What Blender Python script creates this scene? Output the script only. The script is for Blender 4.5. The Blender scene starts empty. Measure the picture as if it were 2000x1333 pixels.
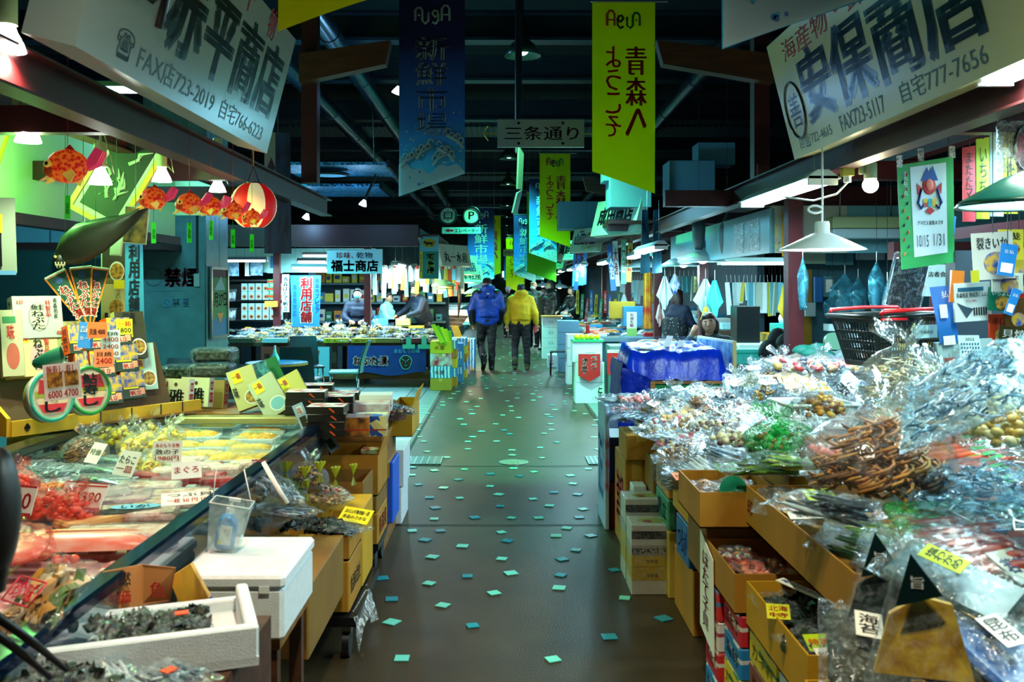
import bpy,bmesh,math,random
from mathutils import Vector,Matrix,noise,Euler
R=random.Random(7)
SC=bpy.context.scene
COL=SC.collection
PI=math.pi
V3=Vector
# ---------------------------------------------------------------- camera, world, exposure
F=1800.0  # focal length in pixels of the 2000 x 1333 frame
CX,CY,EYE=985.0,560.0,1.6  # vanishing point of the aisle, eye height
cam=bpy.data.cameras.new('camera')
cam.sensor_fit='HORIZONTAL';cam.sensor_width=36.0;cam.lens=36.0*F/2000
cam.shift_x=(1000-CX)/2000;cam.shift_y=-(666.5-CY)/2000
cam.dof.use_dof=True;cam.dof.focus_distance=8.5;cam.dof.aperture_fstop=5.6
cam.clip_start=0.05;cam.clip_end=200
camo=bpy.data.objects.new('camera',cam);COL.objects.link(camo)
camo.location=(0,0,EYE);camo.rotation_euler=(PI/2,0,0)
SC.camera=camo
vs=SC.view_settings
SC.display_settings.display_device='sRGB'
vs.view_transform='Standard';vs.look='None';vs.gamma=1.0;vs.exposure=0.8;vs.use_curve_mapping=False
SC.cycles.max_bounces=6;SC.cycles.diffuse_bounces=3;SC.cycles.glossy_bounces=3
SC.cycles.transparent_max_bounces=20;SC.cycles.transmission_bounces=4
SC.cycles.sample_clamp_indirect=3.0;SC.cycles.sample_clamp_direct=30.0
SC.cycles.caustics_reflective=False;SC.cycles.caustics_refractive=False
SC.cycles.use_light_tree=True
w=bpy.data.worlds.new('world');SC.world=w;w.use_nodes=True
w.node_tree.nodes['Background'].inputs[0].default_value=(0.01,0.035,0.055,1)
w.node_tree.nodes['Background'].inputs[1].default_value=0.35

def lin(h):
    if isinstance(h,str):
        h=h.lstrip('#');c=[int(h[i:i+2],16)/255 for i in(0,2,4)]
        return tuple(x/12.92 if x<=0.04045 else((x+0.055)/1.055)**2.4 for x in c)
    return tuple(h)
def at(px,py,Y):  # point of the place at distance Y seen at that place of the frame
    return V3(((px-CX)*Y/F,Y,EYE-(py-CY)*Y/F))
def on(px,py,z=0.0):  # point on the level z
    Y=F*(EYE-z)/(py-CY)
    return V3(((px-CX)*Y/F,Y,z))

def light(kind,loc,power,color,rot=(0,0,0),size=0.1,sy=None,spot=1.2,blend=0.5,name='lamp_light',parent=None):
    d=bpy.data.lights.new(name,kind);d.energy=power;d.color=lin(color)
    if kind=='AREA':
        d.shape='RECTANGLE';d.size=size;d.size_y=sy or size
    elif kind=='SPOT':
        d.spot_size=spot;d.spot_blend=blend;d.shadow_soft_size=size
    else:d.shadow_soft_size=size
    o=bpy.data.objects.new(name,d);COL.objects.link(o);o.location=loc;o.rotation_euler=rot
    if parent:o.parent=parent
    return o
# ---------------------------------------------------------------- materials
MATS={}
def mat(name,col,rough=0.6,metal=0.0,em=0.0,var=0.0,vscale=8.0,col2=None,spec=0.5,bump=0.0,bscale=60.0,trans=0.0,stretch=None,transl=0,kind='noise',band=(0.35,0.65)):
    if name in MATS:return MATS[name]
    m=bpy.data.materials.new(name);m.use_nodes=True
    nt=m.node_tree;b=nt.nodes['Principled BSDF'];L=nt.links
    c=lin(col);b.inputs['Base Color'].default_value=(*c,1)
    b.inputs['Roughness'].default_value=rough;b.inputs['Metallic'].default_value=metal
    b.inputs['Specular IOR Level'].default_value=spec
    if trans:b.inputs['Transmission Weight'].default_value=trans
    if em:
        b.inputs['Emission Color'].default_value=(*c,1);b.inputs['Emission Strength'].default_value=em
    if var or col2 or bump:
        tc=nt.nodes.new('ShaderNodeTexCoord');mp=nt.nodes.new('ShaderNodeMapping')
        L.new(tc.outputs['Object'],mp.inputs[0])
        if stretch:mp.inputs['Scale'].default_value=stretch
    if var or col2:
        if kind=='noise':
            n=nt.nodes.new('ShaderNodeTexNoise');n.inputs['Scale'].default_value=vscale;n.inputs['Detail'].default_value=4
            fo=n.outputs['Fac']
        elif kind=='voro':
            n=nt.nodes.new('ShaderNodeTexVoronoi');n.inputs['Scale'].default_value=vscale
            fo=n.outputs['Distance']
        elif kind=='cells':
            n=nt.nodes.new('ShaderNodeTexVoronoi');n.inputs['Scale'].default_value=vscale
            sp=nt.nodes.new('ShaderNodeSeparateColor');L.new(n.outputs['Color'],sp.inputs[0]);fo=sp.outputs[0]
        elif kind=='wave':
            n=nt.nodes.new('ShaderNodeTexWave');n.inputs['Scale'].default_value=vscale;n.inputs['Distortion'].default_value=3
            fo=n.outputs['Fac']
        L.new(mp.outputs[0],n.inputs['Vector'])
        r=nt.nodes.new('ShaderNodeValToRGB');L.new(fo,r.inputs[0])
        r.color_ramp.elements[0].position=band[0];r.color_ramp.elements[1].position=band[1]
        c2=lin(col2)if col2 else tuple(x*(1-var)for x in c)
        r.color_ramp.elements[0].color=(*c2,1);r.color_ramp.elements[1].color=(*c,1)
        L.new(r.outputs[0],b.inputs['Base Color'])
        if em:L.new(r.outputs[0],b.inputs['Emission Color'])
    if bump:
        n2=nt.nodes.new('ShaderNodeTexNoise');n2.inputs['Scale'].default_value=bscale;n2.inputs['Detail'].default_value=3
        L.new(mp.outputs[0],n2.inputs['Vector'])
        bp=nt.nodes.new('ShaderNodeBump');bp.inputs['Strength'].default_value=min(1,bump);bp.inputs['Distance'].default_value=0.01
        L.new(n2.outputs['Fac'],bp.inputs['Height']);L.new(bp.outputs[0],b.inputs['Normal'])
    if transl:
        tl=nt.nodes.new('ShaderNodeBsdfTranslucent');mx=nt.nodes.new('ShaderNodeMixShader');mx.inputs[0].default_value=transl;tl.inputs[0].default_value=(*c,1)
        L.new(b.outputs[0],mx.inputs[1]);L.new(tl.outputs[0],mx.inputs[2]);L.new(mx.outputs[0],nt.nodes['Material Output'].inputs[0])
    MATS[name]=m
    return m
def film(name,tint,milky,gloss=0.3,scale=30.0):
    """Thin clear plastic: mostly see-through, crinkled, partly milky."""
    if name in MATS:return MATS[name]
    m=bpy.data.materials.new(name);m.use_nodes=True;nt=m.node_tree;nt.nodes.clear();L=nt.links
    N=nt.nodes.new
    out=N('ShaderNodeOutputMaterial');tr=N('ShaderNodeBsdfTransparent');gl=N('ShaderNodeBsdfGlossy');df=N('ShaderNodeBsdfDiffuse')
    m1=N('ShaderNodeMixShader');m2=N('ShaderNodeMixShader')
    gl.inputs['Roughness'].default_value=0.12;gl.inputs['Color'].default_value=(1,1,1,1)
    df.inputs['Color'].default_value=(*lin(tint),1)
    tr.inputs['Color'].default_value=(*[min(1,x*0.25+0.75)for x in lin(tint)],1)
    tc=N('ShaderNodeTexCoord');nz=N('ShaderNodeTexNoise');nz.inputs['Scale'].default_value=scale;nz.inputs['Detail'].default_value=2;nz.inputs['Distortion'].default_value=1.6
    L.new(tc.outputs['Object'],nz.inputs['Vector'])
    bp=N('ShaderNodeBump');bp.inputs['Strength'].default_value=0.6;bp.inputs['Distance'].default_value=0.012
    L.new(nz.outputs['Fac'],bp.inputs['Height'])
    L.new(bp.outputs[0],gl.inputs['Normal'])
    fr=N('ShaderNodeFresnel');fr.inputs[0].default_value=1.5;L.new(bp.outputs[0],fr.inputs['Normal'])
    ma=N('ShaderNodeMath');ma.operation='MULTIPLY_ADD';ma.inputs[1].default_value=0.32;ma.inputs[2].default_value=gloss*.12;ma.use_clamp=True
    L.new(fr.outputs[0],ma.inputs[0])
    rp=N('ShaderNodeValToRGB');L.new(nz.outputs['Fac'],rp.inputs[0])  # folds in the film are milkier
    rp.color_ramp.elements[0].position=0.45;rp.color_ramp.elements[0].color=(milky*0.35,)*3+(1,)
    rp.color_ramp.elements[1].position=0.68;rp.color_ramp.elements[1].color=(min(1,milky*2.4),)*3+(1,)
    L.new(rp.outputs[0],m1.inputs[0]);L.new(tr.outputs[0],m1.inputs[1]);L.new(df.outputs[0],m1.inputs[2])
    L.new(ma.outputs[0],m2.inputs[0]);L.new(m1.outputs[0],m2.inputs[1]);L.new(gl.outputs[0],m2.inputs[2])
    L.new(m2.outputs[0],out.inputs[0])
    MATS[name]=m
    return m
def fl(h,rough=0.6,**k):  # flat colour shortcut
    return mat('c_'+h+('_%d'%int(rough*100)),h,rough,**k)
FILM=film('clear_film','#e4f6ff',0.055,0.10)
FILMS=film('smooth_film','#fff0e0',0.03,0.05,9)
FILMB=film('bluish_film','#a8e4ff',0.12,0.18)
FILMW=film('milky_film','#ffffff',0.30,0.12)
FILMP=film('pink_film','#ff9080',0.14,0.10)
FILMG=film('green_film','#30c060',0.25,0.15)
CLEAR=film('clear_plastic_sheet','#d8f0f0',0.08,0.06,6)
INK=fl('#0c1014',0.5);REDI=fl('#c01418',0.5);WHT=mat('white_plastic','#e8eeee',0.4);FOAM=mat('white_foam','#e4ecf0',0.75,var=0.08,vscale=40,bump=0.15,bscale=200)
PAPER=fl('#f2f2ea',0.7);YEL=fl('#f2dc10',0.6);BLUE=fl('#1450b4',0.5);GRN=fl('#10703c',0.5)
CARD=mat('cardboard','#b47c16',0.75,var=0.18,vscale=5,bump=0.1,bscale=90,stretch=(1,1,0.3))
CARD2=mat('cardboard_dark','#86601a',0.75,var=0.2,vscale=5)
CARDY=mat('cardboard_yellow','#cc9812',0.7,var=0.15,vscale=5)
WOOD=mat('wood','#a06c2c',0.6,col2='#704414',vscale=4,stretch=(1,8,8))
WOODY=mat('yellow_wood','#e0ac30',0.6,col2='#8c5810',vscale=9,stretch=(3,3,0.5),band=(0.3,0.55))
REDST=mat('red_steel','#400c10',0.5,var=0.25,vscale=6)
REDPOST=mat('red_post','#520c16',0.5,var=0.2,vscale=8)
STEEL=mat('steel','#8c9698',0.3,metal=0.9);CHROME=mat('chrome','#c8d0d4',0.12,metal=1.0)
BLACK=fl('#0a0c0e',0.4);BLACKM=mat('black_metal','#101418',0.35,metal=0.4);DKBLUE=fl('#0c1c34',0.35)
# ---------------------------------------------------------------- text
TXT={}
def glyphs(s):
    if s not in TXT:
        c=bpy.data.curves.new('t','FONT');c.body=s;c.resolution_u=2
        o=bpy.data.objects.new('t',c);m=o.to_mesh()
        vv=[v.co.copy()for v in m.vertices];ff=[tuple(p.vertices)for p in m.polygons]
        o.to_mesh_clear();bpy.data.objects.remove(o);bpy.data.curves.remove(c)
        if vv:
            x0=min(v.x for v in vv);x1=max(v.x for v in vv);y0=min(v.y for v in vv);y1=max(v.y for v in vv)
            vv=[((v.x-x0)/max(1e-6,x1-x0),(v.y-y0)/max(1e-6,y1-y0))for v in vv]
            asp=(x1-x0)/max(1e-6,y1-y0)
        else:asp=1
        TXT[s]=(vv,ff,asp)
    return TXT[s]
# ---------------------------------------------------------------- mesh builder
class MB:
    def __init__(s):s.v=[];s.f=[];s.m=[];s.s=[];s.mats=[]
    def mi(s,m):
        if m not in s.mats:s.mats.append(m)
        return s.mats.index(m)
    def add(s,vs_,fs,m,smooth=False,T=None):
        o=len(s.v);i=s.mi(m)
        for p in vs_:s.v.append(tuple(T@V3(p))if T else tuple(p))
        for f in fs:s.f.append(tuple(o+k for k in f));s.m.append(i);s.s.append(smooth)
        return s
    def box(s,c,d,m,T=None):
        x,y,z=c;a,b,e=d[0]/2,d[1]/2,d[2]/2
        vv=[(x-a,y-b,z-e),(x+a,y-b,z-e),(x+a,y+b,z-e),(x-a,y+b,z-e),(x-a,y-b,z+e),(x+a,y-b,z+e),(x+a,y+b,z+e),(x-a,y+b,z+e)]
        return s.add(vv,[(3,2,1,0),(4,5,6,7),(0,1,5,4),(1,2,6,5),(2,3,7,6),(3,0,4,7)],m,T=T)
    def b2(s,p,q,m,T=None):  # box between two corners
        return s.box([(p[i]+q[i])/2 for i in range(3)],[abs(q[i]-p[i])for i in range(3)],m,T)
    def rbox(s,p,q,m,r=0.01,T=None):  # box with chamfered vertical and top edges
        x0,y0,z0=p;x1,y1,z1=q;r=min(r,(x1-x0)/3,(y1-y0)/3,(z1-z0)/2.1)
        def ring(e,z):return[(x0+e,y0+r,z),(x0+r,y0+e,z),(x1-r,y0+e,z),(x1-e,y0+r,z),(x1-e,y1-r,z),(x1-r,y1-e,z),(x0+r,y1-e,z),(x0+e,y1-r,z)]
        k=r*0.7
        vv=ring(k,z0)+ring(0,z0+k)+ring(0,z1-k)+ring(k,z1)
        ff=[tuple(range(7,-1,-1)),tuple(range(24,32))]
        for a in range(3):
            for i in range(8):
                j=(i+1)%8;ff.append((a*8+i,a*8+j,a*8+8+j,a*8+8+i))
        return s.add(vv,ff,m,T=T)
    def cyl(s,p0,p1,r0,m,r1=None,n=12,cap=True,T=None,smooth=True):
        p0,p1=V3(p0),V3(p1);r1=r0 if r1 is None else r1
        d=(p1-p0).normalized();a=d.orthogonal().normalized();b=d.cross(a)
        vv=[]
        for p,r in((p0,r0),(p1,r1)):
            for i in range(n):
                t=2*PI*i/n;vv.append(p+a*(r*math.cos(t))+b*(r*math.sin(t)))
        s.add(vv,[(i,(i+1)%n,n+(i+1)%n,n+i)for i in range(n)],m,smooth,T)
        if cap:
            if r0>1e-4:s.add(vv[:n],[tuple(range(n-1,-1,-1))],m,False,T)
            if r1>1e-4:s.add(vv[n:],[tuple(range(n))],m,False,T)
        return s
    def tube(s,pts,r,m,n=6,T=None):
        pts=[V3(p)for p in pts]
        vv=[];up=V3((0.13,0.21,0.97))
        for i,p in enumerate(pts):
            d=(pts[min(i+1,len(pts)-1)]-pts[max(i-1,0)]).normalized()
            a=d.cross(up)
            if a.length<1e-3:a=d.orthogonal()
            a.normalize();b=d.cross(a);rr=r[i]if isinstance(r,(list,tuple))else r
            for k in range(n):
                t=2*PI*k/n;vv.append(p+a*(rr*math.cos(t))+b*(rr*math.sin(t)))
        ff=[]
        for i in range(len(pts)-1):
            for k in range(n):
                k2=(k+1)%n;ff.append((i*n+k,i*n+k2,(i+1)*n+k2,(i+1)*n+k))
        ff.append(tuple(range(n-1,-1,-1)));ff.append(tuple((len(pts)-1)*n+k for k in range(n)))
        return s.add(vv,ff,m,True,T)
    def lathe(s,prof,m,c=(0,0,0),n=24,T=None,sx=1,sy=1):
        vv=[]
        for r,z in prof:
            for i in range(n):
                t=2*PI*i/n;vv.append((c[0]+r*math.cos(t)*sx,c[1]+r*math.sin(t)*sy,c[2]+z))
        ff=[]
        for a in range(len(prof)-1):
            for i in range(n):
                j=(i+1)%n;ff.append((a*n+i,a*n+j,(a+1)*n+j,(a+1)*n+i))
        return s.add(vv,ff,m,True,T)
    def ell(s,c,r,m,n=12,k=8,T=None,rot=None):
        vv=[];ff=[]
        rot=rot or Matrix.Identity(3)
        for a in range(k+1):
            ph=PI*a/k
            for i in range(n):
                t=2*PI*i/n
                vv.append(V3(c)+rot@V3((r[0]*math.sin(ph)*math.cos(t),r[1]*math.sin(ph)*math.sin(t),r[2]*math.cos(ph))))
        for a in range(k):
            for i in range(n):
                j=(i+1)%n;ff.append((a*n+j,a*n+i,(a+1)*n+i,(a+1)*n+j))
        return s.add(vv,ff,m,True,T)
    def poly(s,pts,m,T=None):return s.add(pts,[tuple(range(len(pts)))],m,T=T)
    def slab(s,pts,d,m,T=None):  # polygon extruded by the vector d
        n=len(pts);d=V3(d);vv=[V3(p)for p in pts];vv+=[p+d for p in vv[:n]]
        ff=[tuple(range(n-1,-1,-1)),tuple(range(n,2*n))]+[(i,(i+1)%n,n+(i+1)%n,n+i)for i in range(n)]
        return s.add(vv,ff,m,T=T)
    def disc(s,c,r,m,u=(1,0,0),v=(0,0,1),n=20,ry=None,T=None):
        u,v=V3(u),V3(v);c=V3(c)
        return s.poly([c+u*(r*math.cos(2*PI*i/n))+v*((ry or r)*math.sin(2*PI*i/n))for i in range(n)],m,T)
    def text(s,st,o,u,W,v,H,m,bold=0.015,vert=False,mirror=False,T=None,keep=True):
        o,u,v=V3(o),V3(u).normalized(),V3(v).normalized()
        if vert:
            n=len(st);hh=H/n
            for i,ch in enumerate(st):
                if ch!=' ':s.text(ch,o+v*(H-hh*(i+0.96)),u,W,v,hh*0.92,m,bold,mirror=mirror,T=T)
            return s
        vv,ff,asp=glyphs(st)
        if not ff:return s
        w_,h_=W,H;ox=oy=0
        if keep:
            if asp<0.3*W/H and len(st)==1:w_=max(asp*H,0.12*W)*1.0;ox=(W-w_)/2
            if len(st)==1 and asp>3:h_=max(W/asp,H*0.12);oy=(H-h_)/2
        e=bold*h_*.9 if bold>.012 else 0  # heavier strokes: the glyph again, a little aside
        for dx,dy in(((0,0),)if not e else((e,e),(-e,e),(e,-e),(-e,-e))if bold>.035 else((e,0),(-e,0))):
            s.add([o+u*(ox+w_*((1-a)if mirror else a)+dx)+v*(oy+h_*b+dy)for a,b in vv],ff,m,T=T)
        return s
    def mesh(s,name):
        me=bpy.data.meshes.new(name);me.from_pydata(s.v,[],s.f)
        for m in s.mats:me.materials.append(m)
        me.polygons.foreach_set('material_index',s.m);me.polygons.foreach_set('use_smooth',s.s)
        me.update();return me
    def build(s,name,parent=None):return obj(name,s.mesh(name),parent)
def obj(name,me,parent=None,T=None):
    o=bpy.data.objects.new(name,me);COL.objects.link(o)
    if parent:o.parent=parent
    if T:o.matrix_local=T
    return o
LABELS=set()
def tag(o,label,cat,group=None,kind=None):
    o['label']=label;o['category']=cat
    if label in LABELS and not group:print('DUP',label)
    LABELS.add(label)
    if group:o['group']=group
    if kind:o['kind']=kind
    return o
def thing(name,label,cat,loc=(0,0,0),rz=0,group=None,rx=0,ry=0,sc=1,tilt=0):
    o=bpy.data.objects.new(name,None);COL.objects.link(o);o.empty_display_size=0.05
    o.location=loc;o.rotation_euler=(rx,ry,rz);o.scale=(sc,sc,sc)if not isinstance(sc,tuple)else sc
    if tilt:o.rotation_euler=(Matrix.Rotation(tilt,3,'X')@Euler((rx,ry,rz)).to_matrix()).to_euler()
    return tag(o,label,cat,group)
def part_of(mb,name,t):  # a part whose mesh was laid out in world coordinates
    bpy.context.view_layer.update();o=mb.build(name,t);o.matrix_basis=t.matrix_world.inverted();return o
def struct(name,mb):
    o=mb.build(name);o['kind']='structure';return o
def single(mb,name,label,cat,loc=(0,0,0),rot=(0,0,0),group=None,me=None):
    o=obj(name,me or mb.mesh(name));o.location=loc;o.rotation_euler=rot
    return tag(o,label,cat,group)
ORD1=['first','second','third','fourth','fifth','sixth','seventh','eighth','ninth','tenth','eleventh','twelfth','thirteenth','fourteenth','fifteenth','sixteenth','seventeenth','eighteenth','nineteenth','twentieth']
ORD=['nearest']+ORD1[1:]
# ---------------------------------------------------------------- large lights of the hall (inside their lamps)
TEAL='#58e8d8';COOL='#b8f0ff';WARM='#fff0c0'
DOMES=[(1.3,4.35,0.22),(11.0,4.35,0.22),(19.5,4.3,0.22),(24.5,4.3,0.22),(31,4.3,0.25),(36,4.3,0.25),(41,4.3,0.25)]  # first dome is unseen, added to light the banner fronts
# ---------------------------------------------------------------- hall shell
floor=MB()
FM=mat('floor_concrete','#40331f',0.40,var=0.35,vscale=3.0,bump=0.25,bscale=120,spec=0.4)
FT=mat('floor_side_tile','#6e8486',0.35,var=0.2,vscale=4)
DK=fl('#15130f',0.8)
floor.b2((-12,-1,-0.1),(9,46,0),FM)
floor.add([(-12,8.7,0.002),(-0.98,8.7,0.002),(-0.98,14.6,0.002),(-12,14.6,0.002)],[(0,1,2,3)],FT)
def line(a,b,wd,m=DK,z=0.004):
    a,b=V3((*a,z)),V3((*b,z));d=(b-a).normalized();n=V3((-d.y,d.x,0))*wd/2
    floor.add([a-n,b-n,b+n,a+n],[(0,1,2,3)],m)
for y in(6.17,8.2):line((-4,y),(4,y),0.018)
line((-0.93,8.2),(-0.93,20),0.03);line((-4,14.6),(1.2,14.6),0.03);line((1.1,8.2),(1.1,20),0.03)
line((-4,20),(4,20),0.03);line((-4,29),(4,29),0.04)
GR=mat('grate_steel','#7c98a0',0.35,metal=0.5)
floor.add([(1.14,8.2,0.003),(1.5,8.2,0.003),(1.5,14,0.003),(1.14,14,0.003)],[(0,1,2,3)],FT)
for i in range(28):
    line((-1.42,8.75+i*0.2),(-1.0,8.75+i*0.2),0.02)
for x in(-1.2,-1.42,-2.2,-3):line((x,8.7),(x,14.6),0.012)
for i in range(24):line((1.14,8.3+i*0.2),(1.5,8.3+i*0.2),0.02)
struct_floor=None
MINT=fl('#6fd8c0',0.3);TEALT=fl('#1e8c9c',0.3);PALE=fl('#86b4a8',0.3)
TL=[(785,1288,0),(1080,1290,0),(765,1217,0),(923,1224,1),(1190,1246,1),(865,1184,0),(965,1160,0),(1092,1150,0),(1220,1170,0),(1296,1210,1),(838,1141,0),(765,1172,1),(747,1131,1),(1095,1125,1),(998,1121,0),(913,1127,1),(844,1089,0),(1098,1094,1),(980,1093,0),(903,1068,0),(1200,1115,1),(830,1056,1),(805,1038,0),(860,1038,1),(991,1058,1),(979,1041,0),(1086,1048,0),(1125,1076,1),(1154,1048,1),(1107,1033,0),(848,1015,0),(927,1012,1),(999,1013,0),(1052,1013,0),(1131,1012,1),(1201,1008,0),(850,993,1),(977,990,1),(1073,989,0),(1139,996,0),(1175,986,1),(839,973,1),(898,974,0),(974,967,0),(1041,976,0),(1082,963,1),(1128,967,1),(817,948,1),(866,954,0),(957,951,0),(895,938,1),(1119,946,0),(805,929,0),(958,927,1),(1015,931,1),(1114,930,0),(1149,917,0),(1191,935,0),(848,920,0),(907,918,0),(1003,916,0),(1043,923,0),(806,914,1)]
def tile(x,y,k,j):
    h=0.036+0.004*math.sin(j*3.7);a=PI/4+0.5*math.sin(j*2.3);z=0.003
    floor.slab([(x+h*1.2*math.cos(a+i*PI/2),y+h*1.2*math.sin(a+i*PI/2),z-0.001)for i in range(4)],(0,0,0.004),(MINT,TEALT,PALE)[k])
for j,(px,py,k)in enumerate(TL):
    p=on(px,py);tile(p.x,p.y,k,j)
j=0;y=8.6
while y<30:
    for i in range(5):
        x=-0.85+i*0.45+R.uniform(-0.16,0.16)
        tile(x,y+R.uniform(-0.15,0.15),R.choice((2,2,0,1)),j);j+=1
    y+=0.42
struct_floor=struct('floor',floor)
mc=MB();MH=mat('manhole_cover','#b8bca8',0.35,metal=0.3,col2='#50564c',kind='voro',vscale=90)
mc.cyl((0,0,0),(0,0,0.006),0.13,MH,n=28);mc.lathe([(0.125,0.006),(0.135,0.008),(0.135,0.0)],STEEL,n=28)
single(mc,'manhole_cover','round pale metal manhole cover in the middle of the aisle floor','manhole cover',on(1003,904))
for px0,px1,py0,py1,nm in((780,866,894,909,'on the booth side with round tables'),(1150,1196,894,909,'beside the dried goods boxes')):
    g=MB();a=on(px0,py1);b=on(px1,py0);x0,x1=sorted((a.x,b.x));x1=x1
    for i in range(14):g.b2((x0,a.y+i*(b.y-a.y)/14,0.004),(x1,a.y+(i+0.5)*(b.y-a.y)/14,0.012),GR)
    for i in range(7):g.b2((x0+i*(x1-x0)/6.2,a.y,0.004),(x0+i*(x1-x0)/6.2+0.012,b.y,0.013),GR)
    single(g,'floor_grate','short metal drain grate let into the floor '+nm,'grate')
DARKC=mat('dark_ceiling','#0e1c28',0.9,var=0.4,vscale=0.5)
CORR=mat('corrugated_panel','#203848',0.7,col2='#0a141c',kind='wave',vscale=3)
DKST=mat('dark_blue_steel','#182c3c',0.5,var=0.2,vscale=3)
c=MB();c.b2((-12,-1,5.4),(9,46,5.5),DARKC);struct('ceiling',c)
WL=mat('hall_wall','#2c3a40',0.8,var=0.2,vscale=1)
c=MB();c.b2((-12.2,-1,0),(-12,46,5.5),WL);struct('wall_left',c)
c=MB();c.b2((9,-1,0),(9.2,46,5.5),WL);struct('wall_right',c)
c=MB();c.b2((-12,46,0),(9,46.2,5.5),mat('end_wall','#4c5450',0.8));c.b2((-3,45.9,0),(2.2,46,2.4),mat('end_shutter','#3c4a50',0.6,col2='#26323a',kind='wave',vscale=8));struct('wall_back',c)
ys=[11.4,13.6,16.8,20.5,24.5,29,34,40]
for i,y in enumerate(ys):
    b=MB();b.b2((-11.5,y-0.12,4.62),(8.8,y+0.12,4.66),DKST);b.b2((-11.5,y-0.012,4.66),(8.8,y+0.012,4.95),DKST);b.b2((-11.5,y-0.12,4.95),(8.8,y+0.12,4.99),DKST)
    o=b.build('trim_%d'%(i+1));o['kind']='structure'
    if i in(2,4,5,6):
        p=MB();p.b2((-9,y+0.5,4.6),(7,y+1.7,4.65),CORR);o=p.build('trim_%d'%(i+11));o['kind']='structure'
for i,x in enumerate((-2.76,-1.93,2.6)):
    p=MB();z=4.4
    p.cyl((x,3.0,z),(x,40,z),0.12,mat('duct','#30485a',0.3,metal=0.7),n=14)
    for k in range(16):p.cyl((x,3.2+k*2.3,z),(x,3.26+k*2.3,z),0.13,mat('duct',''),n=14)
    single(p,'air_duct',['long round metal air duct under the dark ceiling, over the freezer stall','long round metal air duct under the dark ceiling, beside the blue banner','long round metal air duct under the ceiling above the dried goods stall'][i],'duct',group='ceiling ducts')
# high dome lamps down the middle of the aisle
for i,(Y,z,r)in enumerate(DOMES):
    t=thing('pendant_lamp',['dome lamp over the aisle before the blue and yellow banners','wide unlit-looking dome lamp above the three kanji street sign, nearest of the aisle row','dome lamp over the aisle just below the street sign, second of the row','third dome lamp down the aisle, above the small green glow','fourth dome lamp down the middle of the aisle','fifth dome lamp down the middle of the aisle','farthest dome lamp down the middle of the aisle'][i],'lamp',(0.22 if i==1 else 0.1,Y,z),group='high dome lamps over the aisle')
    s=MB();s.lathe([(0.05,0.26),(0.07,0.2),(0.15,0.13),(r,0.0),(r*0.97,0.0),(0.14,0.12),(0.04,0.17)],mat('lamp_shade_green','#3c5c50',0.3,metal=0.5),n=28);s.build('lamp_shade',t)
    s=MB();s.cyl((0,0,0.24),(0,0,0.42),0.05,BLACKM);s.cyl((0,0,0.4),(0,0,5.4-z),0.012,BLACKM,n=6);s.build('stem',t)
    s=MB();s.ell((0,0,0.07),(0.07,0.07,0.06),mat('dome_bulb','#c8fff0',em=6.0 if i else 2.0));s.build('bulb',t)
    light('SPOT',(0,0,0.02),(480,1700,1300,800,450,350,600)[i],('#f0e8c8','#70f8a8','#40e8b8','#40d8b0',TEAL,TEAL,TEAL)[i],size=0.1,spot=1.9,blend=0.9,parent=t)
# beams of the stall rows, red brown steel, both sides of the aisle
for s_,nm in((-1,'freezer stall side'),(1,'dried goods stall side')):
    for k,(x,z)in enumerate(((1.62,2.25),(2.3,2.42))):
        b=MB();y0,y1=1.6,(8.4 if s_<0 else 38);X=s_*((1.62,2.3)if s_<0 else(1.85,2.6))[k]
        b.b2((X-0.05,y0,z-0.01),(X+0.05,y1,z),REDST);b.b2((X-0.006,y0,z),(X+0.006,y1,z+0.13),REDST);b.b2((X-0.05,y0,z+0.13),(X+0.05,y1,z+0.14),REDST)
        o=b.build('trim_%d'%(30+k+(s_>0)*2));o['kind']='structure'
    b=MB()
    for y in[2.6,4.1,5.9,7.4]+([10,13,16,19.5,23,27,31,35]if s_>0 else[]):
        b.b2((s_*(1.95 if s_>0 else 1.66),y-0.04,2.28),(s_*4.6,y+0.04,2.4),REDST)
    o=b.build('trim_%d'%(40+(s_>0)));o['kind']='structure'
b=MB();b.b2((-1.47,15,2.4),(-1.37,40,2.55),REDST)
for y in range(15,40,3):b.b2((-6,y-0.05,2.4),(-1.42,y+0.05,2.52),REDST)
b.b2((-8,14.9,2.25),(-1.4,15.0,2.6),REDST);o=b.build('trim_45');o['kind']='structure'
# timber arms that reach into the aisle
for s_,lab in((-1,'wooden cantilever arm on a red steel post beside the blue banner'),(1,'wooden cantilever arm on a red steel post beyond the yellow banner')):
    for k,Y in enumerate((7.0,13.5)):
        if s_<0 and k:continue
        t=thing('roof_bracket',(lab if k==0 else 'farther wooden cantilever arm on the dried goods side of the aisle'),'bracket',(s_*(1.5 if s_<0 else 1.98),Y,0))
        a=MB();x=s_*(0.64 if s_<0 else.83);a.slab([(0.05*s_,-0.05,3.36 if k==0 else 3.1),(-x,-0.05,3.46 if k==0 else 3.2),(-x*0.94,-0.05,3.28 if k==0 else 3.0),(0.05*s_,-0.05,3.14 if k==0 else 2.85)],(0,0.12,0),mat('dark_timber','#54301a',0.6,col2='#3c200e',vscale=3,stretch=(1,6,6)));a.build('timber_arm',t)
        a=MB();a.b2((-0.06,0.08,2.4),(0.06,0.2,4.4),REDST);a.build('post',t)
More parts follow.
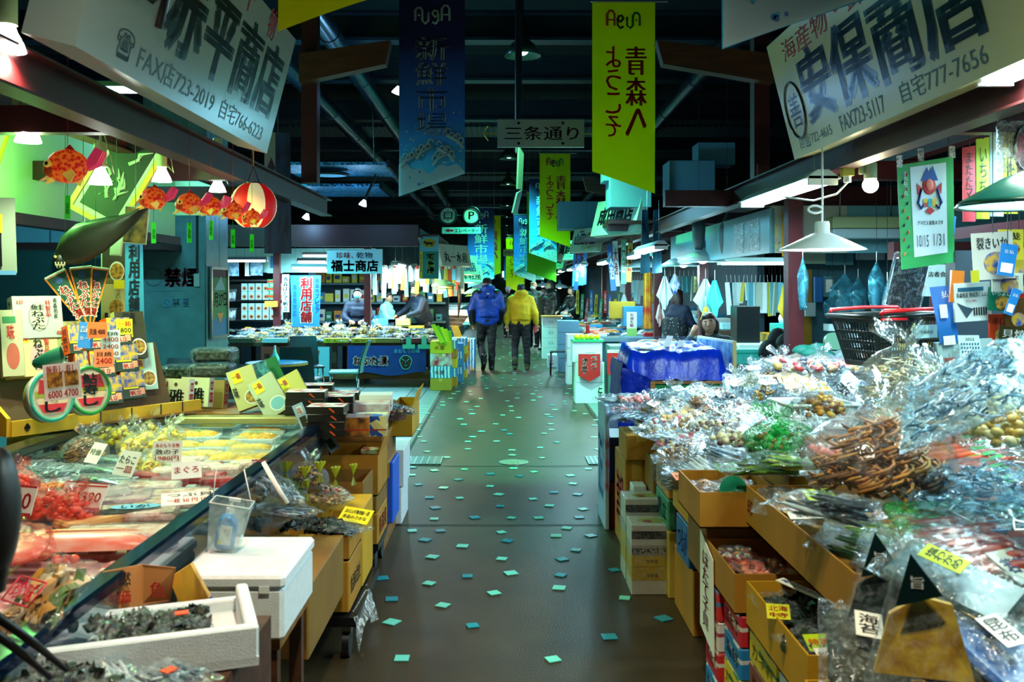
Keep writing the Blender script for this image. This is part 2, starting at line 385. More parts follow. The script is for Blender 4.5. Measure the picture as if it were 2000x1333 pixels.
# ---------------------------------------------------------------- cloth banners
YB=mat('banner_yellow','#f4ee00',0.75,var=0.1,vscale=5,transl=.5);WV=mat('banner_wave_white','#cfe8e6',0.7,transl=.4);BW2=mat('banner_wave_blue','#28a8dc',0.7)
def blue_grad():
    m=mat('banner_blue','#0c2c9c',0.7)
    nt=m.node_tree;tc=nt.nodes.new('ShaderNodeTexCoord');sx=nt.nodes.new('ShaderNodeSeparateXYZ');r=nt.nodes.new('ShaderNodeValToRGB')
    nt.links.new(tc.outputs['Object'],sx.inputs[0]);mr=nt.nodes.new('ShaderNodeMapRange');mr.inputs[1].default_value=-1.75;mr.inputs[2].default_value=0
    nt.links.new(sx.outputs[2],mr.inputs[0]);nt.links.new(mr.outputs[0],r.inputs[0])
    e=r.color_ramp.elements;e[0].position=0.1;e[0].color=(*lin('#40c0f4'),1);e[1].position=0.75;e[1].color=(*lin('#0a1250'),1)
    x=e.new(0.38);x.color=(*lin('#2878f0'),1);nt.links.new(r.outputs[0],nt.nodes['Principled BSDF'].inputs['Base Color'])
    return m
BB=blue_grad()
def logo(B,cx,z,s,y,cols,flip):
    # rounded wordmark of the market hall
    k=-1 if flip else 1
    def st(pts,c,w=0.13):B.tube([(cx+k*p[0]*s,y,z+p[1]*s)for p in pts],w*s,c,n=4)
    st([(-1.5,-0.6),(-1.5,0.35),(-1.3,0.6),(-1.05,0.6),(-0.85,0.35),(-0.85,-0.6),(-0.6,-0.85),(-0.3,-0.6),(-0.3,0.2)],cols[0]);B.ell((cx-k*1.18*s,y,z-0.1*s),(0.1*s,0.02*s,0.1*s),cols[1],8,5)
    st([(0.55,-0.1),(0.3,-0.25),(0.05,0.05),(0.2,0.35),(0.5,0.3),(0.6,0),(0.6,-0.55),(0.35,-0.85),(0.05,-0.7)],cols[2])
    st([(0.9,-0.6),(0.9,0.5),(1.1,0.8),(1.4,0.8),(1.6,0.5),(1.6,-0.6)],cols[1]);st([(0.95,-0.05),(1.55,-0.05)],cols[1],0.08)
def banner_mesh(kind,W=0.6,H=1.62,mirror=False,lean=1):
    """kind 'blue' or 'yellow'; hanging cloth, top at z=0, slanted foot; lean=1: short side towards +x"""
    B=MB();n=10;g=[]
    m=BB if kind=='blue' else YB
    def zb(u):return-H-0.21*(1-u if lean>0 else u)
    for i in range(n+1):
        u=i/n
        for j in range(13):
            t=j/12;g.append(((u-0.5)*W,0.012*math.sin(u*5+t*3)*t+0.004*math.sin(t*9),zb(u)*t))
    ff=[(i*13+j,i*13+13+j,i*13+14+j,i*13+j+1)for i in range(n)for j in range(12)]
    B.add(g,ff,m,True)
    yf=-0.016
    if kind=='blue':
        # foam of the wave at the foot
        def wv(u):return-H+0.17+0.035*math.sin(u*9+1)+0.02*math.sin(u*23)
        us=[i/24 for i in range(25)]
        for i in range(24):
            a,b=us[i],us[i+1]
            B.add([((a-0.5)*W,yf,zb(a)+0.001),((b-0.5)*W,yf,zb(b)+0.001),((b-0.5)*W,yf,wv(b)-0.12),((a-0.5)*W,yf,wv(a)-0.12)],[(0,1,2,3)],WV)
        rr=random.Random(3)
        for(u0,z0,sg)in((0.06,-H+0.12,1),(0.3,-H+0.2,1),(0.55,-H+0.14,1),(0.94,-H+0.3,-1),(0.8,-H+0.18,-1)):
            for q in range(5):
                x=(u0-0.5)*W+sg*q*0.028;z=z0+q*0.016+0.02*math.sin(q*2)
                B.tube([(x+0.03*math.cos(t)*0.8*sg,yf-0.003,z+0.03*math.sin(t))for t in[k*0.7 for k in range(7)]],0.009,WV,n=4)
            B.tube([((u0-0.5)*W-0.02*sg,yf-0.003,z0-0.07),((u0-0.5)*W+0.02*sg,yf-0.003,z0-0.01),((u0-0.5)*W+0.13*sg,yf-0.003,z0+0.05)],0.016,WV,n=4)
        for q in range(46):
            u=rr.random();z=zb(u)+0.04+rr.random()**1.4*0.55
            B.disc(((u-0.5)*W*0.94,yf-0.004,z),rr.uniform(0.003,0.012),WV if z>-H+0.02 else fl(rr.choice(('#38b0d0','#3878c8')),0.7),n=9)
        logo(B,0.0,-0.17,0.1,yf,(WV,WV,WV),False)
        B.text('新鮮市場',(-0.145,yf,-1.29),(1,0,0),0.29,(0,0,1),0.92,WV,0.03,vert=True)
    else:
        r1,r2,g1=fl('#b01c20',0.6),fl('#d8281c',0.6),fl('#1c6c40',0.6)
        logo(B,0.0,-0.17,0.1,yf,(g1,fl('#c84028',0.6),BLACK),True)
        B.text('青森へ',(0.02,yf,-1.3),(1,0,0),0.19,(0,0,1),0.88,r1,0.03,vert=True,mirror=True)
        B.text('ようこそ',(-0.17,yf,-1.3),(1,0,0),0.14,(0,0,1),0.88,r2,0.02,vert=True,mirror=True)
    return B.mesh('banner_'+kind)
BM={}
def banner(kind,x,Y,ztop,label,lean=1,sc=1.0,rz=0.0,W=0.6,H=1.62,col=None):
    t=thing('cloth_banner',label,'banner',(x,Y,ztop),rz,group='market banners hanging over the aisle',sc=sc)
    k=(kind,lean,W,H)
    if k not in BM:BM[k]=banner_mesh(kind,W,H,lean=lean)
    me=BM[k]
    if col:me=me.copy();me.materials[0]=col
    obj('cloth',me,t)
    rk=('rod',W,round(ztop,1))
    if rk not in BM:
        b=MB();b.cyl((-W/2-0.02,0,0.005),(W/2+0.12,0,0.005),0.01,STEEL,n=8);b.tube([(-W/2,0,0),(-W/2,0,(5.4-ztop)/sc)],0.003,STEEL,4);b.tube([(W/2,0,0),(W/2,0,(5.4-ztop)/sc)],0.003,STEEL,4);BM[rk]=b.mesh('hanging_rod')
    obj('hanging_rod',BM[rk],t)
    return t
banner('blue',-0.66,8.4,4.25,'blue wave market banner with four white kanji, the largest over the aisle')
banner('yellow',1.14,8.8,4.32,'large yellow market banner with mirrored red writing beside the street sign',lean=-1)
banner('yellow',-0.56,3.5,4.4,'yellow banner corner overhanging the freezer stall signboard',lean=1)
banner('blue',1.08,3.3,4.28,'pale dotted wave banner corner above the dried goods signboard',lean=1)
banner('yellow',0.99,18.0,4.2,'yellow mirrored banner hanging beyond the street sign, on the white box side',lean=-1)
banner('blue',0.84,20,3.95,'blue banner half hidden behind the second yellow mirrored banner',lean=-1)
banner('yellow',0.95,23.5,4.0,'bright lime green lit banner behind the yellow and blue pair',lean=-1,col=mat('banner_lime','#58e818',0.7),W=0.6,sc=1.25)
banner('blue',-0.53,21,3.4,'blue banner hanging just behind the parking sign',W=0.6)
banner('yellow',-0.4,26,3.6,'yellow banner behind the blue one beside the parking sign')
for i,(x,Y,z,k)in enumerate(((0.55,25,3.35,'blue'),(0.72,30,3.5,'blue'),(0.35,30.5,3.0,'yellow'),(0.5,34,3.3,'yellow'),(0.42,36,3.4,'yellow'),(0.25,38,3.3,'blue'),(-0.75,30,3.1,'blue'),(-0.8,33,3.1,'yellow'),(-0.95,36,3.2,'blue'))):
    banner(k,x,Y,z+0.2,'%s banner far down the aisle, %s of the small ones'%(k,ORD[i]),lean=-1 if x>0 else 1,rz=(0.5 if i%2 else 0.2)if x>0 else-0.2)
# ---------------------------------------------------------------- street sign and round signs
CREAM=mat('cream_sign','#c8cdb4',0.4,var=0.08,vscale=6)
t=thing('street_sign','white hanging street sign reading three kanji and a kana over the aisle','sign',at(1056,261,10))
b=MB();b.b2((-0.47,-0.02,-0.15),(0.47,0.02,0.15),CREAM)
b.text('三条通り',(-0.39,-0.024,-0.075),(1,0,0),0.8,(0,0,1),0.15,INK,0.02)
b.build('sign_board',t)
b=MB()
for s_ in(-1,1):b.box((s_*0.55,0,0),(0.16,0.01,0.012),CARDY);b.tube([(s_*0.57,0,0.08),(s_*0.63,0,0),(s_*0.57,0,-0.08)],0.006,CARDY)
b.build('arrow_rod',t)
b=MB()
for x in(-0.24,0.24):
    for z in(-0.11,0.11):b.cyl((x,-0.024,z),(x,-0.02,z),0.016,BLACK,n=10)
b.cyl((-0.24,0,0.15),(-0.24,0,2.12),0.04,DKST);b.build('hanging_post',t)
t=thing('street_sign','narrow folded street sign seen edge on below the three kanji sign','sign',at(1008,330,11.5))
b=MB();b.slab([(0,0,-0.25),(0.06,0.1,-0.25),(0.08,0.1,0.2),(0.02,0,0.28)],(0.02,0,0),fl('#485048'));b.slab([(-0.06,0,-0.55),(0.0,0.1,-0.55),(0.06,0.1,-0.25),(0.0,0,-0.3)],(0.02,0,0),fl('#606c70'));b.build('sign_board',t)
b=MB();b.cyl((0,0,0.2),(0,0,2.3),0.008,STEEL,n=6);b.build('hanging_rod',t)
t=thing('street_sign','small distant white street sign reading four kanji deep down the aisle','sign',at(1003,494,27))
b=MB();b.b2((-0.3,-0.02,-0.1),(0.3,0.02,0.1),CREAM);b.text('四条通',(-0.25,-0.024,-0.05),(1,0,0),0.5,(0,0,1),0.1,INK,0.02);b.cyl((0,0,0.1),(0,0,2.8),0.02,DKST);b.build('sign_board',t)
for i,(px,lb)in enumerate(((875,'round white sign showing an elevator, hanging beside the parking sign'),(921,'round white sign with a red letter P for parking'))):
    t=thing('round_sign',lb,'sign',at(px,421,20));b=MB()
    b.cyl((0,0.0,0),(0,0.03,0),0.16,CREAM,n=28);
    if i:b.text('P',(-0.06,-0.004,-0.085),(1,0,0),0.12,(0,0,1),0.17,REDI,0.03)
    else:
        b.b2((-0.1,-0.01,-0.08),(0.1,-0.002,0.08),BLACK);
        for x in(-0.045,0,0.045):b.b2((x-0.012,-0.014,-0.05),(x+0.012,-0.011,0.03),CREAM);b.disc((x,-0.014,0.045),0.014,CREAM,n=8)
        b.slab([(-0.025,-0.006,0.1),(0.025,-0.006,0.1),(0,-0.006,0.13)],(0,0.004,0),BLACK);b.slab([(-0.025,-0.006,-0.1),(0.025,-0.006,-0.1),(0,-0.006,-0.13)],(0,0.004,0),BLACK)
    b.build('sign_face',t)
    b=MB();b.lathe([(0.17,-0.012),(0.2,-0.012),(0.2,0.025),(0.17,0.025),(0.17,-0.012)],BLACK,n=32,T=Matrix.Rotation(PI/2,4,'X'));b.cyl((0,0,0.19),(0,0,2.1),0.008,BLACKM,n=6);b.build('rim',t)
t=thing('elevator_sign','pale strip sign with a red arrow and katakana below the round signs','sign',at(901,450.5,20))
b=MB();b.b2((-0.42,-0.01,-0.07),(0.42,0.01,0.07),mat('aqua_sign','#9cc8c4',0.5));b.text('エレベーター',(-0.14,-0.014,-0.045),(1,0,0),0.52,(0,0,1),0.09,INK,0.03)
b.slab([(-0.36,-0.013,0),(-0.27,-0.013,0.045),(-0.27,-0.013,0.02),(-0.17,-0.013,0.02),(-0.17,-0.013,-0.02),(-0.27,-0.013,-0.02),(-0.27,-0.013,-0.045)],(0,0.002,0),REDI);b.build('sign_board',t)
b=MB();b.tube([(-0.4,0,0.07),(-0.4,0,0.15)],0.004,STEEL);b.tube([(0.4,0,0.07),(0.4,0,0.2)],0.004,STEEL);b.tube([(-0.72,0,0.33),(0,0,0.33)],0.006,STEEL);b.tube([(-0.6,0,0.42),(-0.74,0,0.33),(-0.6,0,0.24)],0.006,STEEL);b.build('arrow_rod',t)
t=thing('exit_sign','small lit green exit sign on the far end wall','sign',at(988,536,45.88))
b=MB();b.b2((-0.18,-0.05,-0.15),(0.18,0,0.15),mat('exit_green','#a8ffd0',em=2.0));b.build('lit_panel',t)
b=MB();b.slab([(0.1,-0.054,0.01),(0.0,-0.054,0.09),(0.0,-0.054,0.03),(-0.12,-0.054,0.03),(-0.12,-0.054,-0.01),(0.0,-0.054,-0.01),(0,-0.054,-0.07)],(0,0.002,0),GRN);b.build('arrow',t)
# ---------------------------------------------------------------- the two big shop signboards
def shop_sign(name,label,x,y0,y1,z0,hgt,lean,face,side,draw,thick=0.16):
    """signboard along the aisle; its face looks across the aisle and downwards"""
    t=thing('shop_signboard',label,'sign',(x,(y0+y1)/2,z0))
    sg=1 if x<0 else-1;L_=y1-y0
    nx=V3((sg*lean,0,hgt)).normalized()  # up along the face
    nrm=V3((sg,0,0))-nx*nx.dot(V3((sg,0,0)));nrm.normalize()
    b=MB();u=V3((0,1,0))if sg>0 else V3((0,-1,0))
    hl=math.hypot(lean,hgt);o=-u*(L_/2)
    b.slab([o,o+u*L_,o+u*L_+nx*hl,o+nx*hl],-nrm*thick,face);
    sb=b.build('sign_board',t)
    b=MB();draw(b,o+nrm*0.0015,u,L_,nx,hl);b.build('lettering',t)
    b=MB()
    for k in(0.2,0.8):b.cyl(o+u*L_*k+nx*hl-nrm*thick/2,o+u*L_*k+V3((0,0,2.6))-nrm*thick/2,0.01,BLACKM,n=6)
    b.build('hanging_rod',t)
def d1(b,o,u,L_,v,H):
    g=fl('#0c3c2c',0.4);k=fl('#0a0e18',0.3)
    b.tube([o+u*0.28+v*0.42,o+u*0.28+v*0.62],0.02,k,4)
    b.tube([o+u*0.14+v*0.28,o+u*0.42+v*0.28],0.022,k,4);b.tube([o+u*0.5+v*0.2,o+u*0.5+v*0.62],0.02,k,4)
    b.text('赤平商店',o+u*0.56+v*0.17,u,1.5,v,0.33,k,0.05)
    b.text('干',o+u*1.28+v*0.52,u,0.12,v,0.12,REDI,0.03);b.text('物',o+u*1.66+v*0.50,u,0.13,v,0.14,REDI,0.02)
    b.text('FAX店723-2019  自宅766-6223',o+u*0.42+v*0.035,u,1.58,v,0.09,g,0.01)
    b.text('☎',o+u*0.24+v*0.035,u,0.13,v,0.1,g,0.02)
shop_sign('s','white signboard of the freezer stall with big black kanji and phone numbers',-1.25,2.68,4.85,2.3,0.60,0.153,mat('sign_white','#b4ccc8',0.22),CREAM,d1)
def d2(b,o,u,L_,v,H):
    g=fl('#0e3424',0.4);k=fl('#080c14',0.2)
    rr=0.15
    b.tube([o+u*(0.2+rr*0.9*math.cos(t))+v*(0.24+rr*math.sin(t))for t in[i*PI/12 for i in range(25)]],0.008,k,4)
    b.text('善',o+u*0.12+v*0.15,u,0.16,v,0.18,k,0.03)
    b.text('安保商店',o+u*0.37+v*0.14,u,1.75,v,0.34,k,0.05)
    b.text('海産物・卸',o+u*0.22+v*0.49,u,1.1,v,0.11,REDI,0.02)
    b.text('店☎722-4615',o+u*0.14+v*0.03,u,0.48,v,0.07,g,0.01);b.text('FAX723-5117',o+u*0.74+v*0.03,u,0.5,v,0.075,g,0.01);b.text('自宅777-7656',o+u*1.4+v*0.03,u,0.66,v,0.085,g,0.01)
shop_sign('s','cream signboard of the dried goods stall with circled kanji and three phone numbers',1.6,2.75,5.08,2.3,0.62,0.155,mat('sign_cream','#d0cf98',0.22),CREAM,d2)
# ================================================================ bags, packs and trays (shared meshes)
def nz(x,y,z=0.0):return noise.noise(V3((x,y,z)))
def pillow(w,l,h,seed,m=FILM,nx=16,ny=20,fl_=0.0,crumple=0.016):
    """closed film pack, length along y, resting on z=0"""
    B=MB();vv=[];ff=[]
    for s_ in(1,-1):
        for i in range(nx+1):
            for j in range(ny+1):
                u=i/nx*2-1;v=j/ny*2-1
                e=max(0,1-abs(u)**3)**0.6*max(0,1-(abs(v)*1.08)**4)**0.6 if abs(v)*1.08<1 else 0
                n1=nz(u*3+seed,v*4,seed*0.7)+0.6*abs(nz(u*9+seed,v*7,3.1))
                z=h*0.5+s_*h*0.5*e+(n1*crumple*(1 if s_>0 else 0.3))
                if abs(v)>0.9:z+=nz(u*7,seed,v*6)*0.02
                vv.append((u*w/2*(1+0.03*nz(v*4,seed)),v*l/2*(1+0.03*nz(u*4,seed,5)),max(0.001,z)))
    N=(nx+1)*(ny+1)
    for i in range(nx):
        for j in range(ny):
            a=i*(ny+1)+j;ff.append((a,a+ny+1,a+ny+2,a+1));ff.append((N+a,N+a+1,N+a+ny+2,N+a+ny+1))
    return B.add(vv,ff,m,True).mesh('wrapper')
def knotbag(r,h,seed,m=FILM,n=22):
    """tied bag: a full body, a gathered neck and a flaring top"""
    B=MB();prof=[]
    for k in range(20):
        t=k/19
        if t<0.6:q=t/0.6;rr=r*math.sin(PI*min(1,0.2+q*0.72))**0.6;z=h*0.62*q
        elif t<0.72:q=(t-0.6)/0.12;rr=r*(0.30-0.12*q);z=h*(0.62+0.1*q)
        else:q=(t-0.72)/0.28;rr=r*(0.18+0.35*q);z=h*(0.72+0.16*q)
        prof.append((max(0.002,rr),z,t))
    vv=[];lean=(nz(seed,1.3)*0.5*r,nz(seed,7.7)*0.5*r)
    for rr,z,t in prof:
        for i in range(n):
            a=2*PI*i/n
            pl=1+(0.10 if t<0.55 else 0.3)*nz(math.cos(a)*2.2+seed,math.sin(a)*2.2,t*3)+(0.07*math.sin(a*9+seed)if t>0.4 else 0.02*math.sin(a*7+seed*2))
            k=max(0,t-0.5)*2
            vv.append((rr*pl*math.cos(a)+lean[0]*k,rr*pl*math.sin(a)+lean[1]*k,max(0.001,z+(0.02*math.sin(a*5+seed)if t>0.75 else 0))))
    ff=[(a*n+i,a*n+(i+1)%n,(a+1)*n+(i+1)%n,(a+1)*n+i)for a in range(len(prof)-1)for i in range(n)]
    ff.append(tuple(range(n-1,-1,-1)))
    return B.add(vv,ff,m,True).mesh('wrapper')
def lump(B,c,r,m,rot=None,n=7,k=5):B.ell(c,r,m,n,k,rot=rot)
def food(shape,W,L_,H,mats,seed,n=36,round_=False):
    rr=random.Random(seed);B=MB()
    for i in range(n):
        if round_:
            a=rr.uniform(0,2*PI);q=math.sqrt(rr.random())*W/2;x,y=q*math.cos(a),q*math.sin(a);zm=H*(1-(2*q/W)**2*0.7)
        else:x,y=rr.uniform(-W/2,W/2),rr.uniform(-L_/2,L_/2);zm=H
        z=zm*(0.25+0.75*rr.random()**0.5)
        m=mats[i%len(mats)];R3=Euler((rr.uniform(-.6,.6),rr.uniform(-.6,.6),rr.uniform(0,6.3))).to_matrix()
        if shape=='nuts':s=rr.uniform(0.010,0.016);lump(B,(x,y,z),(s,s*0.8,s*0.7),m,R3)
        elif shape=='chunks':s=rr.uniform(0.014,0.026);lump(B,(x,y,z),(s,s*0.75,s*0.5),m,R3,6,4)
        elif shape=='sticks':
            R3=Euler((rr.uniform(-.15,.15),0,rr.uniform(-.2,.2)+(PI/2 if rr.random()<.06 else 0))).to_matrix()
            lump(B,(x,y*0.25,z*0.8),(0.008,L_*rr.uniform(.3,.46),0.007),m,R3,6,6)
        elif shape=='strips':
            a=rr.uniform(-0.35,0.35);l=L_*rr.uniform(0.3,0.48);w_=rr.uniform(0.008,0.018)
            d=V3((math.sin(a),math.cos(a),0));p=V3((x*0.85,y*0.2,z));s_=V3((d.y,-d.x,0))*w_;g=[]
            for q in range(7):
                t=q/3-1;c=p+d*l*t+V3((0,0,0.012*math.sin(q*1.7+i)));g+=[c-s_,c+s_]
            B.add(g,[(2*q,2*q+1,2*q+3,2*q+2)for q in range(6)],m,True)
        elif shape=='leaf':
            g=[];R3=Euler((rr.uniform(-.7,.7),rr.uniform(-.7,.7),rr.uniform(0,6.3))).to_matrix();s=rr.uniform(0.018,0.034)
            for a in range(4):
                for b_ in range(4):g.append(V3((x,y,z))+R3@V3(((a/1.5-1)*s,(b_/1.5-1)*s*0.6,0.012*math.sin(a*2.1+b_*1.7+i))))
            B.add(g,[(a*4+b_,a*4+4+b_,a*4+5+b_,a*4+b_+1)for a in range(3)for b_ in range(3)],m,True)
        elif shape=='curl':
            p=V3((x,y,z));q=rr.uniform(0,6.3);B.tube([p+V3((.022*math.cos(q+k*.7),.022*math.sin(q+k*.7),.006*k-.012))for k in range(6)],[.002,.0035,.0035,.0035,.003,.0015],m,5)
        elif shape=='floss':
            p=V3((x,y,z));pts=[p]
            for q in range(4):p=p+V3((rr.uniform(-.02,.02),rr.uniform(-.02,.02),rr.uniform(-.008,.008)));pts.append(p)
            B.tube(pts,0.0022,m,3)
    return B.mesh('contents')
def fish(B,p,L_,m,mb,a=0.0,flat=0.35,T=None):
    """one whole fish lying on its side: body, tail and eye"""
    p=V3(p);R3=Matrix.Rotation(a,3,'Z');k=9;vv=[];n=8
    prof=[(0.0,.02),(.06,.10),(.16,.155),(.32,.18),(.5,.16),(.68,.11),(.82,.055),(.88,.04)]
    for t,r in prof:
        for i in range(n):
            b=2*PI*i/n;vv.append(p+R3@V3(((t-.45)*L_,r*L_*0.62*math.cos(b),r*L_*flat*(1+math.sin(b)))))
    ff=[(x*n+i,x*n+(i+1)%n,(x+1)*n+(i+1)%n,(x+1)*n+i)for x in range(len(prof)-1)for i in range(n)]
    B.add(vv,ff,m,True,T)
    q=[(.36,.0),(.55,.10),(.50,0),(.55,-.10)]
    B.slab([p+R3@V3((x*L_,y*L_,0.006))for x,y in((.40,.02),(.56,.11),(.50,0),(.56,-.11),(.40,-.02))],(0,0,0.006),mb,T)
    B.ell(p+R3@V3((-.38*L_,0.02*L_,.13*L_*flat/0.35)),(.012*L_,)*3,BLACK,6,4,T)
C_=lambda*h:[fl(x,0.5)for x in h]
FOOD={}  # kind -> (list of contents meshes, wrapper list, description)
def kind(name,desc,shape,pal,wraps='pillow',size=(.2,.26,.04),n=36,fm=FILM):
    FOOD[name]=dict(desc=desc,shape=shape,pal=pal,wraps=wraps,size=size,n=n,fm=fm,cache={})
kind('redbean','spotted red and cream beans','nuts',C_('#e0cc98','#7c3028','#f0e4b8'),'pillow',(.24,.3,.055),90)
kind('peanut','shelled brown nuts','nuts',C_('#b08040','#8a5c28','#d0a860'),'pillow',(.2,.26,.05),60)
kind('green','candies in a green net','nuts',C_('#2cb048','#188838','#a8582c','#40d060'),'knot',(.24,.24,.1),70,FILMG)
kind('fried','fried golden crackers','chunks',C_('#c88a20','#9c6414','#e0b040'),'knot',(.2,.2,.1),50)
kind('brown','dark brown dried seafood','curl',C_('#a86c28','#d09440','#b87838','#6c4014'),'knot',(.24,.24,.12),220)
kind('squid','shredded golden dried squid','strips',C_('#c88a30','#e0a850','#a86820'),'pillow',(.24,.36,.03),34)
kind('jerky','red dried salmon strips','sticks',C_('#a83418','#7c1c10','#c0502c'),'pillow',(.2,.34,.03),20)
kind('kelp','black green dried kelp','leaf',C_('#0c1c14','#14301c','#080c0c'),'pillow',(.22,.34,.03),80)
kind('floss','fine pale dried fish shreds','floss',C_('#e8d8a8','#d0b880','#f4ecd0'),'knot',(.22,.22,.12),150)
kind('whitebait','small dried whitebait','sticks',C_('#c8d4d8','#98a8b0','#e4e8e0'),'pillow',(.2,.24,.035),30)
kind('scallop','pale yellow dried scallops','nuts',C_('#e8c870','#d4a848','#f0dca0'),'knot',(.2,.2,.1),60)
kind('shrimp','small pink dried shrimp','chunks',C_('#e0785c','#c85040','#f0a890'),'pillow',(.2,.26,.04),50)
kind('mushroom','dark dried mushrooms','chunks',C_('#80541c','#4c3010','#b07c30'),'knot',(.22,.22,.11),60)
kind('candy','mixed wrapped sweets in red and white','chunks',C_('#f0e8e0','#d03028','#e8b040','#38304c','#f4f4f0'),'pillow',(.24,.28,.06),60)
kind('cod','cream coloured dried cod','strips',C_('#e8dcb8','#d8c490','#f4f0dc'),'pillow',(.22,.36,.03),26)
kind('greenbean','green pickled stems','sticks',C_('#6c9c1c','#3c7414','#a0b828'),'pillow',(.2,.34,.035),26)
kind('silver','silvery dried small fish','sticks',C_('#7c98a8','#485c6c','#b8ccd4','#384450'),'pillow',(.22,.3,.04),30)
kind('foil','bluish wrapped dried fish','floss',C_('#a8c8e8','#e8f0f8','#5888b0','#204868'),'pillow',(.22,.32,.04),80,FILMB)
STK={}
def sticker(kind_,W=.09,H=.055):
    k=(kind_,W,H)
    if k in STK:return STK[k]
    B=MB();rr=random.Random(hash(kind_)%99)
    base,ink,s={'lime':(fl('#c0dc18',.5),INK,'大特価'),'white':(PAPER,INK,'特選'),'red':(PAPER,REDI,'1000'),'blue':(PAPER,fl('#1c4c9c'),'青森産'),'yellow':(YEL,REDI,'一箱')}[kind_]
    B.box((0,0,0),(W,H,.002),base);B.text(s,(-W*.42,-H*.3,.0018),(1,0,0),W*.84,(0,1,0),H*.6,ink,.02)
    STK[k]=B.mesh('price_sticker');return STK[k]
def pack(kd,loc,rz,label,group,sc=1.0,var=0,rx=0,ry=0,st=None,name='snack_bag',cat='packaged food',tilt=0):
    d=FOOD[kd];key=var%3
    if key not in d['cache']:
        W,L_,H=d['size'];sd=(hash_(kd)%50)+key*3.3
        if d['wraps']=='knot':
            d['cache'][key]=(knotbag(W*0.54,H*2.0,sd,d['fm']),food(d['shape'],W*0.8,W*0.8,H*1.15,d['pal'],sd,d['n'],True))
        else:
            d['cache'][key]=(pillow(W,L_,H*1.25,sd,d['fm']),food(d['shape'],W*0.78,L_*0.74,H*0.95,d['pal'],sd,d['n']))
    wm,cm=d['cache'][key]
    t=thing(name,label,cat,loc,rz,group,rx,ry,sc,tilt)
    wo=obj('wrapper',wm,t);obj('contents',cm,t)
    if st:
        W,L_,H=d['size']
        obj('price_sticker',sticker(st),wo,Matrix.Translation((0.0,-L_*0.12,H*1.25+0.012 if d['wraps']!='knot' else H*1.3))@Matrix.Rotation(0.3,4,'Z')@Matrix.Rotation(0.35 if d['wraps']=='knot' else 0.06,4,'X'))
    return t
def sn(k):return{'foil':'bluish film','redbean':'speckled beans','peanut':'brown nuts','green':'green candies','fried':'golden crackers','brown':'brown seafood','squid':'shredded squid','jerky':'salmon strips','kelp':'dark kelp','floss':'pale shreds','whitebait':'grey whitebait','scallop':'yellow scallops','shrimp':'pink shrimp','mushroom':'dark mushrooms','candy':'wrapped sweets','cod':'cream cod','greenbean':'green stems','silver':'silvery fish'}.get(k,k)
def hash_(s):return sum(ord(c)*(i+3)for i,c in enumerate(s))
def card(B,c,u,v,W,H,base,lines,border=None,n=None):
    """flat card with writing lines [(text, y0, y1, material)]"""
    c,u,v=V3(c),V3(u).normalized(),V3(v).normalized();nn=u.cross(v)
    o=c-u*W/2-v*H/2
    B.slab([o,o+u*W,o+u*W+v*H,o+v*H],-nn*.003,base)
    if border:
        e=min(W,H)*.06
        for a,b_,q,w_ in((o,u,v,W),(o+v*(H-e),u,v,W)):B.add([a+nn*.001,a+b_*w_+nn*.001,a+b_*w_+q*e+nn*.001,a+q*e+nn*.001],[(0,1,2,3)],border)
    for s,y0,y1,m in lines:B.text(s,o+u*W*.1+v*H*y0+nn*.002,u,W*.8,v,H*(y1-y0),m,.02)
    return B
# ---------------------------------------------------------------- printed boxes; front is the -y face, width x, height z
def gift(w,h,d,base,side=None,panels=(),texts=(),top=None,spine=None):
    B=MB();side=side or base
    B.b2((-w/2,0,0),(w/2,d,h),base)
    B.add([(-w/2-.001,0,0),(-w/2-.001,d,0),(-w/2-.001,d,h),(-w/2-.001,0,h)],[(3,2,1,0)],side)
    B.add([(w/2+.001,0,0),(w/2+.001,d,0),(w/2+.001,d,h),(w/2+.001,0,h)],[(0,1,2,3)],side)
    if top:B.add([(-w/2,0,h+.001),(w/2,0,h+.001),(w/2,d,h+.001),(-w/2,d,h+.001)],[(0,1,2,3)],top)
    for i,p in enumerate(panels):
        x0,z0,x1,z1,m=p[:5];y=-.0012-.0004*i
        if len(p)>5:B.disc(((x0+x1)/2*w-w/2,y,(z0+z1)/2*h),(x1-x0)/2*w,m,n=18,ry=(z1-z0)/2*h)
        else:B.add([(x0*w-w/2,y,z0*h),(x1*w-w/2,y,z0*h),(x1*w-w/2,y,z1*h),(x0*w-w/2,y,z1*h)],[(0,1,2,3)],m)
    for x0,z0,x1,z1,s,m,vt in texts:B.text(s,(x0*w-w/2,-.005,z0*h),(1,0,0),(x1-x0)*w,(0,0,1),(z1-z0)*h,m,.03,vert=vt)
    if spine:
        s,m=spine;B.text(s,(-w/2-.003,d*.8,h*.1),(0,-1,0),d*.6,(0,0,1),h*.8,m,.02,vert=True)
        B.text(s,(w/2+.003,d*.2,h*.1),(0,1,0),d*.6,(0,0,1),h*.8,m,.02,vert=True)
    return B
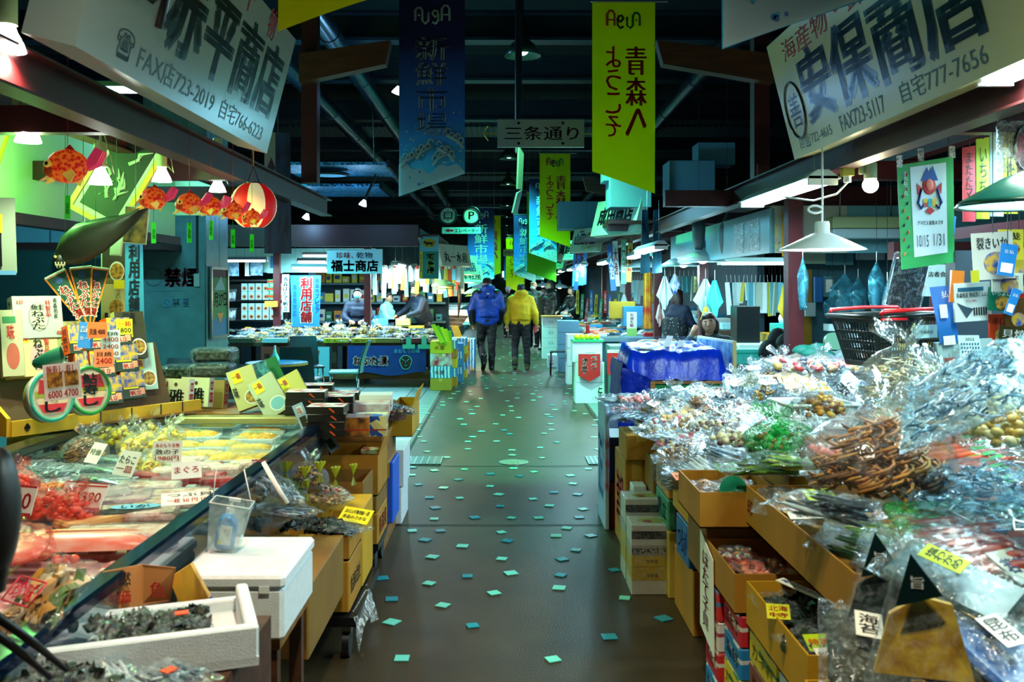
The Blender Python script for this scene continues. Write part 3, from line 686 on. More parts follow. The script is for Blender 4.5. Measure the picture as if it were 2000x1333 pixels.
# ================================================================ left: freezer chest
CX0,CX1,CY0,CY1=-2.3,-1.0,1.2,5.3
t=thing('display_freezer','long low open display freezer full of trays and bags, steel rim and glossy dark side','freezer',(-1.65,3.25,0))
ox=V3((-1.65,3.25,0))
SIDE=mat('glossy_side_panel','#8fa4ac',0.06,metal=0.85);RIM=mat('rim_blue_black','#0c2440',0.12,metal=0.6)
B=MB();B.b2((CX0,CY0,.08)-ox if False else V3((CX0,CY0,.08))-ox,V3((CX1,CY1,.55))-ox,SIDE)
for a,b in(((CX0,CY0,.55),(CX0+.06,CY1,.82)),((CX1-.04,CY0,.55),(CX1,CY1,.82)),((CX0,CY1-.05,.55),(CX1,CY1,.82)),((CX0,CY0,.55),(CX1,CY0+.05,.82))):B.b2(V3(a)-ox,V3(b)-ox,SIDE)
B.build('cabinet',t)
B=MB();B.rbox(V3((CX1-.055,CY0,.82))-ox,V3((CX1+.012,CY1+.01,.86))-ox,RIM,.012);B.build('front_rim',t)
B=MB();B.rbox(V3((CX0-.02,CY0,.82))-ox,V3((CX0+.1,CY1+.01,.86))-ox,mat('dull_steel_rim','#4c5450',.3,metal=.7),.012);B.rbox(V3((CX0,CY1-.09,.82))-ox,V3((CX1-.055,CY1+.02,.86))-ox,mat('brass_rim','#a8a070',.3,metal=.6),.012);B.build('back_rim',t)
B=MB();B.b2(V3((CX0+.06,CY0+.05,.56))-ox,V3((CX1-.04,CY1-.05,.70))-ox,mat('freezer_white','#cfe0e8',.5));B.build('well_floor',t)
B=MB()
for y in(1.6,3.2,4.9):
    for x in(CX0+.15,CX1-.15):B.cyl(V3((x,y,0))-ox,V3((x,y,.08))-ox,.04,BLACK)
B.build('foot',t)
B=MB();Z0=.70
for i in range(22):
    for j in range(9):
        x=CX0+.12+j*.13;y=1.6+i*.075;B.b2((x,y,Z0),(x+.085,y+.03,Z0+.012),fl('#f0c0b8',.6))
B.b2((CX0+.1,1.58,Z0-.004),(CX1-.06,3.25,Z0+.001),fl('#d89898',.6))
single(B,'plastic_mat','pink and white lattice mat lining the freezer under the salmon','mat')
GCASE='packages in the display freezer'
# foam trays of yellow roe with a green leaf
ROE=mat('yellow_roe','#ffc800',.45,col2='#f09000',vscale=45,bump=.6,bscale=150);LEAF=fl('#1c9c34',.5)
def roe_tray(w,l,leaf=True,colr=ROE):
    T_=MB();T_.rbox((-w/2,-l/2,0),(w/2,l/2,.022),WHT,.008)
    C2=MB();g=[]
    for i in range(13):
        for j in range(9):
            u=i/6-1;v=j/4-1;z=.022+.022*(max(0,1-u**6)*max(0,1-v**6))+.004*nz(i*1.3,j*1.9);g.append((u*w*.44,v*l*.42,z))
    C2.add(g,[(i*9+j,i*9+9+j,i*9+10+j,i*9+j+1)for i in range(12)for j in range(8)],colr,True)
    Lf=MB()
    if leaf:
        for k in range(5):
            a=k*2*PI/5+.3;p=V3((0,0,.05));d=V3((math.cos(a),math.sin(a),0));s=V3((-d.y,d.x,0))
            Lf.add([p,p+d*.025+s*.008,p+d*.055,p+d*.025-s*.008],[(0,1,2,3)],LEAF)
    F_=MB();F_.rbox((-w/2-.002,-l/2-.002,.004),(w/2+.002,l/2+.002,.056),FILM,.012)
    return T_.mesh('tray'),C2.mesh('contents'),Lf.mesh('leaf')if leaf else None,F_.mesh('film')
RT=roe_tray(.24,.15);RT2=roe_tray(.24,.15,False,mat('pale_roe','#ffd850',.45,col2='#f0b020',vscale=40,bump=.5,bscale=150))
def rtray(px,py,rz,i,leaf=True,z=.745,lab=None):
    T_=RT if leaf else RT2;p=on(px,py,z)
    t=thing('roe_tray',lab,'food tray',p,rz,GCASE)
    obj('tray',T_[0],t);obj('contents',T_[1],t)
    if T_[2]:obj('leaf',T_[2],t)
    obj('film',T_[3],t)
RL=['yellow roe tray with green leaf, touching the back rim in the middle','yellow roe tray with green leaf just before the middle one at the back','yellow roe tray with green leaf in the back corner by the aisle rim','yellow roe tray with green leaf, second from the back corner','yellow roe tray with a leaf at the left of the back row','yellow roe tray beside the stacked yellow bags','yellow roe tray with leaf tip in the centre of the yellow group','yellow roe tray leaning on the aisle rim']
for i,(px,py)in enumerate(((415,838),(385,858),(520,846),(500,862),(355,846),(350,880),(430,878),(488,886))):rtray(px,py,(-.08,.05,.02,-.04,.2,.1,-.1,.15)[i],i,i<5,.76,RL[i])
for i,(px,py)in enumerate(((395,899),(455,903),(505,905),(330,902))):rtray(px,py,.1*i,i,False,.765,'cream roe tray in the row in front of the leaf trays, %s from the bags'%('third','fourth','fifth','nearest')[i]if i<3 else 'cream roe tray touching the yellow tied bags')
t0=[(305,822,'flat grey white foam lid tray lying in the far corner of the freezer'),(262,838,'shallow white foam tray in the far corner, nearer the wooden rack')]
for px,py,lb in t0:
    B=MB();B.rbox((-.2,-.12,0),(.2,.12,.03),FOAM,.01);B.rbox((-.18,-.10,.03),(.18,.10,.034),fl('#98a8b0',.5),.004);single(B,'foam_tray',lb,'foam tray',on(px,py,.76),(0,0,.1),GCASE)
YBM=None
def ybag(px,py,r,lb,cols=('#f8d018','#f0b808','#fce058'),z=.76,fm=FILM):
    p=on(px,py,z);k='yb'+cols[0]
    if k not in FOOD:
        kind(k,'','chunks',C_(*cols),'knot',(.16,.16,.08),60,fm)
    pack(k,p,R.uniform(0,6),lb,GCASE,sc=r/.08,var=int(px),name='tied_bag',cat='food bag')
for i,(px,py)in enumerate(((205,868),(240,872),(232,850),(285,855),(283,884),(330,872),(265,893),(315,892))):
    ybag(px,py,.085,'tied clear bag of bright yellow pickles, %s'%['outermost towards the wooden rack','second from the rack side','topmost at the back by the foam lid','beside the roe trays at the back','in the middle of the yellow pile','touching the leaf trays','at the near side of the pile','behind the price card'][i])
ybag(262,918,.06,'small tied bag of yellow pickles in front of the card');ybag(296,926,.055,'small tied bag of yellow pickles nearest the red blocks')
for i,(px,py)in enumerate(((30,970),(45,1015),(95,1012),(148,1022))):
    ybag(px,py,(.085,.07,.08,.085)[i],'bulging pink bag of salmon roe, %s'%['behind the red hundred price card','hard against the dark post','between the two other pink bags','with a peaked top beside the wooden box'][i],('#f04830','#f87060','#e03018'),.75,FILMP)
# pale blocks, red packs, wooden box lids
def block(px,py,d,m,rz,lb,nm='food_block',z=.75,cat='packaged food',text=None,film_=None,group=GCASE):
    p=on(px,py,z);t=thing(nm,lb,cat,p,rz,group);B=MB();B.rbox((-d[0]/2,-d[1]/2,0),(d[0]/2,d[1]/2,d[2]),m,.012)
    B.build('block',t)
    if film_:
        B=MB();B.rbox((-d[0]/2-.006,-d[1]/2-.006,.002),(d[0]/2+.006,d[1]/2+.006,d[2]+.006),film_,.02);B.build('film',t)
    if text:
        B=MB();B.box((0,0,d[2]+.009),(d[0]*.6,d[1]*.6,.001),PAPER);B.text(text[0],(-d[0]*.26,-d[1]*.2,d[2]+.0105),(1,0,0),d[0]*.52,(0,1,0),d[1]*.4,text[1],.02);B.build('label',t)
    return t
PB=mat('pale_fishcake','#f4dcb8',.5,var=.1);TUNA=mat('red_block','#d41818',.35,col2='#8c0c10',vscale=12)
for i,(px,py)in enumerate(((352,921),(400,926),(442,930),(478,922),(380,912),(330,935))):
    block(px,py,(.13,.09,.045),PB,.15*i,'cream wrapped fishcake block, %s'%['beside the small yellow bags','middle of the cream row','behind the red blocks by the rim','nearest the aisle rim','far one against the roe trays','near the card with red writing'][i],'fishcake_block',film_=FILMW)
for i,(px,py)in enumerate(((288,938),(335,922),(400,918),(365,944),(405,938),(430,950),(330,950))):
    block(px,py,(.16,.07,.035),TUNA,(-.2,.1,0,.2,-.1,.35,.1)[i],'red wrapped fish block, %s'%['farthest from the aisle rim','beneath the folded paper card','at the back beside the cream blocks','in the middle of the red group','just behind the aisle rim','touching the aisle rim','nearest to the clam tray'][i],'red_fish_block',film_=FILM)
block(215,1018,(.14,.36,.03),mat('thin_wood_lid','#f0a868',.6,col2='#c88c4c',kind='wave',vscale=5),-.65,'long pale wooden box lid lying across the freezer goods','thin_plank')
block(75,965,(.1,.2,.03),mat('thin_wood_lid',''),-.6,'short pale wooden lid on dark cod roe near the hundred card','thin_plank')
block(95,985,(.24,.2,.03),mat('dark_fish','#5c3038',.4,col2='#201014',vscale=14),-.6,'tray of dark striped fish under the short wooden lid','fish_tray',film_=FILM)
PINK=mat('pink_squid','#d8a8b0',.4,col2='#7c4c64',vscale=18,bump=.5,bscale=60);SHELL=mat('pale_clams','#f0d8cc',.4,col2='#c07860',vscale=22,bump=.5,bscale=80)
for i,(px,py,d,m,a,lb)in enumerate(((160,985,(.36,.2,.04),PINK,.5,'wide film bag of purple octopus pieces under the price card'),(235,985,(.24,.2,.035),PINK,.3,'film bag of purple octopus beside the wooden lid'),
     (290,958,(.26,.14,.03),SHELL,.1,'white tray of pale clams in film behind the printed sheet'),(345,975,(.26,.12,.03),SHELL,.2,'white tray of clams beside the aisle rim'),(265,1010,(.3,.18,.03),SHELL,.2,'bag of pale pink squid with a blue printed mark'),
     (225,1052,(.34,.14,.03),SHELL,.1,'flat film bag of pale squid just behind the salmon side'),(335,990,(.2,.12,.03),SHELL,.2,'small tray of clams, closest to the hanging basket'))):
    t=block(px,py,d,m,a,lb,'seafood_tray',film_=FILM)
    if i==4:B=MB();B.disc((0,0,.039),.09,fl('#50a8d8'),(1,0,0),(0,1,0),ry=.04);B.text('いか',(-.05,-.03,.041),(1,0,0),.1,(0,1,0),.05,INK);B.build('printed_mark',t)
for i,(px,py,a)in enumerate(((222,915,-.25),(195,955,-.3),(205,935,-.35))):
    t=thing('fish_tray','silver mackerel fillet on an oval white tray, %s'%['farthest of the three','nearest of the three','middle of the three'][i],'food tray',on(px,py,.75),a,GCASE)
    B=MB();B.lathe([(0,0),(.16,0),(.19,.02),(.18,.022),(.15,.008),(0,.008)],WHT,n=24,sy=.42);B.build('tray',t)
    B=MB();fish(B,(0,0,.012),.32,mat('mackerel','#7090a0',.25,col2='#182430',vscale=22,metal=.3),mat('mackerel',''));B.build('contents',t)
    B=MB();B.ell((0,0,.03),(.18,.08,.03),FILM,16,8);B.build('film',t)
for i,(px,py)in enumerate(((140,885),(100,905),(60,925),(25,945),(165,905),(105,930),(30,915))):
    pack(('peanut','silver','silver','whitebait','brown','silver','whitebait')[i],on(px,py,.76),R.uniform(-1,1),'crinkled clear bag of small dried fish in the freezer, %s'%['nearest the yellow bags','between rack and fish trays','beside the pink roe bags','against the dark post','tall one by the yellow bags','behind the price card','lying on the freezer rim'][i],GCASE,.85,i)
SALM=mat('salmon_flesh','#f08068',.35,col2='#f8c0b0',vscale=9,stretch=(1,3,3));SKIN_S=mat('salmon_skin','#e88050',.35)
t=thing('salmon_fillet','long salted salmon side with pale flesh lying across the freezer','fish',on(160,1068,.745),.1,GCASE)
B=MB();g=[]
for i in range(21):
    u=i/10-1;wd=.055*(1-max(0,u-.5)**2*1.5)*(1-max(0,-u-.7)**2*3)
    for j in range(9):
        a=PI*j/8;g.append((u*.21,-wd*math.cos(a)*1.15,.045*math.sin(a)*(1-abs(u)**5*.5)))
B.add(g,[(i*9+j,i*9+9+j,i*9+10+j,i*9+j+1)for i in range(20)for j in range(8)],SALM,True);B.build('flesh',t)
B=MB();B.tube([(-.205,.05,.022),(-.1,.062,.03),(.1,.062,.03),(.2,.045,.02)],.013,SKIN_S,8);B.build('skin',t)
t=thing('roe_sack','bright orange roe sticks lying on the lattice mat','fish roe',on(130,1102,.745),.1,GCASE)
for k in range(3):B=MB();B.ell((k*.026-.03,0,.014),(.016,.018,.014),fl('#f04818',.35));B.build('roe_piece',t)
t=thing('salmon_bag','pale pink flat bag of salmon pieces filling the near corner of the freezer','packaged food',on(30,1090,.76),.5,GCASE)
B=MB();g=[]
B.ell((0,0,.03),(.09,.16,.03),SALM,14,8);B.build('contents',t);obj('wrapper',pillow(.22,.36,.08,4.4,FILMP),t)
t=thing('snack_bag','clear bag of mixed dried fish with a red framed stamp, at the freezer corner','packaged food',on(95,1195,.86),-.55,None,.75)
obj('wrapper',pillow(.19,.25,.05,9.1),t);obj('contents',food('strips',.15,.19,.04,C_('#d8b070','#c89038','#e8d8b0','#688c48'),5,30),t)
B=MB();
for a,b in(((-.05,-.03),(.05,-.03)),((.05,-.03),(.05,.03)),((.05,.03),(-.05,.03)),((-.05,.03),(-.05,-.03))):B.tube([(*a,.085),(*b,.085)],.0025,fl('#d8183c',.5),4)
B.text('珍味',(-.04,-.022,.085),(1,0,0),.08,(0,1,0),.045,fl('#d8183c',.5),.03);B.build('stamp',t)
# price cards in the freezer
def price_card(px,py,z,w,h,rz,tilt,base,lines,lb,border=None,group=None,name='price_card'):
    B=MB();card(B,(0,0,h/2),(1,0,0),(0,0,1),w,h,base,lines,border)
    return single(B,name,lb,'price card',on(px,py,z),(tilt,0,rz),group)
price_card(325,905,.80,.13,.10,.1,-.3,PAPER,[('あおもり名物',.7,.88,REDI),('数の子',.38,.62,INK),('1980円',.1,.32,REDI)],'white card with red and black writing standing in the yellow bags')
price_card(237,930,.80,.12,.11,-.5,-.5,PAPER,[('たらこ',.5,.8,INK),('一皿',.15,.4,REDI)],'tilted white card beside the small yellow bags')
price_card(175,905,.80,.1,.1,-.6,-.6,PAPER,[('特価',.4,.7,fl('#888078'))],'plain tilted paper card stuck near the tall bag')
price_card(155,975,.80,.2,.07,-.3,-.7,PAPER,[('いか刺身 1500円',.3,.7,REDI)],'long white card lying on the octopus bag',REDI)
price_card(165,995,.80,.12,.09,-.2,-.6,PAPER,[('1390',.3,.7,REDI)],'red bordered card with a price in front of the octopus',REDI)
price_card(30,1005,.80,.13,.1,-.3,-.35,PAPER,[('100',.2,.75,REDI)],'white card with a big red hundred by the dark post',REDI)
price_card(365,935,.80,.12,.08,.4,-.7,PAPER,[('まぐろ',.3,.7,REDI)],'folded cream paper card lying on the red blocks')
price_card(372,985,.81,.2,.08,.35,-1.2,PAPER,[('一枚 50 円 1000',.15,.5,REDI),('つぶ貝',.6,.9,INK)],'flat white sheet with red prices at the aisle rim of the freezer')
# foreground unidentified dark shape and tongs
B=MB();B.ell((0,0,0),(.032,.05,.11),BLACK,14,10);B.cyl((-.02,0,-.13),(.0,0,-.02),.03,BLACK,n=12)
single(B,'dark_coat_hook_bag','dark blurred black bundle at the near end of the freezer','bundle',at(-4,1000,1.55))
for i,(a,b)in enumerate((((-20,1190),(118,1330)),((-20,1235),(100,1345)))):
    pass
t=thing('tongs','pair of long black serving tongs leaning over the white tray','tongs',at(60,1290,1.75))
for a,b in(((-40,1180),(130,1310)),((-40,1215),(98,1325))):
    B=MB();o=at(60,1290,1.75);B.tube([at(*a,1.6)-o,(at(*a,1.6)*.4+at(*b,1.8)*.6)-o+V3((0,0,.004)),at(*b,1.8)-o],[.009,.008,.005],BLACK,8);B.build('arm',t)
# ================================================================ left: wooden rack with gift boxes
YAW=0.72  # boxes on the rack look towards the aisle and the camera
def g_place(B,name,lb,cat,loc,rz,rx=0,group=None,ry=0):
    o=obj(name,B.mesh(name));o.location=loc;o.rotation_euler=Euler((rx,ry,rz));tag(o,lb,cat,group);return o
GRK='gift boxes on the yellow wooden rack'
t=thing('wooden_rack','yellow painted wooden display rack standing on the back rim of the freezer','rack',(-2.34,4.75,.87),.95)
YW=mat('rack_yellow','#dca81c',.6,var=.2,vscale=7)
B=MB();B.slab([(-.28,-.12,0),(-.28,.16,0),(-.28,.26,.42),(-.28,.2,.42),(-.28,.1,.2),(-.28,-.12,.09)],(.02,0,0),YW);B.build('end_panel',t)
B=MB();B.b2((-.26,-.13,0),(.08,-.11,.075),YW);B.text('♠',(-.2,-.132,.02),(1,0,0),.03,(0,0,1),.04,INK);B.build('front_rail',t)
B=MB();B.b2((.09,-.09,0),(.85,-.07,.07),YW);
for x in(.22,.4,.58,.72):B.b2((x,-.093,0),(x+.006,-.0905,.07),INK)
B.build('front_rail',t)
B=MB();B.slab([(-.26,.02,.0),(.74,.02,.0),(.74,.20,.40),(-.26,.20,.40)],(0,.02,0),fl('#4c3010'));B.build('backboard',t)
B=MB();B.b2((-.26,-.11,0),(.85,.24,.012),WOOD);B.build('shelf',t)
OR=fl('#f05808',.45);OR2=fl('#e88018',.5);PIC=mat('food_picture','#d8a820',.5,col2='#2c50a0',vscale=28,band=(.4,.6));BRW=mat('bowl_picture','#d8a038',.5,col2='#50280c',vscale=50)
CRM=fl('#c0bca4',.6);YLB=fl('#c8bc84',.6)
def tubs(px,py,Y,ring,lb,r=.115,rz=.5):
    t=thing('round_gift_tub',lb,'gift box',at(px,py,Y),rz,GRK,rx=-.18)
    T=Matrix.Rotation(PI/2,4,'X')
    B=MB();B.lathe([(0,-.09),(r*.93,-.09),(r*.97,.0),(r,.02),(r*.94,.03),(0,.03)],FOAM,n=32,T=T,sx=.82);B.build('tub',t)
    B=MB();B.lathe([(r*.84,.031),(r*.86,.038),(r*.97,.038),(r*.99,.028)],ring,n=32,T=T,sx=.82)
    B.disc((0,-.032,0),r*.84,CRM,n=28,ry=r*.84);B.poly([(x*r*.58,-.0335,z*r*.66)for x,z in((-.6,-1),(.6,-1),(1,-.2),(.75,1),(-.75,1),(-1,-.2))],fl('#e4c8a0',.6))
    B.poly([(-r*.5,-.035,r*.1),(r*.55,-.035,r*.1),(r*.43,-.035,r*.62),(-r*.43,-.035,r*.62)],fl('#b01820'));B.poly([(-r*.34,-.035,-r*.62),(r*.34,-.035,-r*.62),(r*.5,-.035,-r*.3),(-r*.5,-.035,-r*.3)],fl('#d82838'))
    B.poly([(-r*.6,-.0345,-r*.05),(r*.6,-.0345,-r*.05),(r*.6,-.0345,r*.2),(-r*.6,-.0345,r*.2)],fl('#98a028'))
    B.text('鮎寿し',(-r*.28,-.038,-r*.62),(1,0,0),r*.55,(0,0,1),r*1.3,INK,.04,vert=True)
    for a in range(5):B.poly([(-r*.62+.018*math.cos(a*1.26+k),-.037,.018*math.sin(a*1.26+k))for k in(0,.5,1)],ring)
    B.build('printed_lid',t)
    B=MB();B.lathe([(r*.985,-.05),(r*.985,-.04)],fl('#d88c18'),n=28,T=T,sx=.82);B.build('rubber_band',t)
tubs(98,775,4.35,fl('#2ca088',.4),'round white tub of pressed sushi with a teal leaf ring, the front one',.125,.75)
tubs(172,764,4.6,fl('#1c8c3c',.4),'round white tub of pressed sushi with a green ring, leaning behind the teal one',.125,.75)
box_w=gift(.24,.22,.07,fl('#a4aca4',.6),fl('#b4bcb4',.6),[(.3,.15,.72,.85,fl('#8c8088'),1),(.33,.18,.69,.82,CRM,1)],
             [(.36,.2,.62,.8,'鮭ねぶた',INK,True),(.66,.5,.76,.9,'特製品',REDI,True),(.82,.45,.9,.95,'青森名産',INK,True),(.08,.8,.2,.9,'印',REDI,False),(.84,.06,.95,.16,'福',REDI,False)],spine=('株式会社謹製',INK))
g_place(box_w,'gift_box','grey white gift box with an oval salmon emblem, topmost on the rack','gift box',at(78,660,4.75),.8,-.22,GRK)
for i,(px,py,Y,lb)in enumerate(((70,735,4.7,'cream gift box with a yellow price label of three thousand'),(125,728,4.95,'cream gift box with a yellow two thousand label, in front of the orange boxes'))):
    b_=gift(.24,.28,.07,YLB,fl('#e0d8b8'),[(.15,.62,.42,.92,YEL),(.42,.1,.75,.6,fl('#c09898'),1)],[(.17,.66,.4,.8,'3000' if i==0 else '2000',REDI,False),(.5,.12,.68,.9,'鮭ねぶた',INK,True),(.72,.4,.82,.85,'特製品',REDI,True)],spine=('株式会社謹製',INK))
    g_place(b_,'gift_box',lb,'gift box',at(px,py,Y),.8,-.24,GRK)
b_=gift(.1,.34,.05,fl('#b0a888'),fl('#b0a888'),[(.2,.1,.8,.5,fl('#b04c38'),1),(.1,.8,.7,.9,GRN)],[(.3,.55,.6,.78,'味',REDI,False)])
g_place(b_,'gift_box','narrow gift box with a red bowl picture at the very end of the rack','gift box',at(28,735,4.62),.7,-.24,GRK)
# orange boxes in a grid
ob=gift(.135,.15,.07,fl('#203828',.5),OR,[(.0,.42,1,1,PIC),(.05,.35,.7,.41,YEL),(.3,.08,.8,.3,fl('#e8b0a0')),(.72,.12,.95,.36,fl('#e89c80'))],[(.32,.1,.78,.28,'帆立',REDI,False)],top=OR,spine=('貝焼き',INK))
obm=ob.mesh('gift_box')
oi=0
NM=('top','middle','bottom')
for r_,(y0)in enumerate((690,742,795)):
    for c_ in range(3):
        px=(150,190,236)[c_]+r_*(14);py=y0-(0,6,17)[c_]
        if c_==0 and r_==2:continue
        o=obj('gift_box',obm if oi else obm);o.location=at(px,py,(4.8,4.9,5.05)[c_]);o.rotation_euler=(-.24,0,.9);o.scale=(1 if c_ else.5,1,1)
        tag(o,'orange scallop gift box in the %s row of the rack, %s'%(NM[r_],('end on','middle column','column by the bowls')[c_]),'gift box',GRK);oi+=1
for px,py,Y,s_,bs,lb in((262,700,5.2,'佃煮',mat('dark_pack','#38341c',.5,var=.4),'dark gift box with a round bowl picture and yellow label'),(282,762,5.25,'和',fl('#a8c4c8'),'pale blue gift box with a brush kanji and bowl picture')):
    b_=gift(.17,.27,.05,bs,fl('#c8b070'),[(.45,.06,.98,.42,WHT,1),(.49,.09,.94,.39,BRW,1),(.2,.45,.55,.68,YEL)],[(.22,.5,.53,.64,'一箱',REDI,False),(.25,.72,.7,.98,s_,INK,False)])
    g_place(b_,'gift_box',lb,'gift box',at(px,py,Y),.85,-.24,GRK)
def clipcard(px,py,Y,w,h,base,lines,lb,rz=.5,ry=0,border=None,nm='price_card',rx=-.15):
    B=MB();card(B,(0,0,0),(1,0,0),(0,0,1),w,h,base,lines,border)
    return single(B,nm,lb,'price card',at(px,py,Y),(rx,ry,rz))
clipcard(122,745,4.05,.15,.16,PAPER,[('6000 4700',.06,.26,REDI),('飯寿し 寿し',.72,.95,REDI)],'double price card with fish photos hanging over the round tubs',.3,-.1)
B=MB();B.b2((-.06,-.006,-.03),(.0,-.004,.035),BRW);B.b2((.01,-.006,-.03),(.065,-.004,.035),BRW);single(B,'photo_card','pair of small fish photos on the double price card','photo card',at(122,742,4.04),(-.15,-.1,.3))
clipcard(168,655,4.6,.07,.13,fl('#2c80d0'),[('証',.6,.85,WHT),('カード',.3,.45,WHT)],'small blue card clipped to the orange boxes',.5,.1)
clipcard(190,645,4.6,.09,.08,fl('#f07030'),[('貝焼 4000',.2,.6,INK)],'orange price card on the top row of scallop boxes',.5)
clipcard(216,672,4.65,.09,.14,fl('#c8d8e0'),[('4400',.58,.74,REDI),('2400',.33,.48,REDI),('1800',.08,.22,REDI),('貝焼',.8,.94,INK)],'white card listing three red prices on the scallop boxes',.5)
clipcard(203,700,4.6,.09,.09,fl('#f08050'),[('2400',.2,.5,REDI),('貝焼',.6,.85,INK)],'orange price card in the middle row of scallop boxes',.5)
clipcard(243,638,4.9,.08,.08,YEL,[('一箱',.5,.85,REDI),('1800',.1,.4,INK)],'yellow price card at the top corner of the rack',.5)
B=MB();B.lathe([(.0,0),(.02,.01),(.045,.08),(.055,.14)],fl('#0c5040',.4),n=16);o=single(B,'paper_bag_roll','dark green rolled paper lying across the cream gift boxes','paper roll',at(62,712,4.45),(0,1.35,.3))
# pennants
for i,(px,a)in enumerate(((150,-.5),(167,-.12),(180,.12))):
    t=thing('pennant','dark green pennant with orange edge and pickle writing, %s'%['leaning furthest to the side','in the middle of the fan','upright one of the fan'][i],'pennant',at(176+(i-2)*3,640,5.0+i*.03),.3,'fan of three pennants',ry=a)
    B=MB();B.slab([(-.012,0,0),(.012,0,0),(.06,0,.33),(-.06,0,.33)],(0,.004,0),OR2);B.poly([(-.008,-.001,.03),(.008,-.001,.03),(.05,-.001,.32),(-.05,-.001,.32)],fl('#0c4434',.6));B.build('cloth',t)
    B=MB();B.text('ねぶた漬',(-.027,-.004,.06),(1,0,0),.054,(0,0,1),.2,fl('#f0e8d8'),.07,vert=True);B.text('ねぶた漬',(-.024,-.006,.064),(1,0,0),.048,(0,0,1),.195,REDI,.02,vert=True);B.disc((0,-.004,.29),.02,fl('#20447c'),n=12);B.build('lettering',t)
    B=MB();B.cyl((.055,.0,.33),(-.055,0,.33),.006,WHT,n=6);B.build('top_rod',t)
# boxes above the rack and the narrow blue banner, wooden bowl picture boxes
b_=gift(.12,.25,.06,YLB,fl('#c8d0a8'),[(.3,.1,.95,.5,BRW,1),(.5,.75,.98,.95,YEL),(.1,.05,.25,.2,INK)],[(.6,.52,.8,.72,'うまい',INK,True)])
g_place(b_,'gift_box','tall cream box with a bowl picture standing above the rack, below the dark one','gift box',at(222,628,5.3),.5,0)
b_=gift(.12,.26,.06,mat('dark_pack',''),fl('#c8d0c8'),[(.3,.06,.98,.5,WHT,1),(.34,.1,.94,.46,BRW,1)],[])
g_place(b_,'gift_box','dark box with a round dish picture stacked above the cream box','gift box',at(222,555,5.3),.5,0)
t=thing('cloth_banner','narrow tall blue shop banner with dark kanji beside the grey pillar','banner',at(262,545,5.9),.3)
B=MB();B.slab([(-.06,0,-.26),(.06,0,-.26),(.05,0,.28),(-.06,0,.28)],(0,.004,0),fl('#3c8cd8',.7));B.text('利用店舗',(-.03,-.003,-.22),(1,0,0),.06,(0,0,1),.44,fl('#181c40'),.04,vert=True);B.build('cloth',t)
# box group beside: three wooden gift boxes with brush kanji, seaweed packs, pictured boxes
for i,(px,py,Y)in enumerate(((338,798,5.45),(378,794,5.6),(408,797,5.75))):
    b_=gift(.2,.175,.05,(fl('#d0c8a8'),fl('#d4ccb0'),fl('#a88c50'))[i],WHT if i<2 else fl('#b89858'),[(.48,.74,.6,.87,fl('#50381c'),1),(.22,.72,.27,.9,REDI)],[(.35,.1,.85,.65,'雅',INK,False)]if i<2 else[],spine=('品',REDI))
    g_place(b_,'wooden_gift_box',['pale wooden gift box with a brush kanji, front of the leaning three','second pale wooden gift box leaning behind the first','plain brown wooden gift box, last of the leaning three'][i],'gift box',at(px,py,Y),-.3,-.12,'leaning wooden gift boxes')
DP=mat('teal_food_print','#40a0b0',.5,col2='#102c50',vscale=30)
for i,(px,py,Y,rz,ry,rx,base)in enumerate(((492,795,5.5,.2,-.35,-.3,YLB),(520,785,5.62,.25,-.35,-.3,DP),(545,775,5.75,.3,-.4,-.3,GRN),(545,808,5.35,.2,-.55,-.4,fl('#b8bca4')),(590,800,5.5,.2,-.5,-.5,fl('#d0c468')))):
    b_=gift(.16,.25,.05,base,YLB,[(.35,.05,.95,.42,WHT,1),(.39,.08,.91,.39,BRW if i!=3 else fl('#78b8d8'),1),(.15,.66,.5,.95,YEL)],[(.17,.75,.46,.9,'一箱',REDI,False),(.05,.3,.2,.6,'味',INK,True)],top=None,spine=('名産',INK))
    g_place(b_,'gift_box','pictured food box leaning behind the freezer, '+['checked edge one with yellow label','teal one in the middle of the fan','green one at the back of the fan','pale one slipping forward','yellow white one beside the black boxes'][i],'gift box',at(px,py,Y),rz,rx,'fan of pictured boxes',ry=ry)
KELP=mat('kelp_green','#101c0c',.25,var=.5,vscale=10)
for i,(px,py,Y)in enumerate(((415,735,5.9),(420,705,6.0),(360,738,6.1),(440,762,6.1))):
    t=thing('seaweed_pack','dark seaweed block in shiny clear film, %s'%['second from the top of the stack','topmost of the stack before the pillar','beside the leaning wooden boxes','lowest of the stack'][i],'packaged food',at(px,py,Y),.1,'seaweed packs before the pillar')
    B=MB();B.rbox((-.12,-.1,0),(.12,.1,.07),KELP,.02);B.build('contents',t);B=MB();B.rbox((-.14,-.11,-.004),(.14,.11,.085),FILM,.03);B.build('wrapper',t)
B=MB();B.b2((-1.12,-.35,0),(1.12,.35,.84),WOOD)
single(B,'side_counter','low wooden counter behind the freezer carrying the gift boxes','counter',(-1.85,5.85,0))
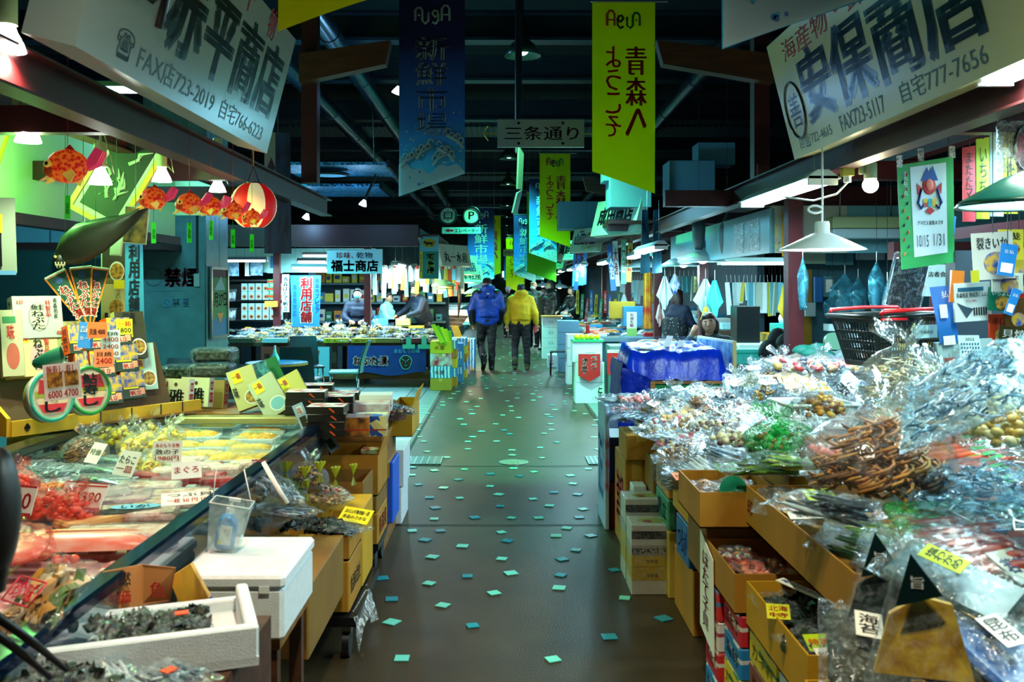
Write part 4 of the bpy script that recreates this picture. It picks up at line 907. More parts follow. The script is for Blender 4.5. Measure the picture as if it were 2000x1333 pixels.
# pile of black and printed gift boxes at the aisle end of the counter
RPR=mat('red_white_print','#f0e4dc',.4,col2='#c83028',vscale=18,band=(.42,.55));BKB=mat('black_carton','#16140f',.4,var=.3)
k=0
for(px,py,Y,n_,wd)in((600,818,5.35,4,.22),(640,850,5.0,4,.2),(655,812,5.5,3,.22),(670,790,5.8,2,.2),(620,788,5.85,3,.2)):
    for j in range(n_):
        p=at(px,py,Y);z0=p.z+j*.041;B=MB();B.b2((-wd/2,-.08,0),(wd/2,.09,.039),BKB);B.add([(-wd/2,-.08,.0395),(wd/2,-.08,.0395),(wd/2,.09,.0395),(-wd/2,.09,.0395)],[(0,1,2,3)],RPR)
        B.slab([(.02,-.081,.03),(.05,-.081,.006),(.055,-.081,.01),(.03,-.081,.033)],(0,-.001,0),OR)
        g_place(B,'snack_carton','flat black carton with red printed top, %s up in the %s pile'%(ORD[j]if j else 'lowest',['back','front','middle','far','farthest'][k]),'carton',(p.x,p.y,z0),R.uniform(-.06,.06)+.05,0,'black cartons at the freezer corner')
    k+=1
for i,(px,py,Y,m,d)in enumerate(((690,848,5.05,mat('brown_print','#c07828',.4,col2='#402008',vscale=20),(.18,.16,.1)),(725,848,5.15,mat('stripe_print','#e8dc90',.4,col2='#1c4c9c',kind='cells',vscale=22),(.18,.18,.11)),(712,812,5.6,mat('white_print','#f0ece4',.4,col2='#d89890',vscale=14),(.3,.2,.08)),(735,800,5.8,PAPER,(.2,.18,.1)))):
    B=MB();B.b2((-d[0]/2,-d[1]/2,0),(d[0]/2,d[1]/2,d[2]),m);B.b2((-d[0]/2,-d[1]/2-.001,d[2]*.3),(d[0]/2,-d[1]/2,d[2]*.36),REDI)
    g_place(B,'snack_box',['brown printed box','box with yellow blue and red stripes','white and pink printed box','plain white box'][i]+' in the pile at the counter end','box',at(px,py,Y),.08)
for i,(px,py,kd)in enumerate(((610,785,'peanut'),(650,775,'squid'),(700,795,'whitebait'),(745,800,'shrimp'),(770,812,'jerky'),(785,805,'candy'),(720,785,'cod'),(760,792,'silver'))):
    pack(kd,at(px,py+8,5.9),R.uniform(-.6,.6),'shiny bag of %s, %s on top of the carton pile'%(sn(kd),ORD1[i]),'bags on the carton pile',.75,i)
# ---------------------------------------------------------------- cardboard boxes
def carton(name,lb,lo,hi,m=CARD,open_=False,flaps=(),texts=(),tape=True,rz=0,group=None,cat='cardboard box'):
    """box between two corners; texts: (face, u0, v0, w, h, string, material)  face 'f' faces the camera, 'r' +x, 'l' -x"""
    lo,hi=V3(lo),V3(hi);c0=V3(((lo.x+hi.x)/2,(lo.y+hi.y)/2,lo.z));w,d,h=hi.x-lo.x,hi.y-lo.y,hi.z-lo.z
    t=thing(name,lb,cat,c0,rz,group);B=MB();a,b_=w/2,d/2;k=.006
    if open_:
        B.b2((-a,-b_,0),(a,b_,k),m)
        for p,q in(((-a,-b_,0),(a,-b_+k,h)),((-a,b_-k,0),(a,b_,h)),((-a,-b_+k,0),(-a+k,b_-k,h)),((a-k,-b_+k,0),(a,b_-k,h))):B.b2(p,q,m)
    else:B.rbox((-a,-b_,0),(a,b_,h),m,.006)
    bd=B.build('body',t)
    if tape and not open_:
        B=MB();B.b2((-.03,-b_-.001,h*.75),(.03,b_+.001,h+.001),fl('#c8a040',.3));B.build('tape',bd)
    for f in flaps:
        B=MB();x=.1
        P={'f':[(-a,-b_,h),(a,-b_,h),(a,-b_-.06,h+.08),(-a,-b_-.06,h+.08)],'b':[(-a,b_,h),(a,b_,h),(a-.01,b_+.02,h+x),(-a+.01,b_+.02,h+x)],'r':[(a,-b_,h),(a,b_,h),(a+.03,b_-.02,h+x),(a+.03,-b_+.01,h+x)],'l':[(-a,-b_,h),(-a,b_,h),(-a-.05,b_-.02,h+x),(-a-.05,-b_+.01,h+x)]}[f]
        B.slab(P,(0,.004,0)if f in 'fb' else(.004,0,0),m);B.build('flap',t)
    if texts:
        B=MB()
        for f,u0,v0,w_,h_,s,mm in texts:
            if f=='f':B.text(s,(-a+u0*w,-b_-.002,v0*h),(1,0,0),w_*w,(0,0,1),h_*h,mm,.02)
            elif f=='r':B.text(s,(a+.002,-b_+u0*d,v0*h),(0,1,0),w_*d,(0,0,1),h_*h,mm,.02)
            else:B.text(s,(-a-.002,b_-u0*d,v0*h),(0,-1,0),w_*d,(0,0,1),h_*h,mm,.02)
        B.build('printing',bd)
    return t
TG=fl('#2c5c50',.7);BRI=fl('#3c2c10',.7)
bbox=carton('cardboard_box','large cardboard box with a bridge emblem at the stack bottom behind the foam box',(-1.0,3.95,.2),(-.665,4.28,.42),CARD,texts=[('r',.1,.3,.8,.35,'食品株式会社',BRI)])
t=carton('cardboard_box','cardboard box with phone digits printed, above the bridge emblem box',(-1.0,3.95,.425),(-.665,4.28,.52),CARD,open_=True,tape=False,texts=[('f',.55,.2,.25,.5,'2887',BRI)])
B=MB()
for k in range(4):B.tube([(-.98+.1+.02*k,3.948,.245+.0*k),(-.86+.01*k,3.948,.27+.008*k),(-.78+.004*k,3.948,.3+.01*k)],.003,BRI,4)
B.disc((-.9,3.948,.30),.016,BRI,n=12)
for k in range(3):B.tube([(-.8+.018*k,3.948,.335),(-.79+.02*k,3.948,.29),(-.765+.03*k,3.948,.245)],.004,BRI,4)
part_of(B,'emblem',bbox)
carton('cardboard_box','cardboard box stood behind the bridge emblem box',(-1.0,4.29,.2),(-.66,4.62,.56),CARDY)
t=thing('platform_trolley','low black wheeled trolley under the bridge emblem box, draped with a plastic sheet','trolley',(-.83,4.25,0))
B=MB();B.b2((-.2,-.33,.15),(.2,.38,.19),BLACK);B.build('platform',t)
for x in(-.15,.15):
    for y in(-.26,.3):B=MB();B.cyl((x-.015,y,.06),(x+.015,y,.06),.06,BLACK,n=16);B.box((x,y,.13),(.04,.05,.05),STEEL);B.build('wheel',t)
B=MB();g=[]
for i in range(9):
    for j in range(6):u=i/8;v=j/5;g.append((.19+.03*v+.015*math.sin(u*12+v*2),-.34+u*.2+.25*(0 if u<.5 else 1),.195-.17*v*(1 if i in(0,1,2,6,7,8)else.4)))
B.add(g,[(i*6+j,i*6+6+j,i*6+7+j,i*6+j+1)for i in range(8)for j in range(5)],FILMW,True);B.build('plastic_sheet',t)
carton('cardboard_box','wide open cardboard box on top of the three box stack at the aisle',(-1.14,5.1,.44),(-.7,5.5,.665),CARD,open_=True,tape=False,flaps=('r',))
carton('cardboard_box','cardboard box printed with green kanji and a phone number, middle of the stack',(-1.12,5.1,.345),(-.705,5.5,.435),CARD2,texts=[('f',.5,.5,.35,.35,'幸商事',TG),('f',.5,.12,.4,.25,'017-736-2566',TG)])
carton('cardboard_box','cardboard box with red printing, bottom of the three box stack',(-1.12,5.1,.17),(-.70,5.5,.34),CARD,texts=[('f',.6,.35,.32,.4,'THI',REDI),('r',.1,.2,.8,.6,'青森県',REDI)])
t=thing('platform_trolley','small black wheeled dolly under the three box stack','trolley',(-.9,5.3,0))
B=MB();B.b2((-.2,-.18,.13),(.2,.2,.165),BLACK);B.build('platform',t)
for x in(-.16,.16):
    for y in(-.12,.15):B=MB();B.cyl((x-.02,y,.062),(x+.02,y,.062),.062,BLACK,n=18);B.box((x,y,.12),(.04,.05,.03),STEEL);B.build('wheel',t)
carton('cardboard_box','tall narrow open cardboard box holding vacuum packs at the far end of the carton pile',(-.74,6.0,.62),(-.6,6.5,.82),CARDY,open_=True,tape=False,flaps=('r',))
carton('blue_crate_box','deep blue box below the far cardboard box beside the aisle',(-.80,5.75,.12),(-.695,6.1,.5),fl('#1858d0',.5),cat='box')
carton('foam_box','pale foam box on the floor beside the deep blue box',(-.79,6.2,.25),(-.675,6.6,.5),FOAM,cat='foam box',tape=False);carton('foam_box','lower pale foam box on the floor beside the deep blue box',(-.79,6.2,.0),(-.69,6.6,.245),FOAM,cat='foam box',tape=False)
carton('cardboard_box','brown box under the bags of dried fish against the freezer side',(-.99,3.2,.3),(-.68,3.9,.55),CARD2)
carton('cardboard_box','dark brown carton between freezer side and open box',(-1.0,4.7,.1),(-.72,5.05,.6),CARD2,open_=True,tape=False)
for i,(px,py,a)in enumerate(((625,850,-.35),(600,838,-.4),(655,880,-.6))):
    B=gift(.06,.15,.012,fl('#a8c4dc',.4),fl('#305080'),[(.2,.1,.8,.5,mat('dark_pack','')),(.3,.6,.8,.9,PAPER)],[(.3,.62,.7,.85,'珍味',REDI,True)])
    g_place(B,'snack_packet','small printed snack packet standing in the open cardboard box, %s'%['middle one','outermost at the freezer rim','leaning lowest one'][i],'packet',at(px,py,5.15),.2,a*.4,None,ry=a)
B=MB();B.rbox((-.05,-.04,0),(.05,.04,.03),RPR,.005);single(B,'snack_packet','small pink white packet in the corner of the open cardboard box','packet',(-.77,5.3,.64))
carton('cardboard_box','folded brown box flap showing under the striped boxes',(-1.0,5.52,.6),(-.78,5.72,.74),CARDY,open_=True,tape=False)
# dried fish bags on the cardboard boxes
GB='dried fish bags beside the freezer'
for i,(px,py,Y,kd,rz,sc,ry,lb)in enumerate(((530,960,3.75,'silver',.5,1.0,.5,'long upright bag of silvery dried fish with a white paper ribbon'),(560,1010,3.7,'silver',1.3,.85,.1,'lower bag of silvery dried fish behind the basket'),(620,1035,4.0,'kelp',1.4,1.0,.1,'flat shiny bag of dark dried fish with a mint label'),(665,1042,4.05,'silver',1.2,.8,.05,'dark shiny bag on the box edge by the yellow sign'),
     (600,950,4.3,'mushroom',.3,.8,.2,'clear bag of brown dried pods with a gathered top'),(650,970,4.35,'candy',.6,.6,.3,'clear bag of yellow and red sweets in the fish bag pile'),(570,950,4.25,'greenbean',.2,.7,.6,'clear bag with a yellow green flower tie'),(640,985,4.25,'peanut',1,.8,0,'clear bag of brown nuts under the sweets bag'))):
    pack(kd,at(px,py,Y),rz,lb,GB,sc,i,ry=ry*.8,rx=.3*ry)
for i,(px,py)in enumerate(((560,925),(595,935),(625,925),(655,935),(690,930),(600,960))):
    t=thing('cellophane_bow','yellow green cellophane ruffle tied on a fish bag, %s'%['beside the small white sign','second of the row','third of the row','fourth of the row','nearest the open box','low one in front'][i],'bow',at(px,py,4.2),.3*i,GB)
    B=MB()
    for k in range(9):
        a=k*.7;B.add([(0,0,0),(.03*math.cos(a),.015*math.sin(a),.05),(.03*math.cos(a+.6),.015*math.sin(a+.6),.055)],[(0,1,2)],fl('#a0a818',.3));B.add([(0,0,0),(.02*math.cos(a),.01*math.sin(a),-.04),(.02*math.cos(a+.5),.01*math.sin(a+.5),-.04)],[(0,1,2)],fl('#808c10',.3))
    B.build('ruffle',t)
clipcard(506,915,3.9,.065,.07,PAPER,[('青森県産 100',.7,.88,REDI),('ほやほし',.2,.6,INK)],'small white sign with a red top line in the fish bags',.1,0,REDI)
B=MB();card(B,(0,0,0),(1,0,0),(0,1,0),.14,.09,YEL,[('おいしい干物 特価 一袋',.55,.85,INK),('青森のさかな',.2,.45,INK)]);single(B,'price_card','bright yellow sign with black writing lying on the box edge','price card',at(695,1007,4.1),(.5,.1,-.25))
B=MB();B.tube([at(515,905,3.7),at(540,950,3.6),at(560,985,3.6)],.012,PAPER,4);single(B,'paper_ribbon','white paper ribbon with brush writing across the silvery fish bag','ribbon')
# foam box, basket and soap bottle
t=thing('foam_box','large white foam cooler box with a lid, beside the freezer in front of the cardboard','foam box',(-.80,2.9,.565))
B=MB();B.rbox((-.16,-.21,0),(.155,.21,.15),FOAM,.012);B.b2((-.1,-.213,.03),(-.03,-.21,.1),FOAM);B.build('body',t)
B=MB();B.rbox((-.165,-.215,.152),(.16,.215,.19),FOAM,.012);B.b2((.085,-.2165,.14),(.115,-.2,.16),WHT);B.build('lid',t)
t=thing('wooden_stool','rough dark wooden trestle carrying the white foam cooler','trestle',(-.80,2.9,0));
B=MB();B.b2((-.15,-.19,.53),(.14,.19,.562),WOOD);B.build('top',t)
for x in(-.12,.11):
    for y in(-.16,.16):B=MB();B.b2((x-.02,y-.02,0),(x+.02,y+.02,.53),mat('dark_timber',''));B.build('leg',t)
t=thing('hanging_basket','small clear plastic basket hung by cords on the freezer rim, holding a soap bottle','basket',at(437,1072,2.95)+V3((0,0,0)),.1,ry=.18)
B=MB();PLB=film('clear_basket','#e0f0f0',.3,.1,4);w0,w1,h=.045,.062,.15
for a,b_ in(((-1,-1),(1,-1)),((1,-1),(1,1)),((1,1),(-1,1)),((-1,1),(-1,-1))):B.slab([(a[0]*w0,a[1]*w0*.8,0),(b_[0]*w0,b_[1]*w0*.8,0),(b_[0]*w1,b_[1]*w1*.8,h),(a[0]*w1,a[1]*w1*.8,h)],(0,0,.001),PLB)
B.b2((-w0,-w0*.8,0),(w0,w0*.8,.003),PLB)
B.build('body',t);B=MB();P4=[(-w1,-w1*.8,h),(w1,-w1*.8,h),(w1,w1*.8,h),(-w1,w1*.8,h),(-w1,-w1*.8,h)];B.tube(P4,.003,fl('#c8d8d4'),6);B.build('rim',t)
B=MB();B.tube([(-w1,0,h),(-w1-.01,.02,h+.09),(-w1-.05,.03,h+.1)],.002,WHT);B.build('cord',t);B=MB();B.tube([(w1,0,h),(w1-.05,.04,h+.1)],.002,WHT);B.build('cord',t)
t=thing('soap_bottle','blue liquid soap pump bottle with white label, in the hanging basket','bottle',at(437,1068,2.95),.1,ry=.18)
B=MB();B.lathe([(0,0),(.03,0),(.032,.01),(.032,.085),(.022,.1),(.014,.108),(0,.108)],mat('blue_liquid','#0c94e0',.15),n=18);B.build('bottle',t)
B=MB();B.cyl((0,0,.108),(0,0,.125),.013,WHT);B.cyl((0,0,.125),(0,0,.15),.005,WHT);B.box((.008,0,.153),(.035,.014,.01),WHT);B.build('pump',t)
B=MB();B.b2((-.014,-.0345,.015),(.022,-.032,.075),PAPER);B.text('石けん',(-.005,-.0355,.03),(1,0,0),.02,(0,0,1),.035,fl('#606878'),.0,vert=True);B.box((-.012,-.0348,.022),(.008,.001,.014),YEL);B.build('label_sheet',t)
# near bottom-left: foam tray, folded signs, yellow slats
t=thing('foam_tray','white foam tray with black seaweed packs at the near end of the freezer','foam tray',(-.86,2.2,.73),.35)
B=MB()
B.b2((-.25,-.18,0),(.25,.18,.02),FOAM)
for p,q in(((-.25,-.18,0),(.25,-.15,.09)),((-.25,.15,0),(.25,.18,.05)),((-.25,-.15,0),(-.22,.15,.09)),((.22,-.15,0),(.25,.15,.09))):B.rbox(p,q,FOAM,.006)
B.build('body',t)
SW=mat('seaweed_black','#141410',.2,col2='#585030',vscale=90,bump=1,bscale=180)
for i,(px,py,Y,kd,sc)in enumerate(((355,1225,2.2,'kelp',.62),(250,1240,2.15,'kelp',.7),(200,1330,1.95,'whitebait',.7),(330,1340,1.9,'silver',.6),(120,1345,1.85,'kelp',.7))):
    t=pack(kd,at(px,py,Y),.4+.2*i,'clear pack of dark seaweed in the near foam tray, %s'%['with an orange seal on top','folded one beside it','greenish pale one at the edge','near one with an orange strip','nearest under the tongs'][i],'seaweed packs in the near foam tray',sc,i)
    if i in(0,3):B=MB();B.b2((-.025,-.02,.052),(.025,.02,.056),fl('#f04c10'));B.build('seal',t)
t=thing('folded_sign','folded brown price sign with black and red brush writing, standing by the freezer side','sign',at(275,1150,2.42),.2)
for s_,a in((-1,'one'),(1,'two')):
    B=MB();B.slab([(0,0,-.045),(s_*.07,-.03 if s_<0 else.02,-.055+.01),(s_*.09,-.02,.055),(0.0,.01,.06)],(0,.003,0),mat('sign_brown','#c88448',.6));
    B.build('panel',t)
B=MB();B.text('天然',(-.07,-.03,.015),(1,.3,0),.05,(0,0,1),.035,INK,.03);B.text('特価',(-.065,-.032,-.03),(1,.3,0),.045,(0,0,1),.035,REDI,.03);B.text('魚',(.025,-.014,-.02),(1,-.3,0),.04,(0,0,1),.04,REDI,.03);B.build('lettering',t)
for i,(pts,lb)in enumerate(((((330,1130),(372,1103),(425,1200),(375,1240)),'yellow knotty wooden board with a blue stripe leaning behind the seaweed tray'),(((432,1300),(468,1268),(500,1345),(440,1375)),'yellow knotty wooden plank standing below the near foam tray'))):
    B=MB();B.slab([at(*p,2.45)for p in pts],(.0,.02,0),WOODY)
    if i==0:B.slab([at(398,1178,2.44),at(412,1165,2.44),at(416,1172,2.44),at(400,1186,2.44)],(0,.005,0),fl('#1850c0'))
    single(B,'wooden_board',lb,'board')
B=MB();B.b2((-1.0,1.75,0),(-.62,2.45,.725),mat('dark_timber',''));single(B,'side_table','dark wooden side table under the near foam tray','table')
# ================================================================ above the freezer: spot lamps, lit wall panel, picture, goldfish lanterns
GREENW=mat('painted_panel','#c8e0b0',.6,var=.08,vscale=2);BULB=mat('bulb_glow','#f4fff0',em=14.0)
B=MB();B.b2((-3.05,2.6,2.05),(-3.0,8.4,2.66),GREENW);B.b2((-3.06,2.6,1.98),(-2.95,8.4,2.05),mat('dark_wine','#3c1418',.6));o=B.build('trim_50');o['kind']='structure'
B=MB();B.b2((-3.0,8.4,2.25),(-2.35,8.45,2.75),GREENW);o=B.build('trim_51');o['kind']='structure'
def spot(px,py,Y,style,lb,power,col='#eaffd0',par=True):
    t=thing('spot_lamp',lb,'lamp',at(px,py,Y));h=.05
    B=MB();B.lathe([(.018,.09),(.03,.06),(.048,.025),(.056,0)],BULB,n=22);B.disc((0,0,0),.056,BULB,(1,0,0),(0,1,0));B.build('bulb',t)
    SL=mat('lamp_socket','#b8c890' if style==0 else '#a8e0b8',.4)
    B=MB();B.cyl((0,0,.085),(0,0,.2),.03,SL,n=14);B.build('socket',t)
    B=MB()
    if style==0:B.b2((-.06,-.02,.13),(-.03,.02,.24),SL);B.b2((-.07,-.03,.24),(.0,.03,.275),SL)
    else:B.cyl((0,0,.2),(0,0,.32),.006,SL,n=6);B.cyl((0,0,.3),(0,0,.36),.035,SL,r1=.03,n=14);B.tube([(.02,0,.25),(.05,0,.15),(.07,0,.05),(.03,0,.1)],.004,SL)
    B.build('bracket',t)
    light('SPOT',(0,0,-.02),power,col,size=.05,spot=2.5,blend=.7,parent=t)
spot(15,100,3.0,0,'glowing spot lamp at the upper edge beside the white signboard',105,'#ffb8a4')
spot(55,278,4.1,0,'glowing spot lamp on a square bracket over the wooden rack',48,'#f4ffd8')
spot(196,360,4.6,1,'glowing green spot lamp hanging on a cord before the calligraphy picture',38,'#c8ffb8')
spot(316,355,5.4,1,'spot lamp behind the row of goldfish lanterns',30,'#c8ffb8')
spot(425,375,6.2,1,'farthest spot lamp above the round lantern',25,'#d8ffc8')
light('POINT',(-2.6,5.0,2.25),30,'#88ff78',size=.08,name='panel_light')  # green fill added to brighten the pale panel, no fixture
t=thing('framed_picture','tilted yellow framed print with a dark brush figure, leaning on the pale panel','picture',at(232,345,5.6),.15,ry=.52)
B=MB();YF=mat('frame_yellow','#c89828',.5)
for p,q in(((-.17,-.02,-.31),(-.14,.02,.31)),((.14,-.02,-.31),(.17,.02,.31)),((-.14,-.02,-.31),(.14,.02,-.28)),((-.14,-.02,.28),(.14,.02,.31))):B.b2(p,q,YF)
B.build('frame',t);B=MB();B.b2((-.14,-.005,-.28),(.14,.01,.28),fl('#b8c4a8'));B.b2((-.115,-.007,-.25),(.115,-.004,.25),fl('#10180f'))
rr=random.Random(5)
for k in range(11):
    x=rr.uniform(-.06,.06);z=rr.uniform(-.15,.18);B.tube([(x,-.009,z),(x+rr.uniform(-.05,.05),-.009,z+.04),(x+rr.uniform(-.05,.05),-.009,z+.09)],[rr.uniform(.004,.016),.012,.004],fl('#a8bc98'),4)
B.build('print',t)
B=MB();B.slab([at(-10,250,5.4),at(22,245,5.4),at(-10,340,5.4)],(0,.02,0),YF);B.slab([at(-10,262,5.39),at(10,258,5.39),at(-10,315,5.39)],(0,.01,0),fl('#b8d8b0'));single(B,'framed_picture','corner of a second yellow frame at the edge of the pale panel','picture')
t=thing('poster','curling white poster of a standing person in a yellow jacket','poster',at(14,480,4.4),.2)
B=MB();B.slab([(-.12,0,-.14),(.04,.01,-.13),(.03,.01,.23),(-.12,0,.23)],(0,.003,0),fl('#7c9078',.6));B.b2((-.12,-.002,-.14),(.04,.0,-.12),fl('#5090b8'));B.build('sheet',t)
B=MB();B.disc((-.045,-.004,.17),.014,fl('#806040'),n=10);B.poly([(-.075,-.004,.06),(-.02,-.004,.06),(-.02,-.004,.15),(-.07,-.004,.15)],fl('#b8a410'));B.b2((-.055,-.006,.06),(-.035,-.004,.15),fl('#1c5c30'));B.poly([(-.065,-.004,-.1),(-.05,-.004,-.1),(-.045,-.004,.06),(-.07,-.004,.06)],BLACK);B.poly([(-.035,-.004,-.1),(-.02,-.004,-.1),(-.025,-.004,.06),(-.045,-.004,.06)],BLACK);B.build('printed_figure',t)
# dried ray
t=thing('dried_monkfish','dark leathery dried fish with a toothed head hanging curved below the pale panel','dried fish',(0,0,0))
LE=mat('leather_fish','#15130a',.45,var=.4,vscale=9)
P=[(288,402,5),(262,425,12),(235,443,22),(205,458,32),(175,470,38),(148,478,38),(130,485,30),(118,500,18)]
B=MB();g=[]
for px,py,r in P:
    for k in range(8):a=2*PI*k/8;c_=at(px,py,4.9);g.append(c_+V3((.3*r/368*math.sin(a),.035*math.sin(a),r/368*math.cos(a)*1.05)))
B.add(g,[(i*8+k,i*8+(k+1)%8,(i+1)*8+(k+1)%8,(i+1)*8+k)for i in range(len(P)-1)for k in range(8)],LE,True);B.build('body',t)
B=MB();B.ell(at(117,508,4.9),(.035,.04,.05),LE,12,8)
for k in range(7):p=at(108+k*3,512+(k%2)*4,4.86);B.cyl(p,p+V3((0,0,-.02)),.004,fl('#d8c8a0'),r1=.001,n=5)
B.ell(at(108,502,4.86),(.008,)*3,fl('#c8b060'),8,5);B.build('head',t)
B=MB();B.tube([at(165,425,4.9),at(165,455,4.9)],.002,PAPER,4);B.tube([at(205,432,4.9),at(205,450,4.9)],.002,PAPER,4);B.build('string',t)
# goldfish paper lanterns
GO=mat('goldfish_orange','#f07020',.45,col2='#c81c10',kind='voro',vscale=62,em=.25);GY=mat('goldfish_yellow','#f0c850',.5,var=.3,em=.2);GP=mat('goldfish_pink','#e03860',.5,em=.2);TAGG=mat('tag_green','#20d020',.6,em=.15)
def goldfish(px,py,Y,s,rz,lb,tagy=None):
    t=thing('goldfish_lantern',lb,'paper lantern',at(px,py,Y),rz,'goldfish lanterns on strings')
    B=MB();B.ell((0,0,0),(s*1.0,s*.62,s*.85),GO,18,12);B.ell((-.72*s,0,-.15*s),(.42*s,.5*s,.45*s),fl('#e85a28',.5),12,8);B.build('body',t)
    for e in(-1,1):B=MB();B.ell((-.8*s,e*.42*s,.05*s),(.2*s,.16*s,.2*s),GY,10,7);B.ell((-.84*s,e*.55*s,.06*s),(.1*s,.06*s,.1*s),BLACK,8,6);B.build('eye',t)
    B=MB()
    for e in(-.35,0,.35):B.slab([(.8*s,e*s*.5,.1*s),(1.35*s,e*s,.95*s),(1.75*s,e*s*1.2,.75*s),(1.45*s,e*s*1.3,.1*s),(.95*s,e*s*.5,-.2*s)],(0,.012,0),GP)
    B.build('tail',t)
    for e in(-1,1):B=MB();B.slab([(-.2*s,e*.5*s,-.4*s),(.35*s,e*.95*s,-.9*s),(.55*s,e*.85*s,-.45*s),(.25*s,e*.5*s,-.1*s)],(0,.01,0),GY);B.slab([(-.9*s,e*.2*s,-.5*s),(-1.2*s,e*.6*s,-.85*s),(-.7*s,e*.5*s,-.7*s)],(0,.01,0),GY);B.build('fin',t)
    B=MB();B.slab([(-.2*s,0,.8*s),(.1*s,0,1.1*s),(.5*s,0,.6*s)],(0,.01,0),fl('#e83020',.5));B.build('top_fin',t)
    B=MB();B.tube([(0,0,s*.8),(0,0,s*.8+.6)],.0015,REDI,4);B.tube([(0,0,-s*.8),(0,0,-s*.8-.06)],.0015,GRN,4);B.build('string',t)
    if tagy:B=MB();z=at(px,tagy,Y).z-at(px,py,Y).z;B.b2((-.011,0,z-.05),(.011,.002,z+.05),TAGG);B.text('金魚',(-.007,-.002,z-.03),(1,0,0),.014,(0,0,1),.05,fl('#0c5c10'),vert=True);B.build('paper_tag',t)
goldfish(132,325,3.9,.085,.2,'largest orange goldfish lantern hanging alone before the green lit wall',405)
for i,(px,py,Y,ty)in enumerate(((300,388,4.4,455),(370,398,4.6,455),(412,403,4.8,450),(455,412,5.0,466),(492,425,5.2,475))):
    goldfish(px,py,Y,(.062,.062,.058,.055,.05)[i],(.2,.5,-.1,.3,.1)[i],'orange goldfish lantern in the row, %s'%['closest to the calligraphy picture','second from the picture','middle of the row','second from the round lantern','in front of the round lantern'][i],ty)
t=thing('round_lantern','round red and white striped paper lantern hanging at the end of the goldfish row','paper lantern',at(495,402,5.6),PI/4)
LR=mat('lantern_red','#c81418',.5,em=.25);LW=mat('lantern_white','#e8dca8',.5,em=.3)
B=MB();n=32;k_=22;vv=[];
for a in range(k_+1):
    ph=PI*(.12+.76*a/k_)
    for i in range(n):th=2*PI*i/n;r=.138*(1+.012*(a%2));vv.append((r*math.sin(ph)*math.cos(th),r*math.sin(ph)*math.sin(th),.145*math.cos(ph)))
for a in range(k_):
    for i in range(n):pass
for sct in range(8):
    ff=[(a*n+(i+1)%n,a*n+i,(a+1)*n+i,(a+1)*n+(i+1)%n)for a in range(k_)for i in range(sct*4,sct*4+4)]
    B.add(vv,ff,LW if sct%2 else LR,True)
B.build('paper_body',t)
for z in(.128,-.135):B=MB();B.cyl((0,0,z),(0,0,z+.012),.055,BLACK,n=20);B.build('rim',t)
B=MB();B.tube([(-.04,0,.14),(0,0,.24),(.04,0,.14)],.003,BLACK);B.tube([(0,0,.24),(0,0,.4)],.003,fl('#a0b020'));B.build('hanger',t)
light('POINT',(-1.55,5.35,1.95),3,'#ffb060',size=.05,name='lantern_light')
t=thing('cloth_banner','dark blue printed sea banner hanging behind the round lantern','banner',at(543,380,7.0),.25)
B=MB();B.slab([(-.1,0,-.45),(.1,0,-.45),(.09,0,.47),(-.1,0,.47)],(0,.004,0),mat('sea_print','#18406c',.6,col2='#0a1c34',vscale=5,stretch=(4,4,1)));B.b2((-.1,-.003,.1),(-.02,0,.47),fl('#7c9890'));B.text('鮮魚',(-.07,-.004,-.05),(1,0,0),.06,(0,0,1),.2,fl('#8ca8a8'),.02,vert=True);B.poly([(-.08,-.005,.2),(-.05,-.005,.13),(-.02,-.005,.2),(-.05,-.005,.28)],fl('#2c2444'));B.build('cloth',t)
for i,(px,py,w_,h_,m,lb)in enumerate(((265,440,.12,.2,mat('photo_print','#302818',.5,col2='#c09048',vscale=14),'small framed food photo hanging at the end of the dried fish'),(228,470,.05,.16,PAPER,'white paper strip with scalloped edge beside the food photo'))):
    B=MB();B.b2((-w_/2-.006,-.004,-h_/2-.006),(w_/2+.006,.0,h_/2+.006),PAPER);B.b2((-w_/2,-.006,-h_/2),(w_/2,-.004,h_/2),m);single(B,'photo_card',lb,'photo card',at(px,py,5.2),(0,.08,.2))
# ================================================================ grey metal pillar with notices, chairs and tables
PIL=mat('pillar_metal','#6c9ca4',.35,metal=.15,var=.25,vscale=5)
t=thing('metal_pillar','wide grey blue metal clad pillar with no smoking notices','pillar',(-3.58,10.4,0))
B=MB();B.b2((-.34,-.4,0),(.34,.4,5.4),PIL);B.b2((.335,-.41,0),(.35,-.40,5.4),STEEL);B.build('cladding',t)
B=MB();B.b2((-.34,-.405,1.55),(.25,-.401,1.9),PIL);B.text('禁煙',(.0-.1,-.409,1.6),(1,0,0),.36,(0,0,1),.2,fl('#6c1c2c'),.04)
B.tube([(-.22+.09*math.cos(a),-.409,1.7+.09*math.sin(a))for a in[k*PI/10 for k in range(21)]],.008,fl('#607884'),4);B.build('sign_plate',t)
B=MB();B.text('禁煙',(-.02,-.408,1.38),(1,0,0),.18,(0,0,1),.09,fl('#68a8d0'),.02);B.tube([(-.08+.045*math.cos(a),-.408,1.425+.045*math.sin(a))for a in[k*PI/8 for k in range(17)]],.005,fl('#68a8d0'),4);B.tube([(-.11,-.408,1.455),(-.05,-.408,1.395)],.005,fl('#68a8d0'),4);B.build('notice',t)
B=MB();B.b2((.22,-.43,1.6),(.28,-.401,1.74),fl('#a8b8b8'));B.cyl((.25,-.415,1.74),(.25,-.415,2.8),.012,BLACK,n=6);B.build('switch_box',t)
t=thing('poster','silver framed date poster on the aisle face of the grey pillar','poster',(-3.22,10.4,1.42))
B=MB();B.b2((-.01,-.3,-.38),(.0,.3,.38),STEEL)
